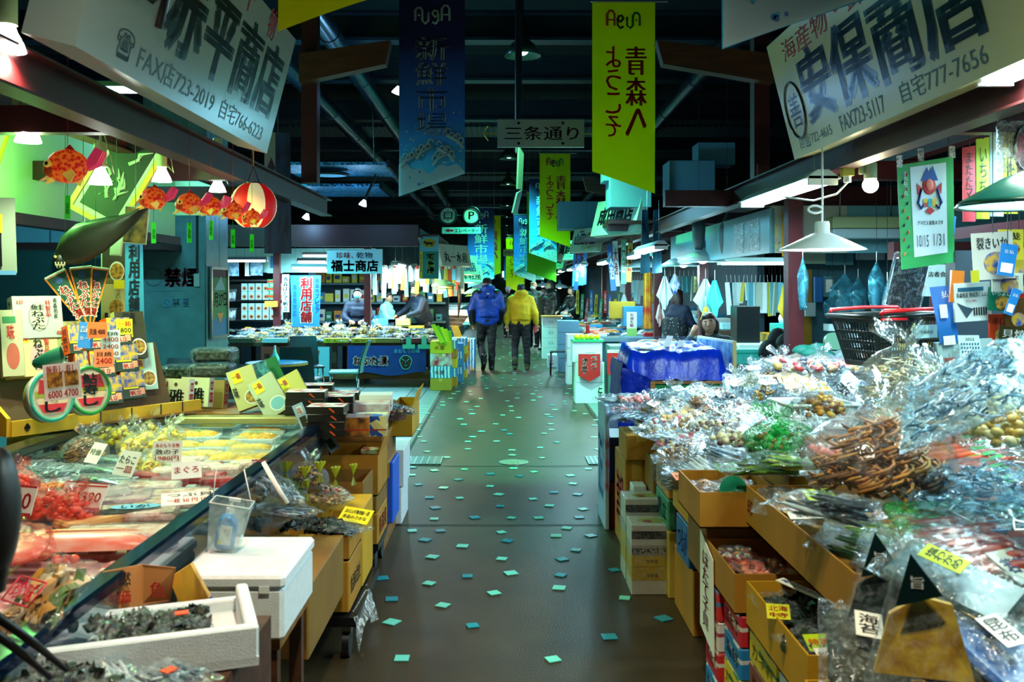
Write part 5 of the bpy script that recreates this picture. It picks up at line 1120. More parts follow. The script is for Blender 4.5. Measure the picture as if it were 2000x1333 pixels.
for p,q in(((-.0,-.32,-.4),(.02,-.28,.4)),((0,.28,-.4),(.02,.32,.4)),((0,-.3,-.4),(.02,.3,-.37)),((0,-.3,.37),(.02,.3,.4))):B.b2(p,q,STEEL)
B.build('frame',t);B=MB();B.b2((.0,-.28,-.37),(.006,.28,-.18),fl('#3c6c9c'));B.b2((0,-.28,-.18),(.006,.28,.28),fl('#4c8048'));B.b2((0,-.28,.28),(.006,.28,.37),fl('#581c28'));B.text('1月27日',(.009,-.25,-.05),(0,1,0),.5,(0,0,1),.16,INK,.03);B.poly([(.009,-.1,-.12),(.009,.15,-.12),(.009,.02,-.24)],OR2);B.poly([(.009,-.2,.14),(.009,.2,.14),(.009,.05,.3)],fl('#a0b8b0'));B.build('printed_sheet',t)
def chair(px,Y,rz,col,lb,kind_='stack'):
    t=thing('chair',lb,'chair',((px-CX)*Y/F,Y,0),rz,'chairs of the rest area');m=col
    B=MB();B.rbox((-.22,-.2,.42),(.22,.2,.45),m,.02);B.build('seat',t)
    B=MB();g=[]
    for i in range(9):
        for j in range(7):u=i/8*2-1;v=j/6;g.append((u*.21*(1-.08*v*v),.2+.04*(1-u*u)+.1*v*v+.02*v,.44+.42*v if j else.43))
    B.add(g,[(i*7+j,i*7+7+j,i*7+8+j,i*7+j+1)for i in range(8)for j in range(6)],m,True);B.add([(x,y+.02,z)for x,y,z in g],[(i*7+j,i*7+1+j,i*7+8+j,i*7+j+7)for i in range(8)for j in range(6)],m,True);B.build('backrest',t)
    for x in(-.19,.19):
        for y in(-.17,.17):B=MB();B.tube([(x,y,.42),(x*1.12,y*1.25,0)],.011,CHROME,8);B.build('leg',t)
GCH=mat('grey_seat','#5c7c84',.5);BCH=mat('dark_seat','#12202c',.5)
chair(672,12.6,-1.45,GCH,'grey plastic chair seen from the side, in front of the blue booth cloth')
chair(350,9.2,.1,BCH,'dark chair against the metal pillar');chair(478,8.4,.2,BCH,'dark chair behind the seaweed packs')
chair(590,11.6,3.1,BCH,'dark chair standing behind the round table');chair(120,9.0,.3,BCH,'dark chair behind the pennants');chair(600,13.4,.4,BCH,'dark low chair in front of the booth under the orange cloths')
for px,Y,r,lb in((541,10.6,.35,'round blue topped table with an orange edge'),(700,16,.01,None)):
    if not lb:continue
    t=thing('round_table',lb,'table',((px-CX)*Y/F,Y,0));B=MB();B.cyl((0,0,.7),(0,0,.725),r,mat('table_edge','#b8742c',.4),n=32);B.cyl((0,0,.725),(0,0,.73),r,mat('table_blue','#3878c0',.2),n=32);B.build('tabletop',t)
    B=MB();B.cyl((0,0,.02),(0,0,.7),.03,STEEL);B.build('leg',t);B=MB();B.cyl((0,0,0),(0,0,.025),.22,STEEL,n=20);B.build('base',t)
t=thing('spray_bottle','small white spray bottle on the round blue table','bottle',at(537,709,10.6));B=MB();B.lathe([(0,0),(.05,0),(.055,.05),(.02,.12),(.015,.15),(0,.15)],mat('aqua_bottle','#78d0d8',.3),n=14);B.build('bottle',t);B=MB();B.cyl((0,0,.15),(0,0,.2),.012,WHT);B.build('nozzle',t)
# dim interior behind the pillar
B=MB();B.b2((-9,13,0),(-5.2,13.1,2.3),mat('grey_partition','#3c4c50',.7));B.b2((-6.3,12.98,.0),(-5.6,13,2.0),mat('dark_door','#20282c',.6));o=B.build('wall_partition');o['kind']='structure'
B=MB();B.b2((-5.15,12.9,0),(-4.75,12.95,2.1),mat('teal_panel','#4c9c90',.6));single(B,'teal_panel','pale teal upright panel lit behind the pennants','panel')
for i in range(3):
    carton('foam_box','pale blue foam box on the high shelf behind the dried fish, %s'%['outermost','middle','nearest the pillar'][i],(-4.5+i*.42-.6,9.5,2.05),(-4.1+i*.42-.6,9.9,2.32),mat('bluish_foam','#6c9cb4',.7),cat='foam box',tape=False,group='foam boxes on the high shelf')
B=MB();B.b2((-6,9.4,1.98),(-3.5,10.0,2.05),mat('dark_wine',''));single(B,'high_shelf','dark high shelf carrying pale blue foam boxes','shelf')
# ================================================================ corner booth at the far side (table along the back, Y about 15)
BY=15.0
TBW=mat('table_wood','#4c3418',.6,var=.3,vscale=4)
t=thing('market_table','long dark wooden counter of the corner booth covered with bagged goods','table',(-2.6,BY+.7,0))
B=MB();B.b2((-1.9,-.6,.62),(1.48,.6,.68),TBW);B.build('tabletop',t)
B=MB();B.b2((-1.9,-.55,.08),(1.4,-.5,.22),WOOD);B.build('lower_rail',t)
for x in(-1.8,-.2,1.4):
    for y in(-.5,.5):B=MB();B.b2((x-.04,y-.04,0),(x+.04,y+.04,.62),TBW);B.build('leg',t)
B=MB();B.b2((-6.2,BY-.1,0),(-4.55,BY+1.0,.66),mat('steel_cabinet','#3c5c68',.4,metal=.5));B.b2((-5.3,BY-.11,.05),(-5.28,BY-.1,.6),BLACK);B.cyl((-4.72,BY-.13,.3),(-4.72,BY-.13,.5),.012,CHROME)
single(B,'steel_counter','dull steel cabinet counter next to the pillar carrying bagged goods','counter')
t=thing('cloth_banner','dark blue cloth with red outlined pickle writing and a warrior face hanging from the counter','banner',(-1.93,BY-.03,.64))
B=MB();g=[]
for i in range(25):
    for j in range(7):g.append((-.62+1.28*i/24,.012*math.sin(i*.9)*j/6,-.46*j/6+(.03*math.sin(i*.35)*j/6)))
B.add(g,[(i*7+j,i*7+7+j,i*7+8+j,i*7+j+1)for i in range(24)for j in range(6)],mat('navy_cloth','#183c8c',.7,var=.2),True);B.build('cloth',t)
B=MB();B.text('ねぶた漬',(-.52,-.022,-.32),(1,0,0),.56,(0,0,1),.15,fl('#d0c8c0'),.09);B.text('ねぶた漬',(-.51,-.026,-.315),(1,0,0),.54,(0,0,1),.14,fl('#a81c20'),.03);B.text('あおもりの味',(.14,-.02,-.12),(1,0,0),.42,(0,0,1),.07,fl('#58b8d0'),.01)
B.poly([(.33+.1*math.cos(a)*(1+.1*math.sin(3*a)),-.02,-.27+.12*math.sin(a))for a in[k*PI/10 for k in range(20)]],fl('#88c8b8'));B.poly([(.33+.088*math.cos(a)*(1+.1*math.sin(3*a)),-.022,-.27+.108*math.sin(a))for a in[k*PI/10 for k in range(20)]],fl('#0a2018'))
for s_ in(-1,1):B.tube([(.33+s_*.02,-.025,-.25),(.33+s_*.06,-.025,-.21)],.006,fl('#88c8b8'),4);B.poly([(.33+s_*.04,-.026,-.28),(.33+s_*.07,-.026,-.27),(.33+s_*.05,-.026,-.31)],REDI)
B.tube([(.31,-.025,-.32),(.35,-.025,-.32)],.006,fl('#88c8b8'),4);B.tube([(.33,-.025,-.24),(.33,-.025,-.29)],.005,fl('#88c8b8'),4);B.build('lettering',t)
for i,(x,rz,m,s,lb)in enumerate(((-3.65,.0,'#8c2c14','味のふる里','dark orange cloth hanging from the corner counter behind the round table'),(-3.15,.4,'#a83c18','ねぶた漬','tilted orange cloth with black writing overlapping the white sheet'),(-3.02,0,'#88c0cc','氷','pale sheet with a red kanji for ice hanging from the corner counter'))):
    B=MB();w_,h_=(.6,.34)if i==0 else(.34,.3)if i==1 else(.36,.48)
    B.slab([(-w_/2,0,-h_),(w_/2,0,-h_),(w_/2,0,0),(-w_/2,0,0)],(0,.006,0),fl(m,.7));B.text(s,(-w_*.4,-.004,-h_*.6 if i<2 else-h_*.7),(1,0,0),w_*.8 if i<2 else.12,(0,0,1),.1,INK if i<2 else REDI,.03)
    single(B,'hanging_cloth',lb,'cloth',(x,BY-.04-.02*(i==1),.62),(0,rz,0))
# goods on the two counters, as rows of bags
GBR='bags on the corner booth counter'
PALS=['whitebait','silver','cod','squid','peanut','candy','scallop','kelp','shrimp','fried','whitebait','silver','cod']
rr=random.Random(11);FR=['front','second','third','back']
for r_ in range(4):
    for c_ in range(15):
        x=-4.4+c_*.222+rr.uniform(-.04,.04);y=BY+.2+r_*.27;kd=PALS[rr.randrange(10 if c_>5 else 13)]
        pack(kd,(x,y,.69+r_*.045),rr.uniform(-.8,.8),'bag of %s in the %s row of the corner counter, %s from the cabinet'%(sn(kd),FR[r_],ORD1[c_]),GBR,1.1,c_,name='goods_bag',st='yellow' if rr.random()<.3 else None)
for r_ in range(3):
    for c_ in range(6):
        x=-5.9+c_*.25;kd=('greenbean','kelp','silver','whitebait','cod')[rr.randrange(5)]
        pack(kd,(x+rr.uniform(-.03,.03),BY+.1+r_*.3,.67+r_*.08),rr.uniform(-.6,.6),'bag of %s in the %s row on the steel cabinet, %s from outer end'%(sn(kd),FR[r_],ORD1[c_]),'bags on the steel cabinet',.9,c_,name='goods_bag')
for i,(x,m,s)in enumerate(((-4.3,'#3c3420',''),(-3.75,'#9cb8bc',''),(-3.3,'#8c7028','青森県'),(-2.75,'#c8ac1c','りんご'),(-2.3,'#c0a01c','みやげ'),(-1.9,'#8c7028',''),(-1.45,'#701c1c',''))):
    B=MB();B.b2((-.2,-.04,0),(.2,.12,.07),fl(m,.6));
    if s:B.text(s,(-.15,-.043,.01),(1,0,0),.3,(0,0,1),.045,REDI,.02)
    single(B,'shallow_carton','shallow printed carton at the front edge of the corner counter, %s from the pillar'%ORD[i],'carton',(x,BY+.08,.681),group='shallow cartons on the counter edge')
for i,x in enumerate((-1.55,-1.3)):B=MB();B.slab([(-.1,0,-.1),(.1,0,-.1),(.1,0,-.03),(.04,0,-.03),(.04,0,.09),(-.04,0,.09),(-.04,0,-.03),(-.1,0,-.03)],(0,.006,0),fl('#58b898',.6));single(B,'card_holder','pale green T shaped card clipped above the warrior face cloth, %s'%('inner','outer')[i],'card',(x,BY-.07,.69))
# box stack at the aisle end of the counter, with yellow leaflets
CB=[fl('#a88420',.6),mat('blue_white_carton','#c8d8dc',.6,col2='#1c7cb0',kind='wave',vscale=6),mat('red_white_carton','#d0d4d0',.6,col2='#b82028',vscale=9),fl('#d8b818',.6),fl('#3c80b0',.6),CARD]
k=0
for x,y,n_ in((-.98,14.35,4),(-.92,14.9,5),(-.85,15.6,5),(-.82,16.3,5),(-.8,17.0,4),(-.72,17.8,3)):
    for j in range(n_):
        m=CB[(k*5+j*7+k*j)%6];h=(.19,.15,.13,.14,.15,.2)[k]
        carton('stacked_carton','printed carton, %s up in the %s stack along the corner counter end'%(ORD[j]if j else 'lowest',ORD[k]),(x-.16,y-.2,j*h),(x+.16,y+.2,j*h+h-.004),m,tape=(j%2==0),texts=[('f',.2,.3,.5,.35,('水産','漁協','名産','港','旬','味')[k],REDI if j%2 else BLACK)]if j%2 else[],group='printed cartons along the counter end')
    k+=1
for i in range(5):B=MB();B.slab([(0,0,0),(.07,0,.02),(-.08,0,.3),(-.14,0,.28)],(0,.008,0),fl(('#c8d418','#88b820','#e8e040')[i%3],.5));single(B,'leaflet','yellow green leaflet leaning in the box at the counter end, %s of the fan'%ORD[i],'leaflet',(-.98+i*.03,14.1+i*.03,.58-.03*i+.15),(.1,.1*i,0),group='leaflet fan')
# bundles of bamboo at the aisle
B=MB()
t=thing('bamboo_bundle','bundle of thin bamboo rods leaning at the counter end beside the blue jacket walker','bundle',(-.72,17.6,0))
for i in range(7):B=MB();B.cyl((.0+i*.025,0,.0),(-.3+i*.02,.1,.85),.009,YW,n=6);B.build('rod',t)
# booth back: steel shelf with cans, white fascia, signs, lamps
PWH=mat('pale_teal_wall','#a0d8d0',.6);PBL=mat('blue_shelf_wall','#123440',.7,col2='#10303c',vscale=9)
B=MB();B.b2((-8,18.2,0),(-1.1,18.3,2.4),PBL);o=B.build('wall_booth');o['kind']='structure'
B=MB();B.b2((-5.6,16.4,1.85),(-2.3,16.5,2.28),PWH);o=B.build('trim_60');o['kind']='structure'
t=thing('shop_signboard','white signboard with red dried goods writing over bold black kanji, corner booth','sign',at(693,511,BY))
B=MB();B.b2((-.45,-.02,-.2),(.45,.02,.2),mat('sign_pale','#b8dce0',.4));B.build('sign_board',t)
B=MB();B.text('福士商店',(-.38,-.025,-.16),(1,0,0),.76,(0,0,1),.18,INK,.04);B.text('珍味、',(-.3,-.025,.05),(1,0,0),.28,(0,0,1),.1,REDI,.03);B.text('乾物',(.03,-.025,.05),(1,0,0),.26,(0,0,1),.1,fl('#1c2c5c'),.02);B.build('lettering',t)
t=thing('cloth_banner','blue banner with large red outlined kanji for member shop hanging over the corner counter','banner',at(598,590,15.6),.05)
B=MB();B.slab([(-.23,0,-.42),(.22,0,-.42),(.25,0,.45),(-.27,0,.45)],(0,.005,0),fl('#2c84d8',.7));B.b2((-.25,.006,-.4),(-.12,.01,.44),fl('#9cd0e8'));B.build('cloth',t)
B=MB();B.text('利用店舗',(-.1,-.006,-.36),(1,0,0),.2,(0,0,1),.78,WHT,.09,vert=True);B.text('利用店舗',(-.09,-.01,-.35),(1,0,0),.18,(0,0,1),.76,REDI,.04,vert=True);B.text('青森市プレミア',(.15,-.006,-.2),(1,0,0),.07,(0,0,1),.6,fl('#10305c'),.02,vert=True);B.text('商店街対応',(-.22,-.006,-.25),(1,0,0),.06,(0,0,1),.55,fl('#10305c'),.01,vert=True);B.build('lettering',t)
t=thing('can_shelf','black shelf with rows of small white round labelled cans beside the pillar','shelf',at(490,588,16.6)-V3((0,0,.37)))
B=MB();B.b2((-.62,.2,0),(.62,.24,.75),BLACK)
for z in(0,.36,.72):B.b2((-.62,0,z),(.62,.24,z+.03),BLACK)
for x in(-.62,.6):B.b2((x,0,0),(x+.02,.24,.75),BLACK)
B.build('rack',t)
for r_ in range(4):
    for c_ in range(6):
        B=MB();B.b2((-.055,-.04,0),(.055,.04,.145),fl('#a8d0d8',.4));B.disc((0,-.041,.055),.04,fl('#c87c50'),n=12);B.disc((0,-.042,.055),.02,fl('#381c10'),n=8)
        single(B,'food_can','small white can with an orange disc, %s shelf layer, %s from the blue bags'%(('lowest','second','third','topmost')[r_],ORD[c_]),'can',at(490,588,16.6)+V3((-.12+c_*.128,.05,-.34+(0,.15,.36,.51)[r_])),group='small cans on the black shelf')
for i in range(2):pack('whitebait',at(451,615-i*37,16.6),0,'blue and white bag at the end of the can shelf, %s'%('lower','upper')[i],'blue bags on the can shelf',1.0,i,rx=1.2)
for i in range(3):B=MB();B.cyl((0,0,0),(0,0,.075),.1,fl('#30a050',.4),n=20);B.cyl((0,0,.02),(0,0,.055),.102,fl('#c83028',.4),n=20);single(B,'food_tin','green tin with red band, %s in the column beside the can shelf'%('lowest','middle','top')[i],'tin',at(533,581,16.2)+V3((0,0,-.02+i*.13)),group='tins in the column')
carton('wooden_box','small orange box with a red ball sweet on top beside the tins',at(530,600,16)-V3((.1,.08,0)),at(530,600,16)+V3((.1,.08,.1)),fl('#e89028'),tape=False,cat='box')
for i,(px,py,w_,h_,m,lb)in enumerate(((462,523,.3,.3,mat('blue_menu','#c8e8f8',.5,col2='#1c80b8',vscale=12),'blue white food menu sheet beside the pillar tube lamps'),(478,523,.2,.3,PAPER,'white menu sheet with food line drawing'),(500,522,.24,.3,mat('blue_menu',''),'second blue menu sheet below the tube lamps'),(537,513,.28,.38,mat('mint_sheet','#a8d8d0',.5),'mint framed notice sheet at the end of the menus'))):
    B=MB();B.b2((-w_/2,-.01,-h_/2),(w_/2,0,h_/2),m)
    if i==3:B.b2((-.08,-.013,-.1),(.1,-.01,.12),fl('#2888c0'))
    single(B,'menu_sheet',lb,'sheet',at(px,py,16.35))
B=MB();B.b2((-.06,-.01,-.32),(.06,0,.32),PAPER);B.text('青森ほたて帆立',(-.04,-.013,-.3),(1,0,0),.08,(0,0,1),.58,INK,.02,vert=True);single(B,'notice_strip','narrow white writing strip on the red booth post','sign',at(558,573,15.6))
TUBE=mat('tube_glow','#d8f8ff',em=9.0)
def tubelamp(loc,L_,along='x',power=20,lb='',n_=2,col=COOL,w_=.16,group=None,rz=0,sheet=True):
    t=thing('fluorescent_lamp',lb,'lamp',loc,rz if along=='x' else PI/2+rz,group)
    B=MB();B.slab([(-L_/2,-w_/2,0),(-L_/2,w_/2,0),(-L_/2,.03,.05),(-L_/2,-.03,.05)],(L_,0,0),fl('#b8ccd0',.5));B.build('reflector',t)
    for i in range(n_):B=MB();y=(i-(n_-1)/2)*.07;B.cyl((-L_/2+.02,y,-.018),(L_/2-.02,y,-.018),.015,TUBE,n=10);B.build('tube',t)
    B=MB();B.box((-L_/2+.01,0,-.01),(.02,w_*.8,.05),WHT);B.box((L_/2-.01,0,-.01),(.02,w_*.8,.05),WHT);B.build('end_cap',t)
    top=2.44 if loc[2]<2.35 else 5.4
    for x in(-L_*.4,L_*.4):B=MB();B.cyl((x,0,.04),(x,0,top-loc[2]),.003,STEEL,n=4);B.build('chain',t)
    light('AREA',(0,0,-.04),power,col,size=L_*.95,sy=.12,parent=t)
tubelamp(at(470,508,15.4),.9,'x',40,'double fluorescent lamp glowing beside the grey pillar over the can shelf')
tubelamp(at(610,510,15.6),.5,'x',16,'upper short fluorescent lamp left of the bold kanji signboard');tubelamp(at(605,522,15.3),.6,'x',16,'lower short fluorescent lamp left of the bold kanji signboard')
tubelamp((-1.9,16.6,2.0),1.3,'y',55,'fluorescent lamp running back behind the corner signboard, nearest');tubelamp((-1.75,18.6,2.0),1.3,'y',45,'fluorescent lamp behind the parcel service banner, second of the run');tubelamp((-1.6,21,2.1),1.3,'y',55,'fluorescent lamp over the fish trays deeper on the booth side')
tubelamp((-2.9,16.0,2.15),1.2,'x',50,'fluorescent lamp hidden behind the corner signboard')
tubelamp((-3.3,7.2,3.15),1.3,'x',60,'fluorescent lamp high before the grey pillar, hidden by the signboard',col='#70e8f0')  # added in front of the pillar to light it teal
light('AREA',(-3.9,12.5,4.15),200,'#50e0e0',size=1.6,sy=.15,name='rest_area_tube_light')  # fill light and its fixture below are added, kept out of sight
t=thing('fluorescent_lamp','dim fluorescent lamp over the rest area floor','lamp',(-3.9,12.5,4.21));B=MB();B.b2((-.8,-.08,0),(.8,.08,.05),WHT);B.cyl((0,0,.05),(0,0,1.2),.01,STEEL,n=6);B.build('reflector',t);B=MB();B.cyl((-.78,0,-.02),(.78,0,-.02),.015,TUBE);B.build('tube',t)
# posts and parcel banner
for i,(px,Y,lb)in enumerate(((718,15.9,'red post of the corner booth behind the masked seller'),(793,18.5,'red post deeper in the booth beside the parcel banner'),(541,16.1,'dark red post beside the blue member shop banner'))):
    B=MB();B.b2((-.055,-.055,0),(.055,.055,2.5),REDPOST);single(B,'steel_post',lb,'post',((px-CX)*Y/F,Y,0))
t=thing('cloth_banner','parcel service banner, pale top with a black cat oval and green lower half','banner',at(838,503,15.5))
B=MB();B.b2((-.16,0,.1),(.16,.008,.38),fl('#68b0c8',.6));B.b2((-.16,0,-.36),(.16,.008,.1),fl('#0c7c74',.6));B.b2((-.16,-.003,-.36),(-.11,0,.1),fl('#e0b818',.6));B.build('cloth',t)
B=MB();B.disc((0,-.004,.24),.12,fl('#c89818'),n=20,ry=.075);B.ell((0,-.008,.235),(.07,.004,.022),BLACK,10,6);B.ell((-.07,-.008,.255),(.022,.004,.022),BLACK,8,5);B.tube([(.06,-.008,.24),(.1,-.008,.27)],.006,BLACK,4)
for x in(-.05,-.03,.04,.055):B.b2((x-.006,-.01,.19),(x+.006,-.007,.23),BLACK)
B.text('宅急便',(-.04,-.006,-.28),(1,0,0),.13,(0,0,1),.35,fl('#e0d020'),.04,vert=True);B.text('取扱店',(-.15,-.006,-.25),(1,0,0),.03,(0,0,1),.3,INK,.01,vert=True);B.build('lettering',t)
# hanging things behind: packets, towels, dried salmon, crossed signs
for i,(px,py,Y)in enumerate(((886,500,17),(904,518,18.5),(916,535,20),(872,490,15.8))):
    if i==3:continue
    t=thing('shop_signboard','cream shop signboard seen at a slant, %s of the row beside the blue banner'%ORD[i],'sign',at(px,py,Y),1.05,'slanted signboards of the far booths',rx=-.25)
    B=MB();B.b2((-.5,-.04,-.2),(.5,.04,.2),CREAM);B.build('sign_board',t);B=MB();B.text(('丸一水産','北浜商店','津軽屋')[i],(-.4,-.045,-.14),(1,0,0),.8,(0,0,1),.2,(INK,fl('#1c3c8c'),INK)[i],.03);B.build('lettering',t)
for i in range(60):
    x=-2.6+.03*i+rr.uniform(-.01,.01);Y=16.9+rr.uniform(0,1.2);L_=rr.uniform(.25,.6);B=MB()
    m=fl(rr.choice(('#e8f0f0','#c8e0e8','#d8d8c8','#50b0c0','#e8d848','#e06030','#d8f0f0','#f0f0f0')),.5)
    B.slab([(-.04,0,-L_),(.04,0,-L_),(.035,0,0),(-.035,0,0)],(.0,.02,0),m);B.ell((0,0.0,-.02),(.035,.02,.04),fl('#e84828' if i%4==0 else '#e8f0f0'),8,5)
    single(B,'hanging_packet','slim packet hanging below the booth lamps, %s along'%(ORD1[i%20]+('',' in the middle cluster',' in the far cluster')[i//20]),'packet',(x,Y,1.98),(0,rr.uniform(-.1,.1),rr.uniform(-.5,.5)),'packets hanging under the booth lamps')
SALD=mat('dried_salmon','#2c2014',.4,col2='#5c4024',vscale=12)
B=MB();fish(B,(0,0,0),.75,SALD,SALD,0,.25);o=single(B,'dried_salmon','whole dark dried salmon hanging by its tail beside the blue jacket','dried fish',at(894,590,17.5),(0,PI/2,0))
for i,(px,py,Y)in enumerate(((866,560,17),(925,575,21))):
    t=thing('pendant_lamp',('pale green saucer lamp over the fish booth left of the blue jacket','farther saucer lamp half hidden by the blue jacket')[i],'lamp',at(px,py,Y));B=MB();B.lathe([(.02,.13),(.1,.11),(.22,.03),(.23,0),(.2,.01)],mat('green_shade','#a8c878',.4),n=24);B.lathe([(.15,-.02),(.2,-.05),(.14,-.02)],mat('green_shade',''),n=24);B.build('lamp_shade',t)
    B=MB();B.ell((0,0,-.03),(.05,.05,.05),mat('bulb_warm','#ffe8b0',em=12));B.build('bulb',t);B=MB();B.cyl((0,0,.13),(0,0,.9),.005,BLACK,n=5);B.build('cord',t);light('POINT',(0,0,-.12),16,'#ffe8b8',size=.06,parent=t)
for i in range(48):
    r_,c_=i//16,i%16;h_=rr.uniform(.12,.26);w_=rr.uniform(.1,.17);B=MB();B.rbox((-w_/2,-.06,0),(w_/2,.06,h_),fl(rr.choice(('#d8ecec','#58b0c0','#e0d048','#c83c28','#a8d8dc','#2c80b0','#e8e8d8','#d88830','#38885c')),.5),.01);B.b2((-w_*.3,-.063,h_*.3),(w_*.3,-.06,h_*.6),fl(rr.choice(('#f0f0f0','#c82828','#183c70','#e8d830')),.5))
    single(B,'shelf_packet','packet on the booth back wall, %s shelf, %s from the can shelf'%(('lower','middle','upper')[r_],ORD1[c_]),'packet',(-3.75+c_*.165,18.02,.93+r_*.37),(0,0,rr.uniform(-.2,.2)),'packets on the booth back shelves')
for i in range(3):B=MB();B.b2((-3.9,17.93,.89+i*.37),(-1.15,18.2,.925+i*.37),fl('#608890'));single(B,'wall_shelf','%s wall shelf at the back of the corner booth'%('lower','middle','upper')[i],'shelf')
# fish booth counter deeper on the same side
t=thing('market_table','wooden fish counter deeper on the booth side with dried cod planks','table',(-1.9,20.5,0));B=MB();B.b2((-1.6,-1.7,.72),(.7,1.7,.78),WOOD);B.build('tabletop',t);B=MB();B.b2((-1.5,-1.6,0),(.6,1.6,.72),mat('blue_box','#3c7c9c',.6));B.build('base',t)
PLK=mat('dried_cod_board','#e8b088',.5,col2='#a86838',vscale=7,stretch=(1,6,1))
for i in range(9):B=MB();B.slab([(-.42,0,0),(.42,.05,.01),(.44,.25,.02),(-.4,.3,.02)],(0,0,.018),PLK if i%3 else fl('#f0d8c8',.5));single(B,'dried_cod','flat dried cod board in the pile before the fish counter, %s up'%(ORD[i]if i else 'lowest'),'dried fish',(-1.35+.03*i,18.5,.8+.025*i),(0,.06,-.15+.05*i),'dried cod pile')
for i in range(5):carton('stacked_carton','pale blue and yellow carton in the pile behind the bags, %s'%['lowest near','upper near','lowest far','upper far','yellow top'][i],(-2.4+.0*i+(i//2)*.25,16.9+(i%2)*.1,.75+(i%2)*.13),(-2.0+(i//2)*.25,17.3,.87+(i%2)*.13),(fl('#c8dce4'),fl('#58a8d0'),fl('#d8c040'),fl('#c8d870'),fl('#e8c830'))[i],group='carton pile on the booth table',tape=False)
for i,(x,Y,m)in enumerate(((-2.6,17.6,'#3890b0'),(-2.1,19.6,'#68b8d0'),(-1.6,22,'#a0d8e0'),(-1.0,21.5,'#e8e8e0'))):carton('plastic_crate','blue toned plastic crate in the booth depth, %s from the camera'%ORD[i],(x-.3,Y-.2,.78),(x+.3,Y+.2,1.05),fl(m,.5),open_=True,tape=False,cat='crate',group='crates of the far booths')
for i in range(16):kd=('silver','whitebait','candy','cod')[i%4];pack(kd,(-2.2+(i%6)*.28,19.3+(i//6)*.9,.79),i,'bag of %s on the far fish counter, %s across in the %s row'%(sn(kd),ORD1[i%6],FR[i//6]),'bags on the far fish counter',1,i,name='goods_bag')
for i in range(5):
    y=24.2+i*4.0
    t=thing('market_table','dark counter block of the far booths, %s beyond the fish counter'%ORD[i],'table',(-2.0,y,0),0,'far counters');B=MB();B.b2((-1.2,-1.6,0),(.5,1.6,.8),mat('blue_box','')if i%2 else TBW);B.build('base',t)
    B=MB();B.b2((-1.2,-1.6,.8),(.5,1.6,.86),mat('mixed_goods_top','#a8d0d8',.4,col2='#b86c40',kind='cells',vscale=12));B.build('tabletop',t)
    if i<4:tubelamp((-1.7,y,2.15),1.3,'y',28,'fluorescent lamp of the far booth row, %s beyond the fish counter'%ORD[i],group='far booth lamps')
B=MB();B.b2((-5.6,15.2,2.44),(-1.1,18.2,2.46),mat('dark_wine',''));o=B.build('trim_72');o['kind']='structure'
# ================================================================ track heads and perforated panels up in the dark
for i,(px,py,Y)in enumerate(((708,402,13.5),(597,428,14.5),(774,183,11))):
    t=thing('spot_lamp',('bluish glowing ceiling spot below the air ducts','lower bluish ceiling spot beside the sea banner','pale saucer lamp glowing behind the blue banner')[i],'lamp',at(px,py,Y),ry=.35);B=MB();B.lathe([(.02,.09),(.05,.03),(.06,0),(0,-.01)],mat('bulb_blue','#b0dcff',em=8),n=18);B.build('bulb',t);B=MB();B.cyl((0,0,.09),(.03,0,.45),.02,BLACKM);B.cyl((.03,0,.45),(-.75,0,2.4),.01,BLACKM,n=6);B.build('arm',t);light('POINT',(0,0,-.1),10,'#88c8ff',size=.05,parent=t)
PF=mat('perforated_panel','#3c8cb8',.5,col2='#102838',kind='voro',vscale=26)
for i,(px,py,Y,w_,d)in enumerate(((665,335,13.2,1.5,.7),(655,375,14.5,1.6,.8))):B=MB();B.b2((-w_/2,-d,0),(w_/2,d,.04),PF);B.b2((w_/2,-d,-.03),(w_/2+.04,d,.07),BLACKM);single(B,'ceiling_panel',('perforated bluish ceiling panel under the ducts','second perforated ceiling panel farther back')[i],'panel',at(px,py,Y))
B=MB();B.lathe([(.28,0),(.30,.02),(.30,.04),(.28,.05)],BLACKM,n=30);B.lathe([(0,.02),(.28,.02)],fl('#78b8d8'),n=30);single(B,'ring_lamp','oval ring fitting on the perforated ceiling panel','lamp',at(641,338,13.0)+V3((0,0,-.05)))
# ================================================================ right: dried goods stall
def HR(x,y):  # height of the heap over the floor
    return.75+.27*max(0,min(x-.85,1.3))+(.02*math.sin(x*5+y*3))
B=MB();B.b2((1.14,3.98,0),(3.0,5.78,.52),CARD2)
single(B,'display_counter','brown stepped counter under the heap of dried goods bags','counter')
B=MB();g=[]
for i in range(12):
    for j in range(16):x=1.15+i*.17;y=3.55+j*.18;g.append((x,y,HR(x,y)-.075))
B.add(g,[(i*16+j,i*16+16+j,i*16+17+j,i*16+j+1)for i in range(11)for j in range(15)],mat('grey_cloth','#58666c',.8))
for i in range(11):a,b=g[i*16],g[i*16+16];B.add([a,b,(b[0],b[1],.5),(a[0],a[1],.5)],[(0,1,2,3)],CARD2)
single(B,'sloping_cloth','grey cloth laid over the sloping display under the bags','cloth')
GRP='heap of bags on the dried goods stall'
rr=random.Random(21)
ROWS=[]
kinds_near=['squid','brown','jerky','kelp','cod','mushroom','peanut','fried']
kinds_all=['redbean','floss','fried','kelp','squid','candy','mushroom','scallop','silver','whitebait','peanut','cod','brown','jerky','shrimp']
taken=[]
def special(kd,px,py,z,rz,sc,lb,st=None,rx=0,ry=0,var=0,dz=0):
    p=on(px,py,z);p.z+=dz;pack(kd,p,rz,lb,'picked bags of the dried goods stall',sc,var,rx,ry,st,name=('tied_bag' if FOOD[kd]['wraps']=='knot' else 'snack_bag'));taken.append((p.x,p.y))
special('redbean',1462,880,.93,-.55,1.25,'large clear bag of speckled red and cream beans at the middle of the stall',ry=.1)
special('green',1525,895,.93,.2,1.15,'bulging bag of sweets in green netting beside the speckled beans')
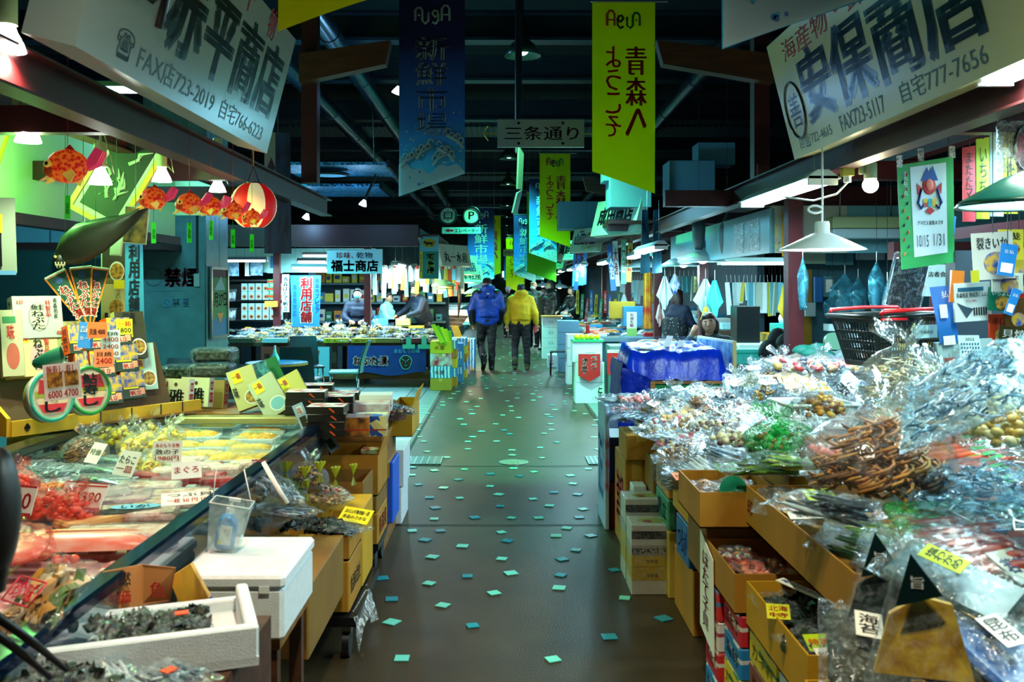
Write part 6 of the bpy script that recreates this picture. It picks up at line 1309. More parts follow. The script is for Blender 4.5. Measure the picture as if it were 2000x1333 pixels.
special('greenbean',1500,925,.87,1.45,1.15,'long shiny green wrapped pack lying behind the two front cartons',var=1)
special('greenbean',1560,912,.93,1.35,1.1,'second long green wrapped pack in front of the white basket',var=2)
special('redbean',1400,845,.90,-.3,1.0,'clear bag of yellow and brown mixed beans behind the speckled beans',var=1)
special('floss',1772,800,1.16,.1,1.45,'tall tied bag of fine pale fish shreds in the middle of the heap')
special('brown',1845,855,1.12,.4,1.3,'large bag of dark fried seafood with a twisted top behind the red salmon packs')
special('brown',1715,975,1.0,.9,1.6,'big swelling bag of golden brown dried squid legs beside the salmon jerky',var=1)
special('mushroom',1600,905,.98,.2,.8,'small tied bag of dark dried goods beside the white basket')
special('fried',1612,820,1.1,1,.9,'tied bag of curly golden crackers behind the white basket')
special('silver',1625,1010,.93,.7,1.1,'clear bag of dark shrimp strewn beside the lime price card')
special('shrimp',1655,905,1.05,.4,1.0,'bag of reddish dried pieces right of the white basket')
special('candy',1560,735,1.08,.5,1.5,'large bag of mixed wrapped sweets in front of the red post',var=1)
special('candy',1640,740,1.12,-.3,1.3,'second large bag of wrapped sweets beneath the black basket',var=2)
special('foil',1900,790,1.3,-.6,1.5,'tall crumpled blue tinged bag slanting up before the calendar',ry=-.5,rx=.3)
special('scallop',1960,880,1.15,.3,1.3,'bag of pale green white beans in clear film at the outer edge')
for i in range(6):  # fan of salmon jerky
    p=on(1860,960-i*3,1.02+i*.035);a=(-.95,-1.08,-1.2,-1.33,-1.45,-1.6)[i]
    t=thing('salmon_jerky_pack','flat long pack of orange red dried salmon in the fan, %s layer up'%(ORD[i]if i else 'lowest'),'packaged food',(1.62,3.02+.07*i,.86+i*.036),a,'fan of salmon jerky packs',tilt=.6)
    B=MB();O2=mat('jerky_orange','#e0601c',.35,col2='#b03008',vscale=7,stretch=(4,1,1))
    for j in range(4):B.ell((-.036+.024*j,0,.014),(.015,.2,.013),O2,8,8)
    B.build('contents',t);B=MB();B.rbox((-.06,-.23,0),(.06,.23,.03),FILMS,.012);
    B.build('wrapper',t)
    B=MB()
    for j in range(4):B.box((-.045+.03*j,.12-.03*j,.0315),(.015,.05,.001),fl('#28a838'))
    B.build('printed_mark',t)
for i in range(4):
    p=on(1850,1045-i*14,.98+.01*i);t=thing('salmon_jerky_pack','flat pack of pinkish red dried fish below the orange fan, %s'%['lowest','second','third','topmost with green edge'][i],'packaged food',p+V3((.05,-.1+.03*i,-.03)),-1.35-.06*i,'red dried fish packs',tilt=.35)
    B=MB()
    for j in range(4):B.ell((-.05+.034*j,0,.012),(.018,.17,.012),mat('jerky_red','#b04030',.3,col2='#6c1414',vscale=30),8,8)
    B.build('contents',t);B=MB();B.rbox((-.08,-.2,0),(.08,.2,.03),FILMG if i==3 else FILMS,.012);B.build('wrapper',t)
for r_ in range(11):
    for c_ in range(9):
        y=3.62+r_*.25+rr.uniform(-.05,.05);x=.92+c_*.215+rr.uniform(-.05,.05)
        if y>5.75 and x>2.2+.2:continue
        if x<1.12 and y<4.3:continue
        if any((x-a)**2+(y-b)**2<.018 for a,b in taken):continue
        if 1.28<x<1.62 and 4.12<y<4.5:continue
        kd=kinds_all[rr.randrange(len(kinds_all))]
        near=r_<4 and c_>4
        if near:kd=kinds_near[rr.randrange(8)]
        big=FOOD[kd]['wraps']=='knot'
        pack(kd,(x,y,HR(x,y)-.05+rr.uniform(0,.03)),rr.uniform(-1.2,1.2),'bag of %s on the heap, %s from the aisle in the %s row back'%(sn(kd),ORD1[c_],ORD1[r_]),GRP,rr.uniform(.95,1.25)*(.85 if big else 1),rr.randrange(3),rr.uniform(-.1,.1),rr.uniform(-.2,.1),('white','blue',None,None,'red',None,None,None)[rr.randrange(8)],name='snack_bag',tilt=.05 if big else rr.uniform(.15,.5))
# white basket with crackers
t=thing('plastic_basket','white slotted plastic basket holding a bag of brown crackers in the heap','basket',(1.44,4.3,.95),.1)
def basket(B,w0,l0,w1,l1,h,m,slots=9,rowsn=3,th=.006,solid=.3):
    P0=[V3((-w0,-l0,0)),V3((w0,-l0,0)),V3((w0,l0,0)),V3((-w0,l0,0))];P1=[V3((-w1,-l1,h)),V3((w1,-l1,h)),V3((w1,l1,h)),V3((-w1,l1,h))]
    for k in range(4):
        a0,b0,a1,b1=P0[k],P0[(k+1)%4],P1[k],P1[(k+1)%4];nn=((b0-a0).cross(a1-a0)).normalized()*-th
        def q(u,v):return(a0.lerp(b0,u)).lerp(a1.lerp(b1,u),v)
        def bar(u0,v0,u1,v1):B.slab([q(u0,v0),q(u1,v0),q(u1,v1),q(u0,v1)],nn,m)
        bar(0,0,1,.1);bar(0,.88,1,1);bar(0,.1,.05,.88);bar(.95,.1,1,.88)
        for j in range(rowsn-1):v=.1+.78*(j+1)/rowsn;bar(.05,v-.03,.95,v+.03)
        n=slots*(2 if(b0-a0).length>.3 else 1)
        for i in range(1,n):u=.05+.9*i/n;bar(u-.006,.1,u+.006,.88)
    B.b2((-w0,-l0,0),(w0,l0,th),m)
B=MB();basket(B,.13,.1,.16,.125,.11,WHT,10,2);B.build('body',t);B=MB();B.tube([(-.165,-.13,.11),(.165,-.13,.11),(.165,.13,.11),(-.165,.13,.11),(-.165,-.13,.11)],.008,WHT,6);B.build('rim',t)
pack('mushroom',(1.44,4.3,.99),.3,'bag of brown curled crackers resting in the white basket','picked bags of the dried goods stall',.85,2)
B=MB();B.box((0,0,0),(.13,.08,.002),fl('#f4e8c0'));
for i in range(3):
    for j in range(2):B.disc((-.04+.04*i,-.018+.036*j,.002),.015,fl('#f0a818'),(1,0,0),(0,1,0),n=12)
single(B,'sticker_card','cream card with orange round dots on the cracker bag','card',(1.5,4.42,1.12),(.5,0,.2))
# black shopping basket with red handles
t=thing('shopping_basket','black slotted shopping basket with red handles standing on the heap','basket',at(1742,712,4.35),-.22+.5,ry=-.03)
BKP=fl('#0a1614',.35);B=MB();basket(B,.165,.12,.215,.165,.235,BKP,12,4);B.b2((.1,.05,.05),(.12,.07,.1),YEL);B.build('body',t)
B=MB();P4=[(-.225,-.175,.235),(.225,-.175,.235),(.225,.175,.235),(-.225,.175,.235),(-.225,-.175,.235)];B.tube(P4,.011,BKP,6);B.build('rim',t)
for s_ in(-1,1):B=MB();B.tube([(-.2,s_*.18,.245),(-.19,s_*.19,.26),(.0,s_*.195,.265),(.19,s_*.19,.26),(.2,s_*.18,.245)],.009,fl('#e01820',.3),8);B.tube([(-.2,s_*.181,.225),(-.06,s_*.181,.222)],.007,fl('#e01820',.3),6);B.build('handle',t)
B=MB();B.b2((-.0,-.163,.13),(.12,-.158,.19),fl('#a8ccc8',.4));B.text('安保商店',(.025,-.166,.15),(1,0,0),.07,(0,0,1),.016,INK);B.build('name_plate',t)
# front cartons (trays) of the stall
def tray(lb,lo,hi,kd,n_,rz=0,m=CARD,labs='',texts=()):
    t=carton('carton_tray',lb,lo,hi,m,open_=True,tape=False,rz=rz,cat='cardboard box',texts=texts)
    return t
tray('open cardboard tray of rice crackers with a green disc, farthest of the front trays',(.76,3.58,.66),(1.08,4.02,.80),'',0)
tray('long open cardboard tray with squid packs and a lime card, upper row',(.92,2.42,.70),(1.5,3.5,.845),'',0,texts=[('l',.02,.3,.06,.4,'印',REDI)])
tray('lower open cardboard tray with small red fish packs beside the printed boxes',(.80,3.2,.46),(1.12,3.66,.60),'',0)
tray('lower open cardboard tray with dark kelp bag and a paper ribbon',(.83,2.52,.44),(1.15,3.16,.59),'',0,m=CARDY)
tray('nearest yellow edged open carton at the bottom of the dried goods stall',(.80,1.92,.40),(1.12,2.46,.55),'',0,m=CARDY)
tray('open cardboard tray behind the lime card tray',(1.1,3.56,.72),(1.45,3.95,.87),'',0)
carton('cardboard_box','brown box with a blue oval mark below the cracker tray',(.80,3.66,.42),(1.1,4.02,.65),CARD2,tape=False);carton('cardboard_box','brown box carrying the long upper tray, behind the kelp bag',(1.16,2.57,.0),(1.6,3.5,.69),CARD2,tape=False)
GT='packs in the front cartons'
def inp(kd,x,y,z,rz,sc,lb,st=None,var=0,ry=0,rx=0):pack(kd,(x,y,z),rz,lb,GT,sc,var,rx,ry,st,tilt=.15)
inp('fried',.92,3.7,.72,1.2,.0001+.9,'clear bag of golden rice crackers in the farthest front tray');inp('squid',.93,3.88,.73,1.5,.85,'flat pack of yellow brown squid crackers in the farthest front tray',var=1)
inp('squid',1.12,3.3,.79,1.2,1.2,'silver edged pack of brown squid with a lime card, far end of the long tray',var=0);inp('squid',1.2,3.08,.80,1.1,1.15,'second pack of golden squid in the long tray',var=2)
inp('greenbean',1.2,2.82,.80,1.2,1.25,'pack of green stems in the middle of the long tray',var=0);inp('greenbean',1.08,2.72,.80,.9,1.0,'crinkled pack of yellow green stems at the edge of the long tray',var=1)
inp('cod',1.22,2.55,.81,1.1,1.3,'shiny pack of pale green and yellow dried fish near the end of the long tray',var=1);inp('silver',1.12,2.48,.79,1.2,.9,'silvery glinting pack at the near corner of the long tray')
inp('jerky',.93,3.5,.53,.6,.9,'small red fish pack with a blue white label in the lower tray');inp('shrimp',.95,3.32,.54,.3,.9,'pack of orange brown dried shrimp in the lower tray',var=1);inp('candy',.9,3.6,.53,1.2,.6,'small colourful packet at the back of the lower tray')
inp('kelp',.96,2.95,.52,.2,1.05,'crinkled clear bag of black kelp with a written ribbon',var=0);inp('kelp',.98,2.68,.52,.6,1.0,'dark kelp pack under the yellow price slip',var=1);inp('kelp',.98,2.3,.49,.4,1.0,'black kelp pack with white label in the nearest carton',var=2);inp('whitebait',1.0,2.1,.48,.2,1.0,'grey clear pack in the nearest carton')
B=MB();B.disc((0,0,0),.055,fl('#10a078',.5),n=28);single(B,'price_disc','round green disc standing in the cracker tray','price card',(.90,3.62,.80),(-.2,0,0))
def flatcard(px,py,z,w_,h_,m,lines,lb,rz,rx=.5,nm='price_card'):
    B=MB();card(B,(0,0,0),(1,0,0),(0,1,0),w_,h_,m,lines);single(B,nm,lb,'price card',on(px,py,z),(rx,0,rz))
flatcard(1605,972,.87,.11,.09,fl('#c8e010',.5),[('大特価',.55,.85,fl('#3c8c18')),('一袋 500',.15,.45,fl('#c87828'))],'lime green handwritten price card on the squid packs',.25)
flatcard(1615,1005,.86,.26,.035,PAPER,[('ほんもの青森イカゲソ',.15,.85,fl('#1c4c80'))],'long white strip with blue brush writing below the lime card',.12)
flatcard(1577,1155,.62,.04,.22,PAPER,[('',0,1,INK)],'white paper ribbon with blue and red brush writing on the kelp bag',.62,.1,'paper_ribbon')
B=MB();B.text('あわびせいろ',(-.012,-.1,0),(1,0,0),.024,(0,1,0),.2,fl('#1c3c9c'),.02,vert=True);o=B.build('lettering',SC.objects['paper_ribbon.001']if 'paper_ribbon.001' in SC.objects else SC.objects['paper_ribbon']);o.location=(0,0,.003)
flatcard(1520,1195,.60,.07,.06,fl('#d8dc18',.5),[('北海',.5,.85,REDI),('特',.1,.4,REDI)],'yellow slip with red writing at the corner of the kelp tray',-.2)
flatcard(1600,1255,.56,.08,.06,fl('#b8dc18',.5),[('特選',.3,.7,OR)],'lime slip over the nearest dark kelp pack',.1)
flatcard(1612,1280,.56,.05,.05,PAPER,[('利尻',.3,.7,INK)],'small white label on the nearest black kelp pack',.2)
flatcard(1332,930,.74,.09,.05,fl('#f07818',.5),[('珍味',.3,.7,INK)],'orange green packet tag at the corner of the cracker tray',.4)
flatcard(1420,912,.84,.1,.05,fl('#60c848',.5),[('味付',.2,.7,REDI)],'green and orange packet in front of the speckled beans',.3)
# near corner: big clear packs
GN='near corner packs'
SEA=mat('dark_seaweed','#0c2420',.25,var=.5,vscale=20);CHIP=mat('yellow_chips','#e8c040',.4,col2='#b07c18',vscale=22)
for i,(px,py,z,rz,cm,lb)in enumerate(((1800,1325,.6,-.3,CHIP,'tall pointed clear bag of yellow chips with a dark triangle header, front one'),(1725,1250,.56,-.55,SEA,'narrow pointed clear bag of dark chips behind the yellow one'))):
    t=thing('snack_bag',lb,'packaged food',on(px,py,z+.2),rz,GN,rx=-.1)
    B=MB();B.slab([(-.09,0,0),(.1,0,0),(.06,0,.15),(.0,.01,.16),(-.06,0,.12)],(0,.025,0),cm);B.build('contents',t)
    B=MB();B.slab([(-.11,-.012,-.02),(.12,-.012,-.02),(.05,-.008,.2),(-.02,0,.27),(-.05,-.004,.2)],(0,.04,0),FILM);B.build('wrapper',t)
    B=MB();B.poly([(-.05,-.016,.14),(.04,-.016,.17),(-.02,-.016,.25)],fl('#08201f',.3));B.text('旨',(-.02,-.018,.18),(1,0,0),.025,(0,0,1),.025,WHT);B.build('header',t)
for i,(px,py,z,rz,w_,l_,m,lb,tx)in enumerate(((1860,1160,.78,.75,.22,.32,mat('aqua_pack','#38646c',.3,col2='#142c34',vscale=9),'large clear pack of grey dried seaweed with a lime name label','塩わかめ'),(1905,1255,.7,.6,.22,.28,mat('deep_green_pack','#0c6c60',.3,col2='#04302c',vscale=7),'deep green pack with a brown cracker picture','焼のり'),(1965,1310,.68,.3,.2,.3,fl('#2c60b0',.4),'blue edged pack with a round window at the very corner','昆布'),(1690,1290,.6,-.3,.22,.3,mat('dark_pack',''),'dark glinting pack behind the nearest carton','海苔'))):
    p=on(px,py,z+.12);t=thing('snack_bag',lb,'packaged food',p,rz,GN,tilt=.35)
    B=MB();B.rbox((-w_*.4,-l_*.42,.01),(w_*.4,l_*.42,.04),m,.015);B.build('contents',t);obj('wrapper',pillow(w_,l_,.07,3.3+i*2),t)
    B=MB();B.box((0,l_*.1,.078),(w_*.28,l_*.3,.002),(fl('#c0e020'),fl('#b89848'),WHT,PAPER)[i]);B.text(tx,(-w_*.1,l_*-.02,.0805),(1,0,0),w_*.2,(0,1,0),l_*.24,INK,.02,vert=True);B.build('label_sheet',t)
t=thing('dried_squid_roll','glossy orange brown rolled squid hanging on a metal rack bar','packaged food',on(1835,1082,.87),.18)
B=MB();B.tube([(-.11,0,0),(-.09,0,0),(.09,0,.01),(.115,0,.012)],[.008,.022,.024,.01],mat('glaze_orange','#c86c10',.15),12);B.build('roll',t)
t=thing('wire_rack','thin chrome wire rack holding the rolled squid at the near tray end','rack',on(1800,1110,.86),0)
B=MB();B.tube([(-.05,0,.0),(-.05,0,-.22),(-.05,.02,-.5)],.005,CHROME,6);B.build('post',t);B=MB();B.tube([(-.08,0,-.09),(.18,0,-.05)],.004,CHROME,6);B.build('bar',t)
special('floss',1900,1075,.9,.2,.7,'small round translucent bag tied tight beside the red dried fish',var=2)
special('foil',1960,1030,.98,.4,1.6,'large bluish crinkled empty looking bag at the outer edge',var=1);special('shrimp',1950,1085,.9,.3,1.2,'bluish bag with red dried shrimp below the large crinkled one',var=2)
special('kelp',1985,1150,.82,.3,1.3,'dark teal bag of kelp at the outer near edge',var=1);special('foil',1985,970,1.05,.5,1.4,'bluish bag of whitebait beside the salmon fan at the edge',var=2);special('kelp',1930,1180,.74,1.1,1.3,'greenish dark bag filling the space behind the lime labelled pack',var=2)
flatcard(1985,1105,.95,.1,.1,fl('#b8d0d0'),[('若布',.3,.75,fl('#1c5ca0'))],'pale card with blue brush writing at the outer near edge',.5)
B=MB();B.b2((1.16,1.5,0),(2.4,2.4,.74),CARD2);B.b2((1.62,2.55,0),(2.6,3.55,.82),CARD2);single(B,'display_counter','lower brown counter at the near corner of the dried goods stall','counter')
for i in range(12):
    x=1.7+(i%4)*.24;y=2.66+(i//4)*.3;kd=('brown','shrimp','silver','kelp','whitebait','squid')[i%6];pack(kd,(x,y,.83),rr.uniform(-1,1),'clear bag of %s behind the long tray, %s out in the %s row'%(sn(kd),ORD[i%4],FR[i//4]),'bags behind the long tray',1.15,i)
# printed boxes stacked to the floor under the trays
PR=[('#c8d0d4','#1c78b8','海鮮'),('#1c60b0','#c8d8e0','えぶし'),('#d0ccc0','#c02030','ほたて'),('#d8a818','#7c3c10','ねぶた漬'),('#a83848','#d8d0c8','スルメ'),('#187048','#d8c030','カネ村'),('#3c80b0','#c82c2c','つぶ貝')]
def wavebox(i):a,b,s=PR[i%7];return mat('carton_print_%d'%(i%7),a,.55,col2=b,kind='noise',vscale=5,stretch=(1,1,6),band=(.56,.6))
k=0
for(x,y0,y1,top)in((.80,3.45,3.66,.455),(.82,3.2,3.44,.455),(.84,2.84,3.16,.43),(.84,2.5,2.82,.43),(.84,2.1,2.46,.39)):
    n_=4;h=top/n_
    for j in range(n_):
        a,b,s=PR[(k*3+j*2)%7]
        carton('printed_carton','printed %s carton under the front trays, %s up in the %s stack'%(('pale','blue','cream','yellow','red','green','sky blue')[(k*3+j*2)%7],('lowest','second','third','top')[j],['farthest','second farthest','middle','second nearest','nearest'][k]),(x,y0,j*h),(x+.28,y1,j*h+h-.003),wavebox(k*3+j*2),tape=False,texts=[('l',.12,.25,.76,.5,s,fl(b)),('f',.1,.25,.8,.5,s,fl(b))],group='printed cartons under the front trays',cat='carton')
    k+=1
B=MB();B.slab([(.79,3.72,.62),(.79,3.50,.56),(.79,3.48,.2),(.79,3.72,.24)],(.004,0,0),PAPER);B.text('ほたて子貝',(.787,3.66,.26),(0,-1,0),.1,(0,0,1),.3,REDI,.03,vert=True);single(B,'paper_sign','white paper sign with red kana hanging below the lower tray','sign')
# wrapped white and yellow bundle of packs by the aisle
for i,(x,y,h,lb)in enumerate(((.66,4.78,.36,'plastic wrapped block of white and yellow gift packs standing on the aisle floor, front'),(.66,5.02,.44,'plastic wrapped block of gift packs, the taller one behind'))):
    t=thing('wrapped_bundle',lb,'packaged goods',(x+.115,y+.1,0),0,'wrapped bundles on the aisle floor')
    for j in range(5):
        m=(fl('#c8c4ac',.5),fl('#c0a018',.5),fl('#c8a81c',.5),fl('#b0aca0',.5),fl('#d0d0c0',.5))[j];z0=h*(0,.2,.4,.56,.7)[j];z1=h*(.2,.4,.56,.7,1)[j]
        B=MB();B.b2((-.115,-.1,z0+.002),(.115,.1,z1),m)
        if j in(1,2):B.text('つがる',(-.04,-.102,z0+.02),(1,0,0),.06,(0,0,1),.02,INK)
        if j==3:B.b2((-.114,-.102,z0+.01),(.114,-.1,z1-.01),mat('hatched_band','#303028',.5,col2='#b0ac98',kind='voro',vscale=90))
        if j==4:B.b2((-.115,-.102,z1-.07),(.08,-.1,z1-.03),mat('striped_label','#e8e8e0',.5,col2='#181818',kind='wave',vscale=40,stretch=(0,0,1)));B.disc((.0,-.0,z1+.001),.07,fl('#a8b040'),(1,0,0),(0,1,0),ry=.05);B.disc((-.02,-.02,z1+.002),.025,fl('#a83020'),(1,0,0),(0,1,0))
        B.build('gift_pack',t)
    B=MB();B.rbox((-.12,-.105,0),(.12,.105,h+.006),FILM,.008);B.build('wrapper',t)
# boxes along the aisle further back
for i,(lo,hi,m,lb,tx)in enumerate((((.66,6.05,0),(.69,6.5,.82),fl('#a8c0dc',.5),'tall white blue board standing at the far aisle corner of the stall','あおもり'),((.72,5.5,0),(.86,6.0,.56),CARD,'tall brown carton with red writing beside the white board','津軽'),((.72,5.45,.57),(.9,5.8,.72),CARD,'small brown box on top of the tall carton',''),((.83,5.15,.0),(.98,5.44,.62),CARD2,'brown carton behind the wrapped bundles',''),((.74,5.3,0),(.82,5.44,.45),fl('#d0dcdc',.5),'white narrow box with blue print leaning before the brown carton','北海道'),((.84,4.72,.0),(1.1,5.1,.34),fl('#b8a040',.5),'pale yellow printed carton low behind the bundles','干物'),((.84,4.72,.35),(1.1,5.1,.5),fl('#38845c',.5),'green edged printed carton behind the bundles','帆立'),((.84,4.72,.51),(1.1,5.1,.66),fl('#c88c28',.5),'orange printed carton behind the bundles, on the green one','するめ'),((.86,4.2,0),(1.12,4.66,.3),CARD,'brown carton under the blue noodle box',''),((.84,4.2,.31),(1.08,4.5,.5),fl('#1c64a0',.5),'blue box with white kana facing the camera','つるが'),((.84,4.15,.51),(1.1,4.6,.68),CARDY,'yellow brown carton holding the flat yellow crackers',''),((.70,6.1,0),(.86,6.5,.3),fl('#701c24'),'dark red plastic crate at the far corner of the stall',''),((.70,6.1,.31),(.86,6.5,.6),DKBLUE,'dark blue plastic crate on the red crate',''))):
    carton('aisle_box',lb,lo,hi,m,tape=(m in(CARD,CARD2)),cat='box',texts=([('l',.15,.2,.7,.6,tx,REDI if i==1 else fl('#1c50a0'))]+[('f',.15,.3,.7,.5,tx,WHT if i==9 else REDI)])if tx else[])
for i,(x,y,kd,sc)in enumerate(((.93,4.35,'cod',1),(.9,4.6,'squid',.9),(.86,4.9,'whitebait',.9),(.9,5.15,'candy',1),(.95,5.4,'jerky',1.1),(.8,5.6,'silver',1.1),(.78,5.85,'jerky',1.2),(.85,6.1,'shrimp',1.2),(1.1,6.2,'silver',1.2),(1.35,6.3,'cod',1.2),(.75,6.2,'whitebait',1.1),(1.6,6.3,'scallop',1.2),(1.85,6.25,'candy',1.3))):
    pack(kd,(x,y,(.70 if y<4.8 else.74 if y<5.8 else.80)+.02*(i%3)),1.2+.3*i,'flat pack of %s overhanging the aisle edge of the stall, %s back'%(sn(kd),ORD[i]),'packs along the aisle edge',sc,i)
B=MB();B.b2((.9,5.8,0),(2.2,6.4,.66),CARD2);single(B,'display_counter','brown counter end at the far side of the dried goods stall','counter')
for i in range(3):pack('whitebait',(.82,4.42+i*.12,.66),1.5,'blue white packet hanging over the yellow carton edge, %s'%ORD[i],'hanging packets',.6,i,ry=1.2)
flatcard(1500,742,1.02,.12,.07,PAPER,[('特価品 一袋',.55,.85,INK),('750円',.15,.45,fl('#4c4840'))],'white price card with faint writing at the far edge of the heap',.1,.9)
# ================================================================ right: lamps and things over the stall
tubelamp((1.74,5.75,2.19),1.45,'y',46,'bright double fluorescent lamp with white reflector over the dried goods heap',col='#c8f0ff',w_=.2)
t=thing('pendant_lamp','white cone pendant lamp with a looped cord before the red post','lamp',at(1606,489,4.5))
B=MB();B.lathe([(.03,.14),(.035,.13),(.035,.085),(.06,.075),(.2,.008),(.21,0),(.2,.003),(.05,.068),(.03,.072)],mat('white_enamel','#f0f4f4',.3),n=36);B.build('lamp_shade',t)
B=MB();B.ell((0,0,.03),(.035,.035,.035),mat('bulb_cool','#e8ffff',em=10));B.build('bulb',t)
B=MB();B.cyl((0,0,.14),(0,0,.5),.005,WHT,n=6);B.tube([(0+.035*math.cos(a)-.035,0,.2+.018*math.sin(a))for a in[k*PI/8 for k in range(18)]],.006,WHT,6);B.build('cord',t)
light('POINT',(0,0,-.03),14,'#d8f8ff',size=.05,parent=t)
t=thing('pendant_lamp','dark green dish lamp cut by the edge above the calendar area','lamp',at(2010,398,2.9));B=MB();B.lathe([(.03,.1),(.08,.08),(.2,.01),(.215,-.01),(.2,-.005)],mat('dark_green_enamel','#0c3c34',.25),n=36);B.lathe([(.03,.07),(.2,-.005)],mat('aqua_enamel','#a8e8e8',.4),n=36);B.build('lamp_shade',t);B=MB();B.ell((0,0,.02),(.04,.04,.04),mat('bulb_cool',''));B.build('bulb',t);B=MB();B.cyl((0,0,.1),(0,0,.5),.006,BLACK);B.build('cord',t);light('POINT',(0,0,-.04),8,'#b8f4ff',size=.06,parent=t)
t=thing('bare_bulb','bare warm globe bulb in a socket beside the poster','lamp',at(1700,362,5.0));B=MB();B.ell((0,0,0),(.042,.042,.042),mat('bulb_cream','#fff8d8',em=7),16,12);B.build('bulb',t);B=MB();B.cyl((0,0,.035),(0,0,.12),.035,fl('#a8b090'),n=14);B.cyl((0,0,.12),(-.03,0,.2),.02,fl('#a8b090'),n=10);B.box((-.05,0,.1),(.02,.03,.08),fl('#98a080'));B.build('socket',t);light('POINT',(0,0,-.06),5,'#fff0c0',size=.04,parent=t)
t=thing('bare_bulb','small yellow socket block with a white cord beside the bare bulb','lamp',at(1655,335,5.0));B=MB();B.box((0,0,0),(.06,.05,.05),fl('#c0b040'));B.cyl((0,0,-.02),(.0,0,-.06),.02,WHT);B.build('socket',t);B=MB();B.tube([(0,0,-.06),(-.05,.02,-.12),(-.15,.1,-.15),(-.28,.2,-.12)],.005,WHT,6);B.build('cord',t)
# posts of the row
for i,(px,Y,lb)in enumerate(((1550,7.0,'thick dark red post standing behind the heap, nearest of the row'),(1373,11.2,'red post behind the woman resting her head'),(1284,14.2,'red post beside the flowered apron woman'),(1226,18.0,'red post among the fish stalls'),(1180,23,'slim red post deep in the fish stall row'),(1838,6.2,'red post behind the hanging snack packets'))):
    B=MB();w_=.055 if i else.058;B.b2((-w_,-w_,0),(w_,w_,2.4),REDPOST);single(B,'steel_post',lb,'post',((px-CX)*Y/F,Y,0))
# cross beams facing the camera
B=MB();B.b2((1.3,7.45,2.25),(5.5,7.55,2.38),REDST);B.b2((1.3,11.6,2.3),(6,11.7,2.45),REDST);B.b2((2.6,6.15,1.78),(5.0,6.25,1.9),REDST);o=B.build('trim_70');o['kind']='structure'
PAN=mat('pale_blue_panel','#6cb0bc',.4,var=.15,vscale=2)
t=thing('fascia_panel','long pale blue hanging panel over the stall row with taped plastic sheets','panel',(2.15,9.4,1.87));B=MB();B.b2((-.02,-2.0,0),(.02,2.4,.36),PAN);B.build('panel',t);B=MB();B.b2((-.03,-1.7,.03),(-.021,-1.3,.3),FILMW);B.b2((-.03,-1.2,.03),(-.021,-.9,.3),FILMW);B.build('taped_sheet',t)
B=MB();B.b2((2.15,7.4,1.87),(2.75,7.44,2.25),mat('white_board','#b8c8b8',.5));B.b2((2.75,7.4,1.87),(4.6,7.44,2.25),PAN);single(B,'fascia_panel','white board corner of the fascia carrying the yellow poster','panel')
t=thing('poster','orange yellow poster with blue kana and a black bird figure on the fascia board','poster',at(1541,455,7.3));B=MB();B.slab([(-.055,0,-.19),(.05,0,-.16),(.05,0,.2),(-.055,0,.17)],(0,.004,0),fl('#e8a818',.5));B.build('sheet',t);B=MB();B.text('おみやげ',(-.05,-.003,.07),(1,0,0),.09,(0,0,1),.05,fl('#78c8e8'),.05);B.ell((0,-.004,-.02),(.02,.003,.03),INK,8,6);B.ell((0,-.004,-.07),(.015,.003,.02),fl('#2c5c3c'),8,6);B.text('七福屋',(-.04,-.003,-.16),(1,0,0),.08,(0,0,1),.03,REDI,.02);B.build('printing',t)
B=MB();B.b2((-.004,0,-.13),(.004,.004,.13),YEL);
for z in(.08,-.06):B.disc((0,-.002,z),.022,fl('#a8b0a0'),n=12)
single(B,'hook_rail','yellow hook rail with two round suction cups on the fascia board','rail',at(1518,455,7.35))
# back partition (frontal) and goods hanging on it
B=MB();B.b2((2.55,8.2,0),(6.5,8.3,2.5),mat('partition_blue','#3c7480',.6,var=.2,vscale=2));B.b2((2.56,8.15,.3),(2.72,8.2,1.75),mat('ply_yellow','#b88c28',.6));o=B.build('wall_stall');o['kind']='structure'
t=thing('shop_signboard','white signboard with black brush kanji partly hidden behind the poster, back of the stall','sign',at(1712,478,8.0));B=MB();B.b2((-.42,0,-.07),(.42,.03,.09),fl('#a8c8c4'));B.b2((-.42,-.003,.02),(-.3,0,.09),REDI);B.build('sign_board',t);B=MB();B.text('佐原利',(-.22,-.006,-.06),(1,0,0),.45,(0,0,1),.13,INK,.05);B.build('lettering',t)
t=thing('lamp_housing','pale green long boxy lamp housing on chains at the back of the stall','housing',at(1690,442,7.2));B=MB();B.rbox((-.28,-.08,-.02),(.28,.08,.07),fl('#a0b888',.5),.01);B.build('body',t);B=MB();B.rbox((-.28,-.09,-.1),(.3,.07,-.025),fl('#a8ccd4',.4),.01);B.build('lower_body',t);B=MB();B.tube([(-.2,0,.07),(-.19,0,.5)],.004,STEEL,4);B.build('chain',t);B=MB();B.tube([(.2,0,.07),(.2,0,.5)],.004,STEEL,4);B.build('chain',t)
for i,(px,py,w_,h_,m,lb)in enumerate(((1599,566,.07,.22,'#1c68b0','blue clipboard hanging on the partition'),(1619,560,.08,.18,'#488890','grey clipboard with a white note hanging beside the blue one'),(1640,500,.24,.16,'#4c8c98','pale metal cabinet box on the partition'),(1700,500,.25,.07,'#b8d0d8','rolled white towel on the partition shelf'),(1583,605,.09,.12,'#b0c8c8','white note with green writing on the plywood strip'),(1590,470,.2,.4,'#a8c8b0','pale sheet with small notes beside the pendant lamp'))):
    B=MB();B.rbox((-w_/2,-.01,-h_/2),(w_/2,.03,h_/2),fl(m,.5),.006)
    if i==1:B.b2((-.03,-.014,-.05),(.03,-.01,.06),PAPER)
    single(B,('clipboard','clipboard','wall_box','rolled_towel','note_sheet','note_sheet')[i],lb,('clipboard','clipboard','box','towel','sheet','sheet')[i],at(px,py,7.9))
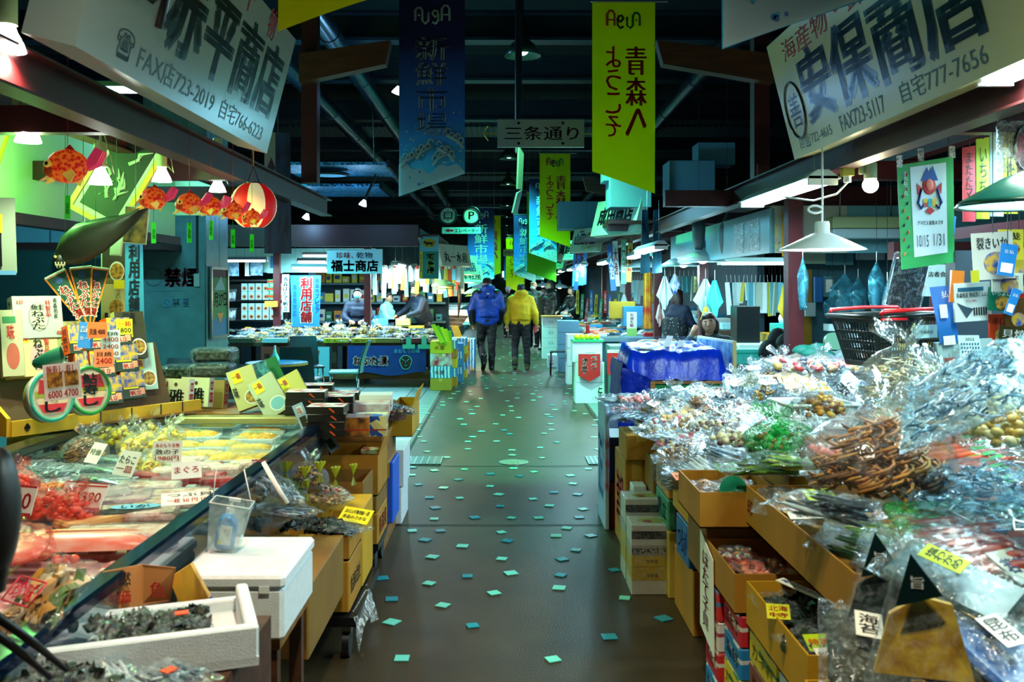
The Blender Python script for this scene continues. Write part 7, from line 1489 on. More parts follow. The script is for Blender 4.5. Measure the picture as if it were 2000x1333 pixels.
def hangbag(px,py,Y,w_,h_,m,lb,i,inner=None):
    """carrier bag hanging from a hook; px, py is its middle"""
    t=thing('hanging_bag',lb,'plastic bag',at(px,py,Y)+V3((0,0,-h_/2)),.3*i,'plastic bags hanging in the stalls')
    B=MB();vv=[];n=14;K=10
    for k in range(K+1):
        q=k/K;r=w_/2*(.35+.9*math.sin(PI*min(1,.1+q*.75))**.8)*(1 if q<.7 else max(.12,1-(q-.7)*2.9));
        for j in range(n):a=2*PI*j/n;rr_=r*(1+.12*nz(math.cos(a)*2+i,math.sin(a)*2,q*3)+.05*math.sin(a*5+i));vv.append((rr_*math.cos(a),rr_*.5*math.sin(a),q*h_))
    B.add(vv,[(k*n+j,k*n+(j+1)%n,(k+1)*n+(j+1)%n,(k+1)*n+j)for k in range(K)for j in range(n)]+[tuple(range(n-1,-1,-1))],m,True);B.build('bag_body',t)
    B=MB();B.ell((0,0,h_*.3),(w_*.38,w_*.2,h_*.28),inner or fl('#58a0b0',.5),12,8);B.build('contents',t)
    B=MB();B.tube([(0,0,h_*.97),(.0,0,h_*1.2)],.004,WHT,4);B.build('cord',t)
CB_=film('carrier_film','#58b8d0',.55,.15,9)
for i,(px,py,Y,w_,h_,lb)in enumerate(((1650,580,7.7,.2,.38,'bluish carrier bag hanging on the partition, the largest of the group'),(1676,585,7.6,.14,.36,'slim bluish carrier bag hanging beside the largest one'),(1625,600,7.8,.16,.2,'low round blue carrier bag hanging behind the others'),(1712,560,6.6,.16,.36,'tall clear bag stuffed with wrap hanging beside the black pack'),(1733,590,6.5,.1,.3,'narrow clear bag with yellow print hanging by the black pack'),(1568,555,6.7,.12,.38,'long grey plastic bag hanging on the thick red post'),(1420,460,9.0,.2,.45,'dark grey cloth bag hung before the fascia panel'),(1365,450,9.4,.14,.4,'dark narrow bag hanging by the dish lamp cord'))):
    hangbag(px,py,Y,w_,h_,CB_ if i<6 else fl('#2c444c',.6),lb,i)
t=thing('kelp_pack','tall glossy black kelp pack with a white label standing behind the black basket','packaged food',at(1768,570,4.9),-.1,ry=.22);B=MB();B.rbox((-.085,-.015,-.16),(.085,.02,.17),mat('glossy_black_blue','#0c1c30',.15,col2='#04080c',kind='wave',vscale=9,stretch=(3,1,.2)),.01);B.build('contents',t);B=MB();B.rbox((-.095,-.02,-.18),(.095,.025,.2),FILM,.01);B.build('wrapper',t);B=MB();B.b2((-.09,-.024,-.18),(-.01,-.021,-.09),PAPER);B.text('特選',(-.08,-.027,-.15),(1,0,0),.06,(0,0,1),.03,INK);B.build('label_sheet',t)
# poster with the goldfish figure
t=thing('poster','tall festival poster with green border, red and blue fish drawing and dates','poster',at(1812,420,4.6),.05,ry=-.03)
B=MB();B.slab([(-.14,0,-.27),(.13,0,-.24),(.14,0,.29),(-.15,0,.25)],(0,.003,0),fl('#2c9c50',.5));B.slab([(-.075,-.002,-.21),(.095,-.002,-.19),(.1,-.002,.26),(-.085,-.002,.24)],(0,.001,0),fl('#d8e4e8',.5));B.build('sheet',t)
B=MB();B.ell((.01,-.004,.15),(.035,.002,.05),REDI,14,8);B.poly([(.01-.04,-.006,.17),(.0,-.006,.24),(.01,-.006,.21),(.03,-.006,.245),(.055,-.006,.17)],fl('#1c4c9c'));B.ell((.01,-.007,.15),(.02,.002,.03),fl('#e87060'),10,6)
for q,cc in enumerate(('#e8b818','#2ca8b8','#e8b818','#d03828','#2ca8b8','#e8b818')):B.disc((-.012+.022*(q%3),-.007,.07-.02*(q//3)),.012,fl(cc),n=10)
for s_ in(-1,1):B.tube([(.01+s_*.04,-.006,.13),(.01+s_*.06,-.006,.06),(.01+s_*.045,-.006,.03),(.01+s_*.03,-.006,.05)],.006,fl('#1c3c7c'),4);B.poly([(.01+s_*.03,-.005,.13),(.01+s_*.065,-.005,.16),(.01+s_*.06,-.005,.1)],REDI)
B.poly([(-.015,-.006,.02),(.01,-.006,.04),(.035,-.006,.02),(.01,-.006,-.0)],REDI)
B.text('アマビエ金魚ネブタ',(-.055,-.004,-.05),(1,0,0),.13,(0,0,1),.022,INK,.03);B.text('10/15',(-.06,-.004,-.16),(1,0,0),.06,(0,0,1),.06,fl('#3c4c5c'),0);B.text('1/31',(.025,-.004,-.155),(1,0,0),.055,(0,0,1),.06,fl('#3c4c5c'),0)
for q in range(12):B.tube([(-.125+.02*(q%2),-.004,-.2+.036*q),(-.12+.02*(q%2),-.004,-.185+.036*q)],.004,fl(('#e07020','#1c2c5c','#d02828')[q%3]),4)
B.text('金魚ねぷた',(-.12,-.004,.1),(1,0,0),.02,(0,0,1),.12,WHT,.02,vert=True);B.build('printing',t)
for x,z in((-.14,.27),(-.03,.3),(.13,.31)):B=MB();B.b2((x-.015,-.01,z-.03),(x+.015,-.006,z+.03),FILMW);B.build('tape',t)
STR=[('#d02838','またたママ'),('#c8d818','いちぢ煮'),('#c8d8e0',''),('#c8d818','ほたて'),('#d02838','焼')]
for i,(cc,s)in enumerate(STR):
    t=thing('paper_strip',['red handwritten paper strip next to the festival poster','lime handwritten paper strip beside the red one','blank pale paper strip between the lime ones','second lime handwritten strip, tucked under the plastic','short red strip at the outer edge below the dish lamp'][i],'paper strip',at(1893+i*27,355-i*7,4.6-.1*i),0,'handwritten paper strips')
    B=MB();B.slab([(-.032,0,-.2),(.032,0,-.2),(.03,0,.18+.02*i),(-.034,0,.17+.02*i)],(0,.003,0),fl(cc,.5));B.build('sheet',t)
    if s:B=MB();B.text(s,(-.016,-.003,-.15),(1,0,0),.034,(0,0,1),.3,INK,0,vert=True);B.build('lettering',t)
B=MB();B.b2((-.2,0,-.03),(.35,.05,.03),REDST);single(B,'shelf_edge','dark red shelf edge under the handwritten strips','shelf',at(1905,452,4.9),(0,-.12,0))
t=thing('clear_cover','crinkled clear plastic bag with a dark ring cable at the upper outer edge','plastic bag',at(1985,290,3.6));obj('wrapper',pillow(.2,.2,.08,2.2,FILMW),t,Matrix.Rotation(PI/2,4,'X'));B=MB();B.tube([(.06*math.cos(a)+.04,-.02,.1*math.sin(a))for a in[k*PI/8 for k in range(12)]],.007,BLACK,6);B.build('cable',t)
# wall of hanging snack packets at the outer edge
WP=[(1940,500,.16,.2,'#d8d4c8','裂きいか','white packet with gold figures hanging beside the yellow ones'),(1975,478,.1,.13,'#d8c038','磯','yellow packet behind the blue card at the top'),(1990,520,.07,.16,'#c8a838','','yellow packet at the outer edge beside the blue card'),(1900,590,.17,.17,'#dce4e4','青森県産 熟成黒にんにく','white printed leaflet about black garlic'),(1968,552,.12,.08,'#d8dccc','黄金','white packet with yellow food picture, middle row'),(1955,585,.1,.1,'#0c6c50','いちよし','green packet with white brush writing'),(1985,615,.1,.14,'#604020','','brown packet behind the small blue card'),(1950,645,.08,.14,'#c83c1c','辛口','red and brown snack packet beside the calendar'),(1980,670,.12,.14,'#3c3414','貝焼','dark packet with golden food picture low at the edge'),(1925,680,.06,.08,'#a8c8d0','','small clear packet below the red snack packet'),(1995,560,.06,.1,'#c8301c','','red packet at the very edge'),(1870,560,.06,.14,'#e07820','','orange white packet beside the cooperative notice'),(1905,540,.03,.05,'#c8c020','','tiny yellow tag on the hanging rack')]
for i,(px,py,w_,h_,cc,s,lb)in enumerate(WP):
    t=thing('hanging_packet' if i!=3 else 'leaflet',lb,'packaged food' if i!=3 else 'leaflet',at(px,py,3.9+.05*(i%4)),-.2+.1*(i%4),None,ry=.06*((i%3)-1))
    B=MB();B.slab([(-w_/2,0,-h_/2),(w_/2,0,-h_/2),(w_/2,0,h_/2),(-w_/2,0,h_/2)],(0,.012,0),mat('c_'+cc[1:]+'_pk',cc,.3));B.build('sheet',t)
    B=MB()
    if i not in(3,9,12):B.disc((w_*.05,-.004,-h_*.15),w_*.3,BRW if i%2 else PIC,n=16)
    if s and i!=3:B.text(s,(-w_*.4,-.007,h_*.15),(1,0,0),w_*.75,(0,0,1),h_*.25,INK if i not in(5,8)else WHT,.02)
    if i==3:B.text(s,(-w_*.45,-.004,h_*.12),(1,0,0),w_*.9,(0,0,1),.022,INK,.02);B.b2((-w_*.4,-.003,h_*.28),(w_*.3,-.001,h_*.38),fl('#1c5c7c'));B.text('元気',(-w_*.2,-.004,0),(1,0,0),.05,(0,0,1),.01,REDI)
    if i==3:
        for q in range(6):B.b2((.0+q*.011,-.004,-.06),(.006+q*.011,-.002,-.025),INK)
        B.slab([(-w_*.45,-.004,0),(-w_*.2,-.004,-.02),(0,-.004,-.03),(-w_*.2,-.004,-.07)],(0,.001,0),fl('#304858'))
    B.build('printing',t)
for i,(px,py,w_,h_,a,lb)in enumerate(((1968,508,.065,.13,-.15,'blue notice card clipped over the yellow packets'),(1978,590,.035,.11,-.35,'slanting narrow blue card over the brown packet'),(1852,460,.06,.2,-.1,'blue card edge behind the festival poster'))):
    B=MB();B.slab([(-w_/2,0,-h_/2),(w_/2,0,-h_/2),(w_/2,0,h_/2),(-w_/2,0,h_/2)],(0,.003,0),fl('#1c78c8',.4));B.b2((-w_*.35,-.003,-h_*.4),(w_*.35,-.001,-h_*.1),PAPER);B.text('支払',(-w_*.3,-.003,h_*.2),(1,0,0),w_*.6,(0,0,1),h_*.12,WHT);single(B,'notice_card',lb,'card',at(px,py,3.75 if i<2 else 4.7),(0,-a,-.1))
t=thing('notice_stand','blue curved notice stand with a white foot label in front of the leaflet','stand',at(1848,612,4.1),-.1,ry=-.1)
B=MB();g=[]
for j in range(7):q=j/6;g+=[(-.045,-.03*math.cos(q*2.5)+.02,-.13+.25*q),(.04,-.03*math.cos(q*2.5)+.02,-.13+.25*q)]
B.add(g,[(2*j,2*j+1,2*j+3,2*j+2)for j in range(6)],fl('#1868b8',.3),True);B.build('panel',t);B=MB();B.b2((-.03,-.02,-.14),(.02,-.016,-.1),PAPER);B.b2((-.03,-.018,-.02),(.0,-.012,.04),PAPER);B.text('払',(-.02,-.022,.07),(1,0,0),.03,(0,0,1),.03,WHT);B.build('label_sheet',t);B=MB();B.b2((-.05,.01,-.2),(.05,.06,-.13),fl('#a8c8cc'));B.build('foot',t)
t=thing('desk_calendar','white desk calendar with rows of blue dates standing on the heap','calendar',at(1898,702,3.9),.1);B=MB();B.slab([(-.05,0,0),(.05,0,0),(.045,.02,.1),(-.05,.02,.1)],(0,.003,0),fl('#b8d8d8'));B.build('sheet',t)
B=MB()
for a in range(7):
    for b in range(4):B.b2((-.043+a*.0125,-.003+.004*b,.012+b*.016),(-.037+a*.0125,-.001+.004*b,.02+b*.016),fl('#2c5c8c'))
B.text('2022',(-.02,.014,.078),(1,0,0),.04,(0,0,1),.012,INK);B.build('dates',t);B=MB();B.slab([(.05,0,0),(.075,.05,0),(.045,.02,.1)],(0,.004,0),BLACK);B.build('stand',t)
B=MB();B.b2((-.1,0,-.09),(.08,.01,.09),fl('#b8ccc8'));B.text('店者会',(-.04,-.003,.02),(1,0,0),.1,(0,0,1),.03,INK,.03);B.b2((-.1,-.003,-.05),(-.06,-.001,.07),fl('#e06018'));single(B,'notice_sheet','white cooperative notice with an orange strip behind the kelp pack','sheet',at(1826,548,5.2))
B=MB();B.b2((2.25,4.6,.9),(3.6,4.7,1.78),mat('dark_backing','#28343c',.7));B.b2((2.0,4.62,1.1),(2.2,4.7,1.4),fl('#a87c20'));single(B,'rack_backing','dark backing rack behind the hanging snack packets','rack')
for i in range(14):
    cc=('#a8d8e0','#e0d840','#c84020','#3c70b0','#e8e8e0')[i%5];B=MB();B.rbox((-.06,-.04,0),(.06,.04,.12),mat('c_'+cc[1:]+'_pk',cc,.3),.01);single(B,'snack_packet','small upright packet on the ledge behind the heap, %s along from the kelp pack'%ORD[i],'packet',(1.95+.1*i,4.5,1.18+.01*(i%3)),(0,0,.4*(i%3)-.3),'upright packets on the ledge')
# ================================================================ right middle: tarp table, resting place, freezer chest
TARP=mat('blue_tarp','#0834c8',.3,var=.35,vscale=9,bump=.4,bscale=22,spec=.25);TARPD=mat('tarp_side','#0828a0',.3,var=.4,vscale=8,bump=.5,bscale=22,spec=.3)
t=thing('display_table','low wooden table with green cloth sides under the blue tarpaulin','table',(1.42,8.3,0));B=MB();B.b2((-.15,-.4,.765),(.62,.5,.79),WOOD);B.build('tabletop',t);B=MB();B.b2((-.13,-.38,.0),(.6,.48,.765),mat('green_cloth','#0c7c40',.7,var=.2));B.build('cloth',t);B=MB();B.b2((-.17,-.42,0),(-.13,-.38,.79),WOOD);B.build('leg',t)
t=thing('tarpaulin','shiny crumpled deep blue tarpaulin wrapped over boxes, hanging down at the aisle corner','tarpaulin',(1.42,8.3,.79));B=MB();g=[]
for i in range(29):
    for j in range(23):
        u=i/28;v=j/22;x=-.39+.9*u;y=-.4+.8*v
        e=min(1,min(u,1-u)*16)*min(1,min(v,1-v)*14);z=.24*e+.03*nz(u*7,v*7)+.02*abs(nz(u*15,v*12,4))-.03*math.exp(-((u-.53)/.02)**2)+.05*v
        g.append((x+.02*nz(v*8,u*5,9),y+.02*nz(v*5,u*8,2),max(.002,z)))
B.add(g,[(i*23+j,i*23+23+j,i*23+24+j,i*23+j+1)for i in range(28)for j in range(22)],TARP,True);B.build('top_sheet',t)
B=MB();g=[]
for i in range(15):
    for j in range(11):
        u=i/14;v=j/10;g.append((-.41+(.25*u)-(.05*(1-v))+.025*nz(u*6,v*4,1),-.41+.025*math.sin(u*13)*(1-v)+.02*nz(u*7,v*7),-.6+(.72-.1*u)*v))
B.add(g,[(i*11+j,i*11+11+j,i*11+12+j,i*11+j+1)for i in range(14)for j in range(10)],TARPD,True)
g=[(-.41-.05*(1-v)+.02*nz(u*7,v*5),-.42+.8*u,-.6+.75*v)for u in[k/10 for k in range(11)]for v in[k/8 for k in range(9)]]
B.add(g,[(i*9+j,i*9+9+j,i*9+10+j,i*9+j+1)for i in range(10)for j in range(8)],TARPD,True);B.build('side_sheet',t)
for i,(px,py)in enumerate(((1297,681),(1320,690))):B=MB();B.slab([(-.02,0,0),(.04,0,.01),(.085,.02,.14),(.03,.02,.145)],(0,.004,0),WHT);single(B,'price_card','white rounded price card standing on the tarpaulin, %s'%('outer','inner')[i],'price card',at(px,py,8.2)+V3((0,0,-.03)))
FI=mat('flat_fish','#707c58',.4,col2='#34403c',vscale=16)
for i,(px,py)in enumerate(((1262,688),(1285,694),(1275,700))):B=MB();fish(B,(0,0,0),.2,FI,FI,.3*i);single(B,'dried_fish','small olive dried fish on the tarpaulin, %s'%('farthest','middle','nearest')[i],'dried fish',at(px,py,8.1)+V3((0,0,.01)),(0,0,0),'dried fish on the tarpaulin')
t=thing('display_screen','upright screen of blue white printed panels in a wooden frame behind the tarpaulin','screen',(1.93,8.5,.79),-1.42,sc=(1,1,.68))
BWP=mat('blue_white_print','#a8d0f0',.4,col2='#1c60c8',vscale=7,stretch=(2,1,.7))
B=MB()
for k in range(3):B.b2((-.44+k*.3,0,.02),(-.16+k*.3,.02,.46),BWP)
B.build('panel',t);B=MB();B.b2((-.42,.0,.46),(.44,.03,.49),PAPER);B.b2((.43,-.0,0),(.46,.03,.49),fl('#d8c078'));B.build('frame',t)
B=MB();B.b2((1.1,8.85,.79),(1.85,8.86,1.12),CLEAR);single(B,'clear_screen','clear acrylic screen standing behind the tarpaulin','screen')
t=thing('plastic_container','turquoise lidded container on the ledge beside the blue white screen','container',at(1458,712,8.4));B=MB();B.rbox((-.14,-.1,0),(.14,.1,.1),mat('turquoise','#3cc0b0',.3),.02);B.build('body',t);B=MB();B.rbox((-.12,-.09,.1),(.12,.09,.14),mat('turquoise',''),.02);B.b2((-.06,-.11,.05),(.08,-.1,.09),mat('turquoise',''));B.build('lid',t)
carton('wooden_ledge','wooden ledge shelf with white towels right of the tarpaulin',(2.1,8.15,.0),(2.5,8.55,.84),WOOD,tape=False,cat='ledge')
t=thing('chest_freezer','pale grey chest freezer behind the resting woman','freezer',(3.1,10.6,0));B=MB();B.rbox((-.5,-.4,.05),(.75,.4,.9),mat('freezer_grey','#a8c0bc',.4),.03);B.build('body',t);B=MB();B.rbox((-.52,-.42,.9),(.77,.42,.97),mat('freezer_lid','#b8d0c8',.3),.02);B.build('lid',t)
carton('black_bag','black bag box standing on the freezer lid',(2.6,10.3,.97),(2.86,10.6,1.38),BLACK,tape=False,cat='bag');carton('wooden_tray','shallow yellow wooden tray on the freezer lid',(2.95,10.3,.97),(3.5,10.7,1.07),YW,tape=False,cat='tray',open_=True)
B=MB();B.box((0,0,0),(.3,.2,.1),mat('turquoise',''));B.ell((0,0,.1),(.08,.05,.08),WHT,8,6);single(B,'tissue_box','tissue box with a white tissue on the freezer tray','box',(3.2,10.5,1.13))
carton('foam_box','small white box on the ledge edge before the thick red post',at(1490,735,7.9)-V3((.08,.1,.0)),at(1490,735,7.9)+V3((.08,.1,.12)),FOAM,tape=False,cat='foam box')
B=MB()
for i in range(7):B.ell((.12*math.sin(i*1.3),.08*math.cos(i*2),.06*math.cos(i)),(.1,.08,.12),mat('black_cloth','#0c1014',.8),10,7)
single(B,'cloth_pile','heap of black cloth and gloves beside the foot of the thick red post','cloth',at(1525,680,8.3))
B=MB()
for i in range(5):B.ell((.06*math.sin(i*1.7),.05*math.cos(i*2),.03*i*.5),(.09,.07,.05),mat('green_cloth2','#0c6c5c',.7),10,7)
single(B,'cloth_pile','crumpled teal green cloth right of the thick red post','cloth',at(1590,700,6.6))
t=thing('kitchen_scale','round green dial scale with pans on the bench behind the heap','scale',at(1645,668,6.9));B=MB();B.cyl((-.06,0,0),(-.06,.04,0),.07,mat('dial_green','#80b898',.4),n=20);B.cyl((.08,.0,0),(.08,.04,0),.07,mat('dial_pale','#a8c8c8',.4),n=20);B.build('dial',t);B=MB();B.b2((-.12,.0,-.14),(.14,.15,-.06),fl('#98b8b8'));B.b2((-.1,0,.08),(.06,.12,.13),fl('#b8d8d8'));B.build('body',t)
B=MB();B.b2((2.35,6.6,0),(4.5,7.3,.95),mat('bench_teal','#2c6870',.6));single(B,'work_bench','teal work bench behind the dried goods heap','bench')
# cloths, towels and small things hanging above the middle stalls
def cloth(px,py,Y,w_,h_,m,lb,i,kind_='diamond'):
    t=thing('hanging_cloth',lb,'cloth',at(px,py,Y),.4*math.sin(i),'cloths hanging in the stalls');B=MB();g=[]
    for a in range(9):
        for b in range(9):
            u=a/8-.5;v=b/8;ww=(.15+1.1*v if v<.75 else 1.0-.6*(v-.75)*4*abs(u)*2)if kind_=='diamond' else.8+.2*v
            g.append((u*w_*ww,.03*math.sin(a*1.9+i)*(1-v*.3),-h_*v*(1-.25*abs(u)*2*(kind_=='diamond'))))
    B.add(g,[(a*9+b,a*9+9+b,a*9+10+b,a*9+b+1)for a in range(8)for b in range(8)],m,True);B.build('cloth',t);B=MB();B.tube([(0,0,0),(0,0,.12)],.004,WHT,4);B.build('hook',t)
TQ=mat('towel_teal','#2ca89c',.8);TWH=mat('towel_white','#c8dcdc',.8);TYE=mat('towel_yellow','#e0c838',.8)
for i,(px,py,Y,w_,h_,m,lb)in enumerate(((1378,545,10.9,.3,.45,TWH,'cream white towel hanging folded on the red post over the resting woman'),(1396,548,10.8,.22,.45,TQ,'teal towel hanging beside the cream one'),(1536,555,7.2,.14,.35,TYE,'yellow cloth corner hanging at the thick red post'),(1298,540,13.6,.25,.5,TWH,'white cloth with blue fish print hanging beside the apron woman'),(1318,535,13.4,.18,.3,mat('towel_print','#d8e8f0',.7,col2='#1c4ca8',vscale=9),'blue patterned cloth behind the apron woman'),(1219,575,17.0,.18,.4,TWH,'white triangular cloth hanging on the fish stall post'),(1265,530,14.4,.16,.9,mat('red_yellow_cloth','#e8c028',.7,col2='#c82820',vscale=4),'long yellow banner with red writing hanging at the fish stall'),(1288,595,14.0,.12,.35,mat('red_white_cloth','#e8e0d8',.7,col2='#c03028',vscale=6),'white cloth with a red emblem on the second red post'),(1366,540,11.4,.14,.2,mat('mat_olive','#a0a060',.8,col2='#4c4828',vscale=20),'small patterned mat hanging by the dish lamp'),(1378,600,10.7,.12,.25,TYE,'yellow and white printed bag hanging at the towel foot'))):
    cloth(px,py,Y,w_,h_,m,lb,i,'diamond' if i not in(6,8)else 'strip')
rr=random.Random(31)
for i in range(44):
    row=i%3;Y=(12.2,15.5,19)[row];px=(1420+i//3*8,1300+i//3*9,1215+i//3*5)[row];py=(552,540,548)[row]
    m=fl(rr.choice(('#d8f0f0','#68b8c0','#a8e0e0','#e8f4f4','#e0d050','#78c8d8','#304858','#c8d8c0')),.5);w_=rr.uniform(.05,.1);h_=rr.uniform(.2,.5);B=MB()
    B.slab([(-w_/2,0,-h_),(w_/2,0,-h_),(w_*.4,0,0),(-w_*.4,0,0)],(0,.02,0),m);B.tube([(0,0,0),(0,0,.1)],.003,WHT,4)
    single(B,'hanging_packet','pale packet or bag strip hanging under the %s lamp rail, %s along'%(('middle stall','fish stall','farther fish stall')[row],ORD[i//3]),'packet',at(px,py,Y),(0,rr.uniform(-.12,.12),rr.uniform(-.6,.6)),'strips hanging under the lamp rails')
# dish lamps and tubes of the middle and far stalls
SAU=mat('saucer_grey','#98b4b8',.35)
for i,(px,py,Y,r,lb)in enumerate(((1372,512,9.8,.27,'large grey saucer lamp before the fascia panel, nearest of the saucers'),(1335,520,11.5,.3,'second grey saucer lamp behind the nearest one'),(1262,522,13.2,.3,'wide pale saucer lamp over the flowered apron woman'),(1230,530,16.0,.3,'pale saucer lamp over the fish stall'),(1093,563,26,.3,'yellowish saucer lamp deep in the row by the masked people'),(1060,560,30,.35,'farthest saucer lamp glowing turquoise'))):
    t=thing('pendant_lamp',lb,'lamp',at(px,py,Y),0,'saucer lamps of the stall row');B=MB();B.lathe([(.03,.16),(.06,.12),(r*.6,.08),(r,.0),(r*.97,0),(r*.55,.06),(.04,.08)],SAU,n=30);B.build('lamp_shade',t);B=MB();B.ell((0,0,.03),(.06,.06,.05),mat('bulb_cool','')if i!=4 else mat('bulb_warm',''));B.build('bulb',t);B=MB();B.cyl((0,0,.15),(0,0,.6),.008,BLACK,n=5);B.cyl((0,0,.12),(0,0,.22),.04,fl('#3c6080'));B.build('cord',t)
    light('POINT',(0,0,-.08),(12,12,14,18,20,20)[i],(COOL,COOL,COOL,COOL,'#ffe090',COOL)[i],size=.08,parent=t)
for i,(x,Y,p)in enumerate(((1.5,9.5,26),(1.75,12.0,26),(1.6,14.6,28),(1.45,17.4,30),(1.5,20.5,32),(1.5,24,34),(1.6,28,36),(1.6,32,30),(1.6,37,30))):
    tubelamp((x,Y,1.99+.02*(i%2)),1.4,'y',p,'fluorescent lamp along the lamp rail of the fish and vegetable stalls, %s from the camera'%ORD[i],group='lamp rail tubes')
tubelamp(at(1480,512,10.5),.9,'x',20,'fluorescent lamp under the dark red beam behind the fascia panel');tubelamp((1.75,2.7,2.35),1.2,'y',32,'fluorescent lamp over the near cartons of the dried goods stall',col='#e0fff0')  # second lamp is out of view, added to brighten the near corner
tubelamp((2.6,4.2,2.3),1.2,'y',30,'fluorescent lamp high over the outer side of the heap',col='#a8e8ff');tubelamp((3.6,9.6,2.2),1.2,'x',30,'fluorescent lamp behind the partition')  # first lamp is outside the frame, added for more light on the heap
# foam box stacks and stands along the aisle
carton('foam_box','lower white foam box of the stand with the red pennant',(.97,12.6,0),(1.37,12.9,.28),FOAM,tape=False,cat='foam box',texts=[('f',.78,.2,.14,.6,'伝',INK)]);carton('foam_box','middle white foam box of the stand with the red pennant',(.97,12.6,.285),(1.37,12.9,.56),FOAM,tape=False,cat='foam box');carton('foam_box','upper white foam box of the stand holding the yellow fruit',(.93,12.6,.565),(1.34,12.9,.84),FOAM,tape=False,cat='foam box')
def pennant(px,py,Y,w_,h_,lb,mir):
    t=thing('pennant',lb,'pennant',at(px,py,Y));B=MB();B.slab([(-w_/2,0,-h_*.3),(0,0,-h_/2),(w_/2,0,-h_*.3),(w_/2,0,h_/2),(-w_/2,0,h_/2)],(0,.004,0),fl('#d01418',.6));B.b2((-w_/2,-.002,h_*.4),(w_/2,0,h_*.5),PAPER);B.build('cloth',t)
    B=MB();B.text('ペイペイ',(.02,-.004,-h_*.12),(1,0,0),.08,(0,0,1),h_*.46,WHT,.04,vert=True,mirror=mir);B.text('使えます',(-.1,-.004,-h_*.26),(1,0,0),.08,(0,0,1),h_*.52,WHT,.04,vert=True,mirror=mir);B.text('PayPay',(-.05,-.005,h_*.42),(1,0,0),.13,(0,0,1),h_*.05,REDI,.02);B.build('lettering',t)
pennant(1151,716,12.55,.30,.42,'red arrow shaped pennant with white writing on the foam box stand',False);pennant(1208,713,12.3,.30,.40,'second red pennant with mirrored writing beside the tarpaulin',True)
carton('grey_box','tall grey box behind the second red pennant',(1.42,12.4,0),(1.8,12.9,.80),fl('#6c8084'),tape=False,cat='box')
B=MB();B.b2((.93,12.58,.842),(1.36,12.92,.87),mat('green_tray','#1ca070',.4));single(B,'green_tray','flat green tray carrying yellow fruit on the foam stand','tray')
for i in range(9):B=MB();B.ell((0,0,0),(.04,.04,.036),fl('#e0d018',.35),12,8);single(B,'yellow_fruit','round yellow fruit on the green tray, %s in the %s row'%(ORD[i%5],('front','back')[i//5]),'fruit',(1.0+.07*(i%5),12.68+.1*(i//5),.905),group='yellow fruit on the green tray')
obj_=pack('whitebait',(1.2,12.75,.9),.2,'clear bag bulging over the yellow fruit','picked bags',.9)
for i,(x0,x1,y,zs,m,lb)in enumerate(((.84,1.26,20.4,(0,.24,.46,.7),FOAM,'far white drawer like foam stack with a wooden lid'),(1.0,1.4,17.2,(0,.26,.52,.74),mat('bluish_foam',''),'bluish foam stack behind the stool'),(1.02,1.3,15.0,(0,.3,.6),FOAM,'pale green tinted stack beside the pennant stand'))):
    for j in range(len(zs)):z1=zs[j+1]-.005 if j+1<len(zs)else zs[j]+.22;carton('foam_box',lb+', %s box'%('lowest','second','third','top')[j],(x0,y,zs[j]),(x1,y+.35,z1),m,tape=False,cat='foam box',group='foam box stacks of the fish stalls',texts=[('f',.35,.4,.2,.2,'□',fl('#8098a8'))]if i==0 else[('l',.2,.2,.6,.5,'鮮',REDI)]if j==1 else[])
B=MB();B.b2((.82,20.35,.925),(1.3,20.8,.95),mat('lid_orange','#d09040',.6));single(B,'orange_board','orange wooden board on the far foam stack','board')
carton('green_box','green and brown boxes between the foam stacks',(1.05,13.9,0),(1.3,14.3,.45),fl('#2c8c50'),tape=False,cat='box');carton('foam_box','low white box with red side writing beneath the stool',(.86,18.2,0),(1.1,18.5,.25),FOAM,tape=False,cat='foam box',texts=[('f',.1,.2,.3,.6,'元',REDI)])
t=thing('stool','thin black metal stool frame on the aisle before the foam stacks','stool',(.99,17.2-.6,0));B=MB();B.b2((-.16,-.14,.42),(.16,.14,.44),BLACK);B.build('seat',t)
for x in(-.15,.15):
    for y in(-.13,.13):B=MB();B.tube([(x,y,.42),(x*1.05,y,0)],.012,BLACK,6);B.build('leg',t)
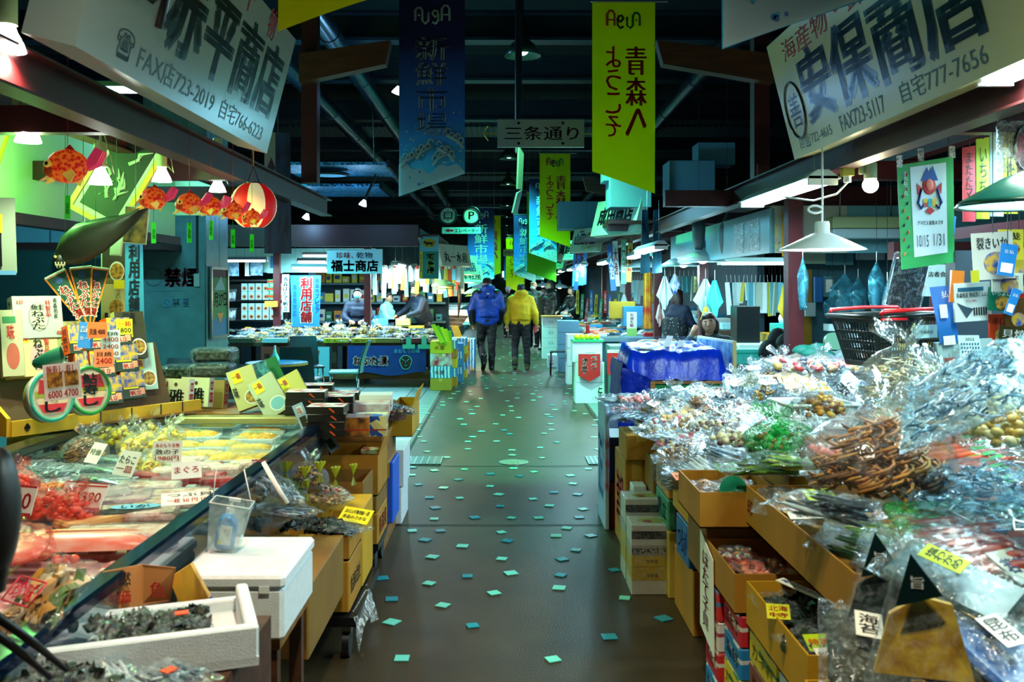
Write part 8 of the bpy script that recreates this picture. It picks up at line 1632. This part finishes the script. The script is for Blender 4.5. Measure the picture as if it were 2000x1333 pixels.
# fish counters
FSH=[mat('fish_silver','#7c98a8',.2,metal=.5,col2='#2c4858',vscale=8),mat('fish_pink','#e07860',.35),mat('fish_white','#c8dce0',.3)]
for i,(y0,y1)in enumerate(((12.3,13.15),(14.7,17.6),(18,21.5),(22.3,26.5),(27.5,32),(33,39))):
    t=thing('market_table','fish counter of the stall row, %s behind the tarpaulin table'%ORD[i],'table',(1.9,(y0+y1)/2,0),0,'fish counters');d=(y1-y0)/2;x0=-.45 if i else.05;B=MB();B.b2((x0,-d,.72),(.9,d,.78),mat('counter_steel','#7ca0a8',.3,metal=.4));B.build('tabletop',t);B=MB();B.b2((x0+.05,-d+.05,0),(.85,d-.05,.72),fl('#2c5868')if i%2 else TBW);B.build('base',t)
    if i<5:
        for k in range(12 if i<3 else 8):
            x=1.55+(k%4)*.28;y=y0+.3+(k//4)*(y1-y0-.4)/3;kk=(k*7+i*3)%5
            if i==0:x+=.45
            if kk<3:B=MB();fish(B,(0,0,.0),.5,FSH[kk],FSH[kk],.1*k);single(B,'whole_fish','whole fish on the %s fish counter, %s across in the %s row'%(ORD[i],ORD[k%4],FR[k//4]),'fish',(x,y,.80),(0,0,rr.uniform(-.6,.6)),'fish on the counters')
            else:B=MB();B.rbox((-.13,-.1,0),(.13,.1,.06),(fl('#c02028',.4),fl('#d8e4e8',.4),fl('#e09838',.4),fl('#1c8cc0',.4))[(k+i)%4],.01);B.rbox((-.11,-.08,.05),(.11,.08,.08),mat('mixed_goods_top',''),.01);single(B,'goods_tray','coloured tray of seafood on the %s fish counter, %s across in the %s row'%(ORD[i],ORD[k%4],FR[k//4]),'tray',(x,y,.785),(0,0,rr.uniform(-.2,.2)),'trays on the counters')
for i,(px,py,Y,s)in enumerate(((1234,632,14.6,'海峡'),(1190,690,13,''))):
    if s:t=thing('sign_flag','upright white sign with red kana and a green foot on the fish counter','sign',at(px,py,Y));B=MB();B.b2((-.08,0,-.2),(.08,.01,.18),PAPER);B.b2((-.08,-.002,-.2),(.08,0,-.08),fl('#90c868'));B.build('sheet',t);B=MB();B.text('年賀生鮭',(-.03,-.004,-.06),(1,0,0),.06,(0,0,1),.22,REDI,.02,vert=True);B.build('lettering',t)
for i,(x,y,m,lb)in enumerate(((1.45,15.9,'#1c68b8','orange ball and red bottle tray on the second fish counter'),)):
    B=MB();B.ell((0,0,.05),(.05,.05,.05),OR,10,8);B.cyl((-.12,0,0),(-.12,0,.2),.03,REDI);single(B,'bottle_and_fruit',lb,'condiments',(x,y-1.2+.0,.785))
carton('paper_bag','large yellow paper carrier bag on the far fish counter',at(1212,622,16.5)-V3((.2,.1,.0)),at(1212,622,16.5)+V3((.25,.1,.3)),fl('#c8a020',.6),tape=False,cat='bag')
carton('blue_crate_box','blue crate with bottles behind the second fish counter',(2.1,16.2,.9),(2.7,16.6,1.25),fl('#3c98c8',.5),tape=False,cat='crate')
for i in range(12):B=MB();B.b2((-.03,0,-.25),(.03,.01,.25),fl(('#e0c020','#28884c','#c02830','#1c60b0')[i%4],.5));B.text('大特売',(-.02,-.003,-.2),(1,0,0),.04,(0,0,1),.4,(INK,WHT,WHT,WHT)[i%4],.02,vert=True);single(B,'paper_strip','narrow coloured shop strip hanging over the far fish counters, %s from the masked people'%ORD[i],'paper strip',at(1128+i*9,590+(i%3)*8,19+i*.25),(0,.05*(i%3),0),'shop strips over the far counters')
# slanted signboards and white cartons hung high over the row
for i,(px,py,Y,sc,s,cc,lb)in enumerate(((1208,425,12.0,1.0,'成田商店',INK,'white signboard with dark kanji tilted over the row, nearest of the slanted ones'),(1147,470,16.5,.9,'山田水産',fl('#1c3c8c'),'second slanted white signboard behind the nearest one'),(1112,490,20,.9,'海鮮堂',INK,'third slanted signboard with a yellow end'),(1088,510,24,.9,'浜商',INK,'fourth slanted signboard beside the banners'),(1068,525,28,.9,'北商',INK,'fifth small slanted signboard'),(1050,535,32,.9,'港屋',INK,'sixth small slanted signboard'))):
    t=thing('shop_signboard',lb,'sign',at(px,py,Y),-1.15,'slanted signboards of the fish stalls',rx=-.25,sc=sc);B=MB();B.b2((-.55,-.05,-.24),(.55,.05,.24),mat('sign_mint','#b0ccb4',.4));B.build('sign_board',t);B=MB();B.text(s,(-.42,-.056,-.1),(1,0,0),.84,(0,0,1),.24,cc,.04);B.text('海産',(-.3,-.056,.15),(1,0,0),.2,(0,0,1),.06,REDI,.02);B.text('723-4411',(-.1,-.056,-.2),(1,0,0),.5,(0,0,1),.07,GRN,.01);B.build('lettering',t)
for i,(px,py,Y,w_,h_,d)in enumerate(((1232,372,11.5,.52,.42,.5),(1210,330,11.6,.4,.3,.4),(1352,345,12.0,.6,.42,.5),(1400,300,12.4,.5,.3,.4),(1140,420,17,.9,.5,.8))):
    p=at(px,py,Y);carton('foam_box','pale white foam box stacked high on the stall roof, %s'%['behind the mirrored yellow banner foot','upper one behind the yellow banner','beside the timber arm','outer upper one behind the beam','wide one behind the second banner'][i],p-V3((w_/2,0,h_/2)),p+V3((w_/2,d,h_/2)),mat('bluish_foam',''),tape=False,cat='foam box',group='foam boxes on the stall roof')
B=MB();B.b2((1.3,11.4,2.38),(4.6,18,2.42),REDST);o=B.build('trim_71');o['kind']='structure'
light('POINT',(1.1,10.6,2.45),14,'#88e0ff',size=.1,name='rail_light')  # fill light added over the row, it has no fixture
B=MB();B.b2((1.95,11.9,2.44),(3.4,20,2.46),mat('dark_wine',''));o=B.build('trim_73');o['kind']='structure'
t=thing('hanging_foil','two long shiny dark foil fish sheets hanging beside the slanted signboard','foil sheet',at(1272,470,11.0));B=MB();
for x in(-.07,.07):B.slab([(x-.06,0,-.4),(x+.06,0,-.38),(x+.03,0,.38),(x-.04,0,.36)],(0,.02,0),mat('foil_blue','#2c6c88',.15,metal=.6,col2='#081c28',vscale=7,stretch=(1,1,.3)))
B.build('sheet',t);B=MB();B.tube([(-.05,0,.36),(-.05,0,.6)],.004,WHT,4);B.build('cord',t)
for i,(px,py,Y)in enumerate(((1194,520,13),(1203,512,13.2),(1218,508,13.4),(1230,505,13.6),(1128,530,17),(1140,522,17.5))):
    B=MB();B.slab([(-.04,0,-.35),(.04,0,-.35),(.035,0,.3),(-.035,0,.3)],(0,.008,0),fl(('#1c60b8','#d8e8e8','#58b890','#e0c028','#1c70c8','#2c80d0')[i],.5));B.text('大漁',(-.025,-.003,-.2),(1,0,0),.05,(0,0,1),.4,WHT if i in(0,2,4,5)else REDI,.02,vert=True);single(B,'hanging_strip','narrow hanging advertising strip below the slanted signboards, %s from the camera'%ORD[i],'strip',at(px,py,Y),(0,.05*i-.1,0),'advertising strips')
t=thing('cloth_banner','blue banner with red outlined kanji hanging among the slanted signboards','banner',at(1132,510,18),-.5);B=MB();B.slab([(-.16,0,-.5),(.14,0,-.46),(.16,0,.42),(-.12,0,.46)],(0,.006,0),fl('#2c84d8',.7));B.text('佐藤',(-.1,-.004,-.2),(1,0,0),.2,(0,0,1),.45,REDI,.05,vert=True);B.build('cloth',t)
# panel at the left of the far right: dark back wall of the row
B=MB();B.b2((3.4,12.4,0),(3.5,40,2.4),PBL);o=B.build('wall_row');o['kind']='structure'
for i in range(16):B=MB();h_=.1+.05*(i%4);B.rbox((-.12,-.12,0),(.12,.12,h_),mat('c_sb%d'%(i%5),('#a8dce4','#e0e8e0','#3c88a8','#c8a030','#88c0c8')[i%5],.5),.02);single(B,'storage_box','pale box on the back shelf of the fish stall, %s along'%ORD[i],'box',(3.1,12.8+i*.4,1.0+.0*i),(0,0,.2*(i%3)),'boxes on the back shelf')
B=MB();B.b2((2.9,12.5,.94),(3.4,19.6,1.0),TBW);B.b2((2.95,12.5,0),(3.0,19.6,.94),PBL);single(B,'back_shelf','long back shelf of the fish stall','shelf')
# ================================================================ people
SKIN=mat('skin','#b8876c',.5,var=.06);HAIR=mat('hair_black','#0c0a0a',.5,bump=.4,bscale=150);HAIRB=mat('hair_brown','#281008',.45,bump=.5,bscale=120)
def capsule(B,p0,p1,r0,r1=None,m=SKIN,flat=1.0):
    r1=r0 if r1 is None else r1;p0,p1=V3(p0),V3(p1);n=5
    for i in range(n+1):
        t=i/n;r=r0+(r1-r0)*t;B.ell(p0.lerp(p1,t),(r,r*flat,r),m,12,8)
    B.cyl(p0,p1,r0*.99,m,r1=r1*.99,n=12)
def remesh(B,name,parent,m,voxel=.014,folds=0.0,seed=0,it=4):
    me=B.mesh(name);o=bpy.data.objects.new(name,me);COL.objects.link(o)
    md=o.modifiers.new('r','REMESH');md.mode='VOXEL';md.voxel_size=voxel;md.use_smooth_shade=True
    s=o.modifiers.new('s','SMOOTH');s.iterations=it;s.factor=.6
    dg=bpy.context.evaluated_depsgraph_get();m2=bpy.data.meshes.new_from_object(o.evaluated_get(dg))
    bpy.data.objects.remove(o);bpy.data.meshes.remove(me);m2.name=name
    m2.materials.clear();m2.materials.append(m);m2.polygons.foreach_set('material_index',[0]*len(m2.polygons));m2.polygons.foreach_set('use_smooth',[True]*len(m2.polygons))
    if folds:
        for v in m2.vertices:
            n=noise.noise(V3((v.co.x*9+seed,v.co.y*9,v.co.z*14)))+.5*noise.noise(V3((v.co.x*22,v.co.y*22+seed,v.co.z*30)))
            v.co+=v.normal*n*folds
    return obj(name,m2,parent)
def hand(B,wrist,d,side,curl=.5,s=1.0,up=(0,0,1)):
    d=V3(d).normalized();up=V3(up);lat=d.cross(up).normalized();nrm=lat.cross(d);w_=V3(wrist)
    capsule(B,w_,w_+d*.075*s,.026*s,.034*s,SKIN,.7)
    for k in range(4):
        b=w_+d*.085*s+lat*(k-1.5)*.019*s;l=(.062,.072,.068,.052)[k]*s;b1=b+d*l*.45-nrm*l*.25*curl;b2_=b1+(d*(1-curl)-nrm*curl).normalized()*l*.5
        capsule(B,b,b1,.0095*s,.009*s);capsule(B,b1,b2_,.009*s,.0075*s)
    t0=w_+d*.03*s+lat*side*.03*s;t1=t0+(d*.7+lat*side*.8-nrm*.3).normalized()*.035*s;capsule(B,t0,t1,.011*s,.01*s);capsule(B,t1,t1+(d-nrm*.5).normalized()*.03*s,.01*s,.008*s)
def person(name_lb,loc,rz,H=1.7,hipf=.52,la=None,ra=None,ll=None,rl=None,torso_lean=(0,0),head_turn=0,head_tilt=0,seated=False,
           top=None,topname='jacket',bottom=None,shoes=None,hair=None,hairlen=.0,hood=None,mask=None,bulk=1.0,extra=None,cap=None,coat=0.0,chair_h=.45,glasses=False,apron=None,build_legs=True,gloves=False):
    """local frame: facing -y; la/ra: (elbow, wrist) offsets from the shoulder; ll/rl: (knee, ankle) offsets from the hip"""
    t=thing('person',name_lb,'person',loc,rz);k=H/1.7
    hip=V3((0,0,(.90*k if not seated else chair_h+.08)));lean=V3((torso_lean[0],torso_lean[1],0))
    chest=hip+V3((0,0,.36*k))+lean*.7;neck=hip+V3((0,0,.53*k))+lean;head=neck+V3((head_tilt*.05,-.015+lean.y*.15,.145*k))
    shl=[neck+V3((s*.175*k,.01,-.055*k))for s in(-1,1)]
    arms=[la or((-.04,.03,-.27),(-.03,-.04,-.5)),ra or((.04,.03,-.27),(.03,-.04,-.5))]
    legs=[ll or((-.01,-.02,-.42),(-.01,.02,-.82)),rl or((.01,-.02,-.42),(.01,.02,-.82))]
    J=[]
    for s,i in((-1,0),(1,1)):
        e=shl[i]+V3(arms[i][0])*k;w_=shl[i]+V3(arms[i][1])*k;h_=hip+V3((s*.085*k,0,-.02));kn=h_+V3(legs[i][0])*k;an=h_+V3(legs[i][1])*k
        J.append((shl[i],e,w_,h_,kn,an,s))
    Rz=Matrix.Rotation(head_turn,3,'Z')@Matrix.Rotation(head_tilt,3,'Y')
    B=MB();B.ell(head,(.072*k,.09*k,.108*k),SKIN,20,14,rot=Rz);B.ell(head+Rz@V3((0,-.028,-.05))*k,(.052*k,.055*k,.055*k),SKIN,14,10,rot=Rz)
    B.ell(head+Rz@V3((0,-.096,-.015))*k,(.011*k,.018*k,.024*k),SKIN,8,6,rot=Rz)
    for s in(-1,1):B.ell(head+Rz@V3((s*.073,.005,-.01))*k,(.008*k,.018*k,.028*k),SKIN,8,6)
    B.ell(head+Rz@V3((0,-.084,-.058))*k,(.024*k,.012*k,.008*k),SKIN,8,6,rot=Rz)
    capsule(B,neck-V3((0,0,.04)),head-V3((0,-.01,.06)),.052*k,.048*k)
    capsule(B,chest+V3((0,0,.08)),hip,.12*k,.115*k,SKIN,.75);capsule(B,shl[0],shl[1],.06*k,.06*k)
    for a,e,w_,h_,kn,an,s in J:
        capsule(B,a,e,.05*k,.04*k);capsule(B,e,w_,.04*k,.026*k);d=(w_-e).normalized();hand(B,w_,d,-s,.55,k*1.02,(0,-1,.2))
        if build_legs:capsule(B,h_,kn,.085*k,.055*k);capsule(B,kn,an,.052*k,.036*k);capsule(B,an,an+V3((0,-.12*k,-.045*k)),.036*k,.03*k)
    remesh(B,'body',t,SKIN,.011 if k else.011,it=3)
    # face
    B=MB()
    for s in(-1,1):
        c_=head+Rz@V3((s*.030,-.083,.008))*k;B.ell(c_,(.013*k,.006*k,.006*k),fl('#e8e0d8'),8,6,rot=Rz);B.ell(c_+Rz@V3((0,-.005,0))*k,(.006*k,.003*k,.006*k),BLACK,8,6,rot=Rz)
        B.ell(head+Rz@V3((s*.031,-.082,.030))*k,(.018*k,.006*k,.004*k),HAIR,8,5,rot=Rz)
    B.ell(head+Rz@V3((0,-.096,-.058))*k,(.021*k,.004*k,.005*k),fl('#7c3c34'),8,5,rot=Rz);B.build('face_features',t)
    if glasses:
        B=MB()
        for s in(-1,1):B.tube([head+Rz@V3((s*.031+.02*math.cos(a),-.097,.006+.015*math.sin(a)))*k for a in[q*PI/6 for q in range(13)]],.0022,BLACK,4)
        B.build('glasses',t)
    if mask:
        B=MB();B.ell(head+Rz@V3((0,-.05,-.045))*k,(.062*k,.058*k,.045*k),fl(mask,.7),16,10,rot=Rz);B.build('face_mask',t)
    hm=hair or HAIR;B=MB();B.ell(head+Rz@V3((0,.022,.028))*k,(.083*k,.092*k,.098*k),hm,18,12,rot=Rz)
    B.ell(head+Rz@V3((0,-.03,.075))*k,(.066*k,.055*k,.042*k),hm,14,8,rot=Rz)
    if hairlen:
        for a in range(9):th=-.35+a*(PI+.7)/8;B.ell(head+Rz@V3((.075*math.cos(th),.03+.065*math.sin(th),-.02-hairlen*.4))*k,(.028*k,.028*k,(.06+hairlen*.5)*k),hm,8,8)
    if not cap:remesh(B,'hair',t,hm,.01,.003,2,2)
    else:B=MB();B.lathe([(.0,.115),(.05,.11),(.08,.08),(.09,.03),(.088,.0)],fl(cap,.8),c=tuple(head+V3((0,.01,.01))),n=20);B.build('knit_cap',t)
    # trousers and shoes
    if build_legs:
        B=MB();bm=bottom or BLACK;capsule(B,hip+V3((0,0,.06)),hip-V3((0,0,.02)),.145*k,.145*k,bm,.85)
        for a,e,w_,h_,kn,an,s in J:capsule(B,h_,kn,.105*k,.078*k,bm);capsule(B,kn,an+V3((0,0,.03)),.075*k,.062*k,bm)
        remesh(B,'trousers',t,bm,.016,.010,3,3)
        for a,e,w_,h_,kn,an,s in J:
            sm=shoes or BLACK;B=MB();ft=(an-kn).normalized();fwd=V3((0,-1,0))if abs(ft.z)>.75 else V3((0,-.75,-.6)).normalized()
            capsule(B,an+V3((0,0,.12)),an-V3((0,0,.02)),.062*k,.055*k,sm);capsule(B,an+V3((0,.02,-.035)),an+fwd*.15*k+V3((0,0,-.04)),.046*k,.04*k,sm)
            remesh(B,'shoe',t,sm,.012,.002,1,2)
    # upper clothing
    B=MB();tm=top or BLACK;b=bulk
    capsule(B,chest+V3((0,0,.05)),chest-V3((0,0,.1)),.18*k*b,.18*k*b,tm,.68);capsule(B,chest-V3((0,0,.1)),hip+V3((0,0,.08-coat)),.18*k*b,.165*k*b+coat*.12,tm,.72);capsule(B,shl[0]+V3((0,0,-.01)),shl[1]+V3((0,0,-.01)),.085*k*b,None,tm)
    capsule(B,neck-V3((0,0,.05)),neck+V3((0,0,.03)),.08*k,.065*k,tm)
    for a,e,w_,h_,kn,an,s in J:capsule(B,a,e,.078*k*b,.066*k*b,tm);capsule(B,e,w_+(e-w_).normalized()*.02,.066*k*b,.045*k*b,tm)
    for s in(0,1):capsule(B,shl[s]+V3((.05-.1*s,.01,-.06)),hip+V3(((2*s-1)*.09*k,.01,.1)),.10*k*b,.09*k*b,tm)
    remesh(B,topname,t,tm,.016,.008,5,8)
    if hood:
        B=MB()
        for a in range(10):th=a*2*PI/10;B.ell(neck+V3((.085*math.cos(th),.035+.07*math.sin(th),.05+.02*math.sin(th)))*1.0,(.055,.05,.05+.02*(math.sin(th)>0)),hood,10,8)
        B.ell(neck+V3((0,.09,.02)),(.12,.06,.08),hood,12,8)
        if b>1.2:B.ell(neck+V3((-.02,.08,.07)),(.13,.09,.08),hood,12,8)
        remesh(B,'hood',t,hood,.013,.008,8,2)
    if apron:
        B=MB();capsule(B,chest-V3((0,0,.02)),hip+V3((0,0,-.15)),.2*k*b,.205*k*b,apron,.76);capsule(B,hip+V3((0,0,-.1)),hip+V3((0,0,-.4)),.19*k*b,.2*k*b,apron,.8);remesh(B,'apron',t,apron,.016,.006,2,3)
    if extra:extra(t,locals())
    return t
BJ=mat('blue_down_jacket','#0044b8',.55,var=.25,vscale=6,bump=.7,bscale=26);YH=mat('yellow_hoodie','#dcb408',.8,var=.15,vscale=6,bump=.3,bscale=40);NAVY=mat('black_trousers','#04060a',.7)
def jx(t,L_):
    k=L_['k'];nk=L_['neck'];B=MB()
    capsule(B,L_['shl'][0]+V3((.01,.02,.02)),L_['shl'][1]+V3((-.01,.02,.02)),.095,None,BLACK)
    capsule(B,L_['shl'][1]+V3((.02,0,0)),L_['shl'][1]+V3((.05,.02,-.2)),.095,.09,BLACK)
    for i in(0,1):e=L_['J'][i][1];w_=L_['J'][i][2];capsule(B,e,w_,.092,.07,BLACK)
    remesh(B,'black_yoke',t,mat('black_nylon','#080a10',.5),.016,.006,4,3)
    B=MB();B.tube([nk+V3((.02,.175,-.08)),nk+V3((.045,.2,-.25)),nk+V3((.06,.2,-.38))],.012,BLACK,6);B.tube([nk+V3((-.12,.16,-.06)),nk+V3((-.16,.17,-.3))],.008,BLACK,6);B.build('bag_strap',t)
    B=MB();B.box(nk+V3((.0,.15,-.035)),(.05,.02,.02),WHT);B.build('logo_patch',t)
person('person in a bright blue down jacket, black trousers and cap walking away along the aisle',(-.33,17.7,0),PI+.12,1.78,ll=((.0,-.0,-.42),(.0,-.02,-.82)),rl=((.02,-.14,-.40),(.0,.22,-.72)),la=((-.10,.04,-.27),(-.06,-.10,-.5)),ra=((.12,.05,-.27),(.08,-.1,-.5)),top=BJ,topname='down_jacket',bottom=NAVY,hood=BJ,bulk=1.32,cap='#0c1018',extra=jx)
def hx(t,L_):
    w_=L_['J'][0][2];B=MB();B.box(w_+V3((.02,-.02,-.1)),(.03,.09,.13),fl('#e02838',.5));B.build('red_packet',t)
person('person in a mustard yellow hoodie, black trousers and olive boots, holding a red packet',(.32,17.75,0),PI-.05,1.66,la=((-.10,.03,-.27),(-.13,-.02,-.48)),ra=((.12,.03,-.27),(.10,.02,-.48)),ll=((-.03,.0,-.42),(-.04,.02,-.82)),rl=((.03,-.04,-.42),(.03,.06,-.80)),top=YH,topname='hoodie',bottom=NAVY,shoes=fl('#34401c',.7),hood=YH,bulk=1.22,extra=hx)
CAMO=mat('dark_pattern','#101418',.8,col2='#4c5450',vscale=26,band=(.5,.6));OLV=fl('#3c3c20',.8);DOTA=mat('flower_apron','#0c1418',.7,col2='#9cb0b0',kind='voro',vscale=26,band=(.16,.2))
person('masked person with a shaved head in a dark patterned jacket, beyond the yellow hoodie',(.78,24.5,0),-.5,1.74,top=CAMO,topname='jacket',mask='#c8d8e0',hair=SKIN)
person('masked person in an olive coat standing beside the black coated one',(1.02,23.2,0),-.8,1.6,top=OLV,topname='coat',coat=.3,mask='#d8d8d8',hairlen=.12)
person('masked person in a long black coat facing the fish counter',(1.13,22.3,0),-1.2,1.76,top=BLACK,topname='coat',coat=.35,mask='#a8a888',bulk=1.2,hairlen=.05)
person('distant person in dark clothes and a white cap at the far end of the aisle',(.12,29,0),-.3,1.6,top=BLACK,topname='jacket',cap='#b8c0c8',mask='#606870')
person('seller in black bending over the counter beyond the fish stalls',(1.78,21.9,0),-.9,1.62,torso_lean=(0,-.2),la=((-.05,-.15,-.25),(.0,-.35,-.32)),ra=((.05,-.15,-.25),(.0,-.35,-.32)),top=BLACK,topname='jumper',hairlen=.02,head_turn=-.3)
person('woman with bobbed brown hair, dark top and flowered apron standing with her back half turned',(2.52,13.6,0),2.3,1.56,torso_lean=(0,-.05),la=((-.05,-.10,-.24),(.05,-.32,-.26)),ra=((.05,-.12,-.24),(-.02,-.32,-.26)),top=fl('#0c1830',.8),topname='top',hair=HAIRB,hairlen=.14,apron=DOTA,bottom=fl('#10141c'),coat=.05)
person('seated older woman with dark wavy hair resting her head on one hand behind the tarpaulin',(2.1,9.2,0),-.2,1.6,seated=True,chair_h=.52,torso_lean=(-.05,-.12),head_tilt=-.15,head_turn=-.1,la=((-.15,-.12,-.20),(-.02,-.10,.06)),ra=((.12,-.12,-.24),(.02,-.3,-.3)),ll=((-.03,-.30,-.02),(-.03,-.26,-.44)),rl=((.05,-.30,-.02),(.05,-.26,-.44)),top=mat('dark_dotted','#0c1418',.8,col2='#384850',vscale=60),topname='cardigan',hair=HAIRB,hairlen=.05)
t=thing('stool','low stool under the seated woman','stool',(2.1,9.25,0));B=MB();B.cyl((0,0,.42),(0,0,.46),.17,TBW,n=18);B.build('seat',t);B=MB();B.cyl((0,0,0),(0,0,.42),.05,STEEL);B.build('leg',t)
person('masked seller with glasses and navy jacket working behind the corner counter',(-2.62,16.5,0),.1,1.58,torso_lean=(0,-.12),la=((-.08,-.1,-.24),(.05,-.3,-.3)),ra=((.08,-.1,-.24),(-.05,-.3,-.3)),top=fl('#0c1830',.7),topname='jacket',mask='#58c8e0',glasses=True)
person('seller in a pale grey top half hidden behind the red booth post',(-2.2,17.3,0),1.3,1.5,top=fl('#6ca8a0',.7),topname='top',la=((-.05,-.1,-.24),(.0,-.3,-.3)))
person('masked seller in dark clothes leaning over the boxes deeper in the booth',(-1.5,17.55,0),-.9,1.66,torso_lean=(0,-.18),la=((-.08,-.15,-.22),(.0,-.38,-.3)),ra=((.08,-.15,-.22),(.0,-.38,-.3)),top=fl('#101c30',.7),topname='jumper',mask='#a8a878')
# strings from which the light things hang
B=MB();B.cyl((0,0,0),(0,0,1),.002,fl('#20242a'),n=4);CORD=B.mesh('cord')
bpy.context.view_layer.update()
for o in[o for o in SC.objects if o.parent is None and o.name.split('.')[0]in('cloth_banner','shop_signboard','hanging_packet','hanging_strip','hanging_cloth','hanging_foil','pennant','paper_strip','photo_card','dried_salmon','clipboard','menu_sheet','poster','notice_card','hanging_bag','leaflet')]:
    if any(c.name.startswith('hanging_rod')for c in o.children):continue
    ms=([o]if o.type=='MESH' else[])+[c for c in o.children if c.type=='MESH']
    pts=[m.matrix_world@V3(k)for m in ms for k in m.bound_box]
    z=max(p.z for p in pts)
    if z<1.45 or o.location.y<4.3 and z<1.7:continue
    x=sum(p.x for p in pts)/len(pts);y=sum(p.y for p in pts)/len(pts);top=2.44 if z<2.35 else 5.4
    if top-z>.02:
        c=obj('cord',CORD,o);c.matrix_parent_inverse=Matrix.Identity(4);c.matrix_basis=o.matrix_world.inverted()@Matrix.Translation((x,y,z-.01))@Matrix.Diagonal((1,1,top-z+.01,1))
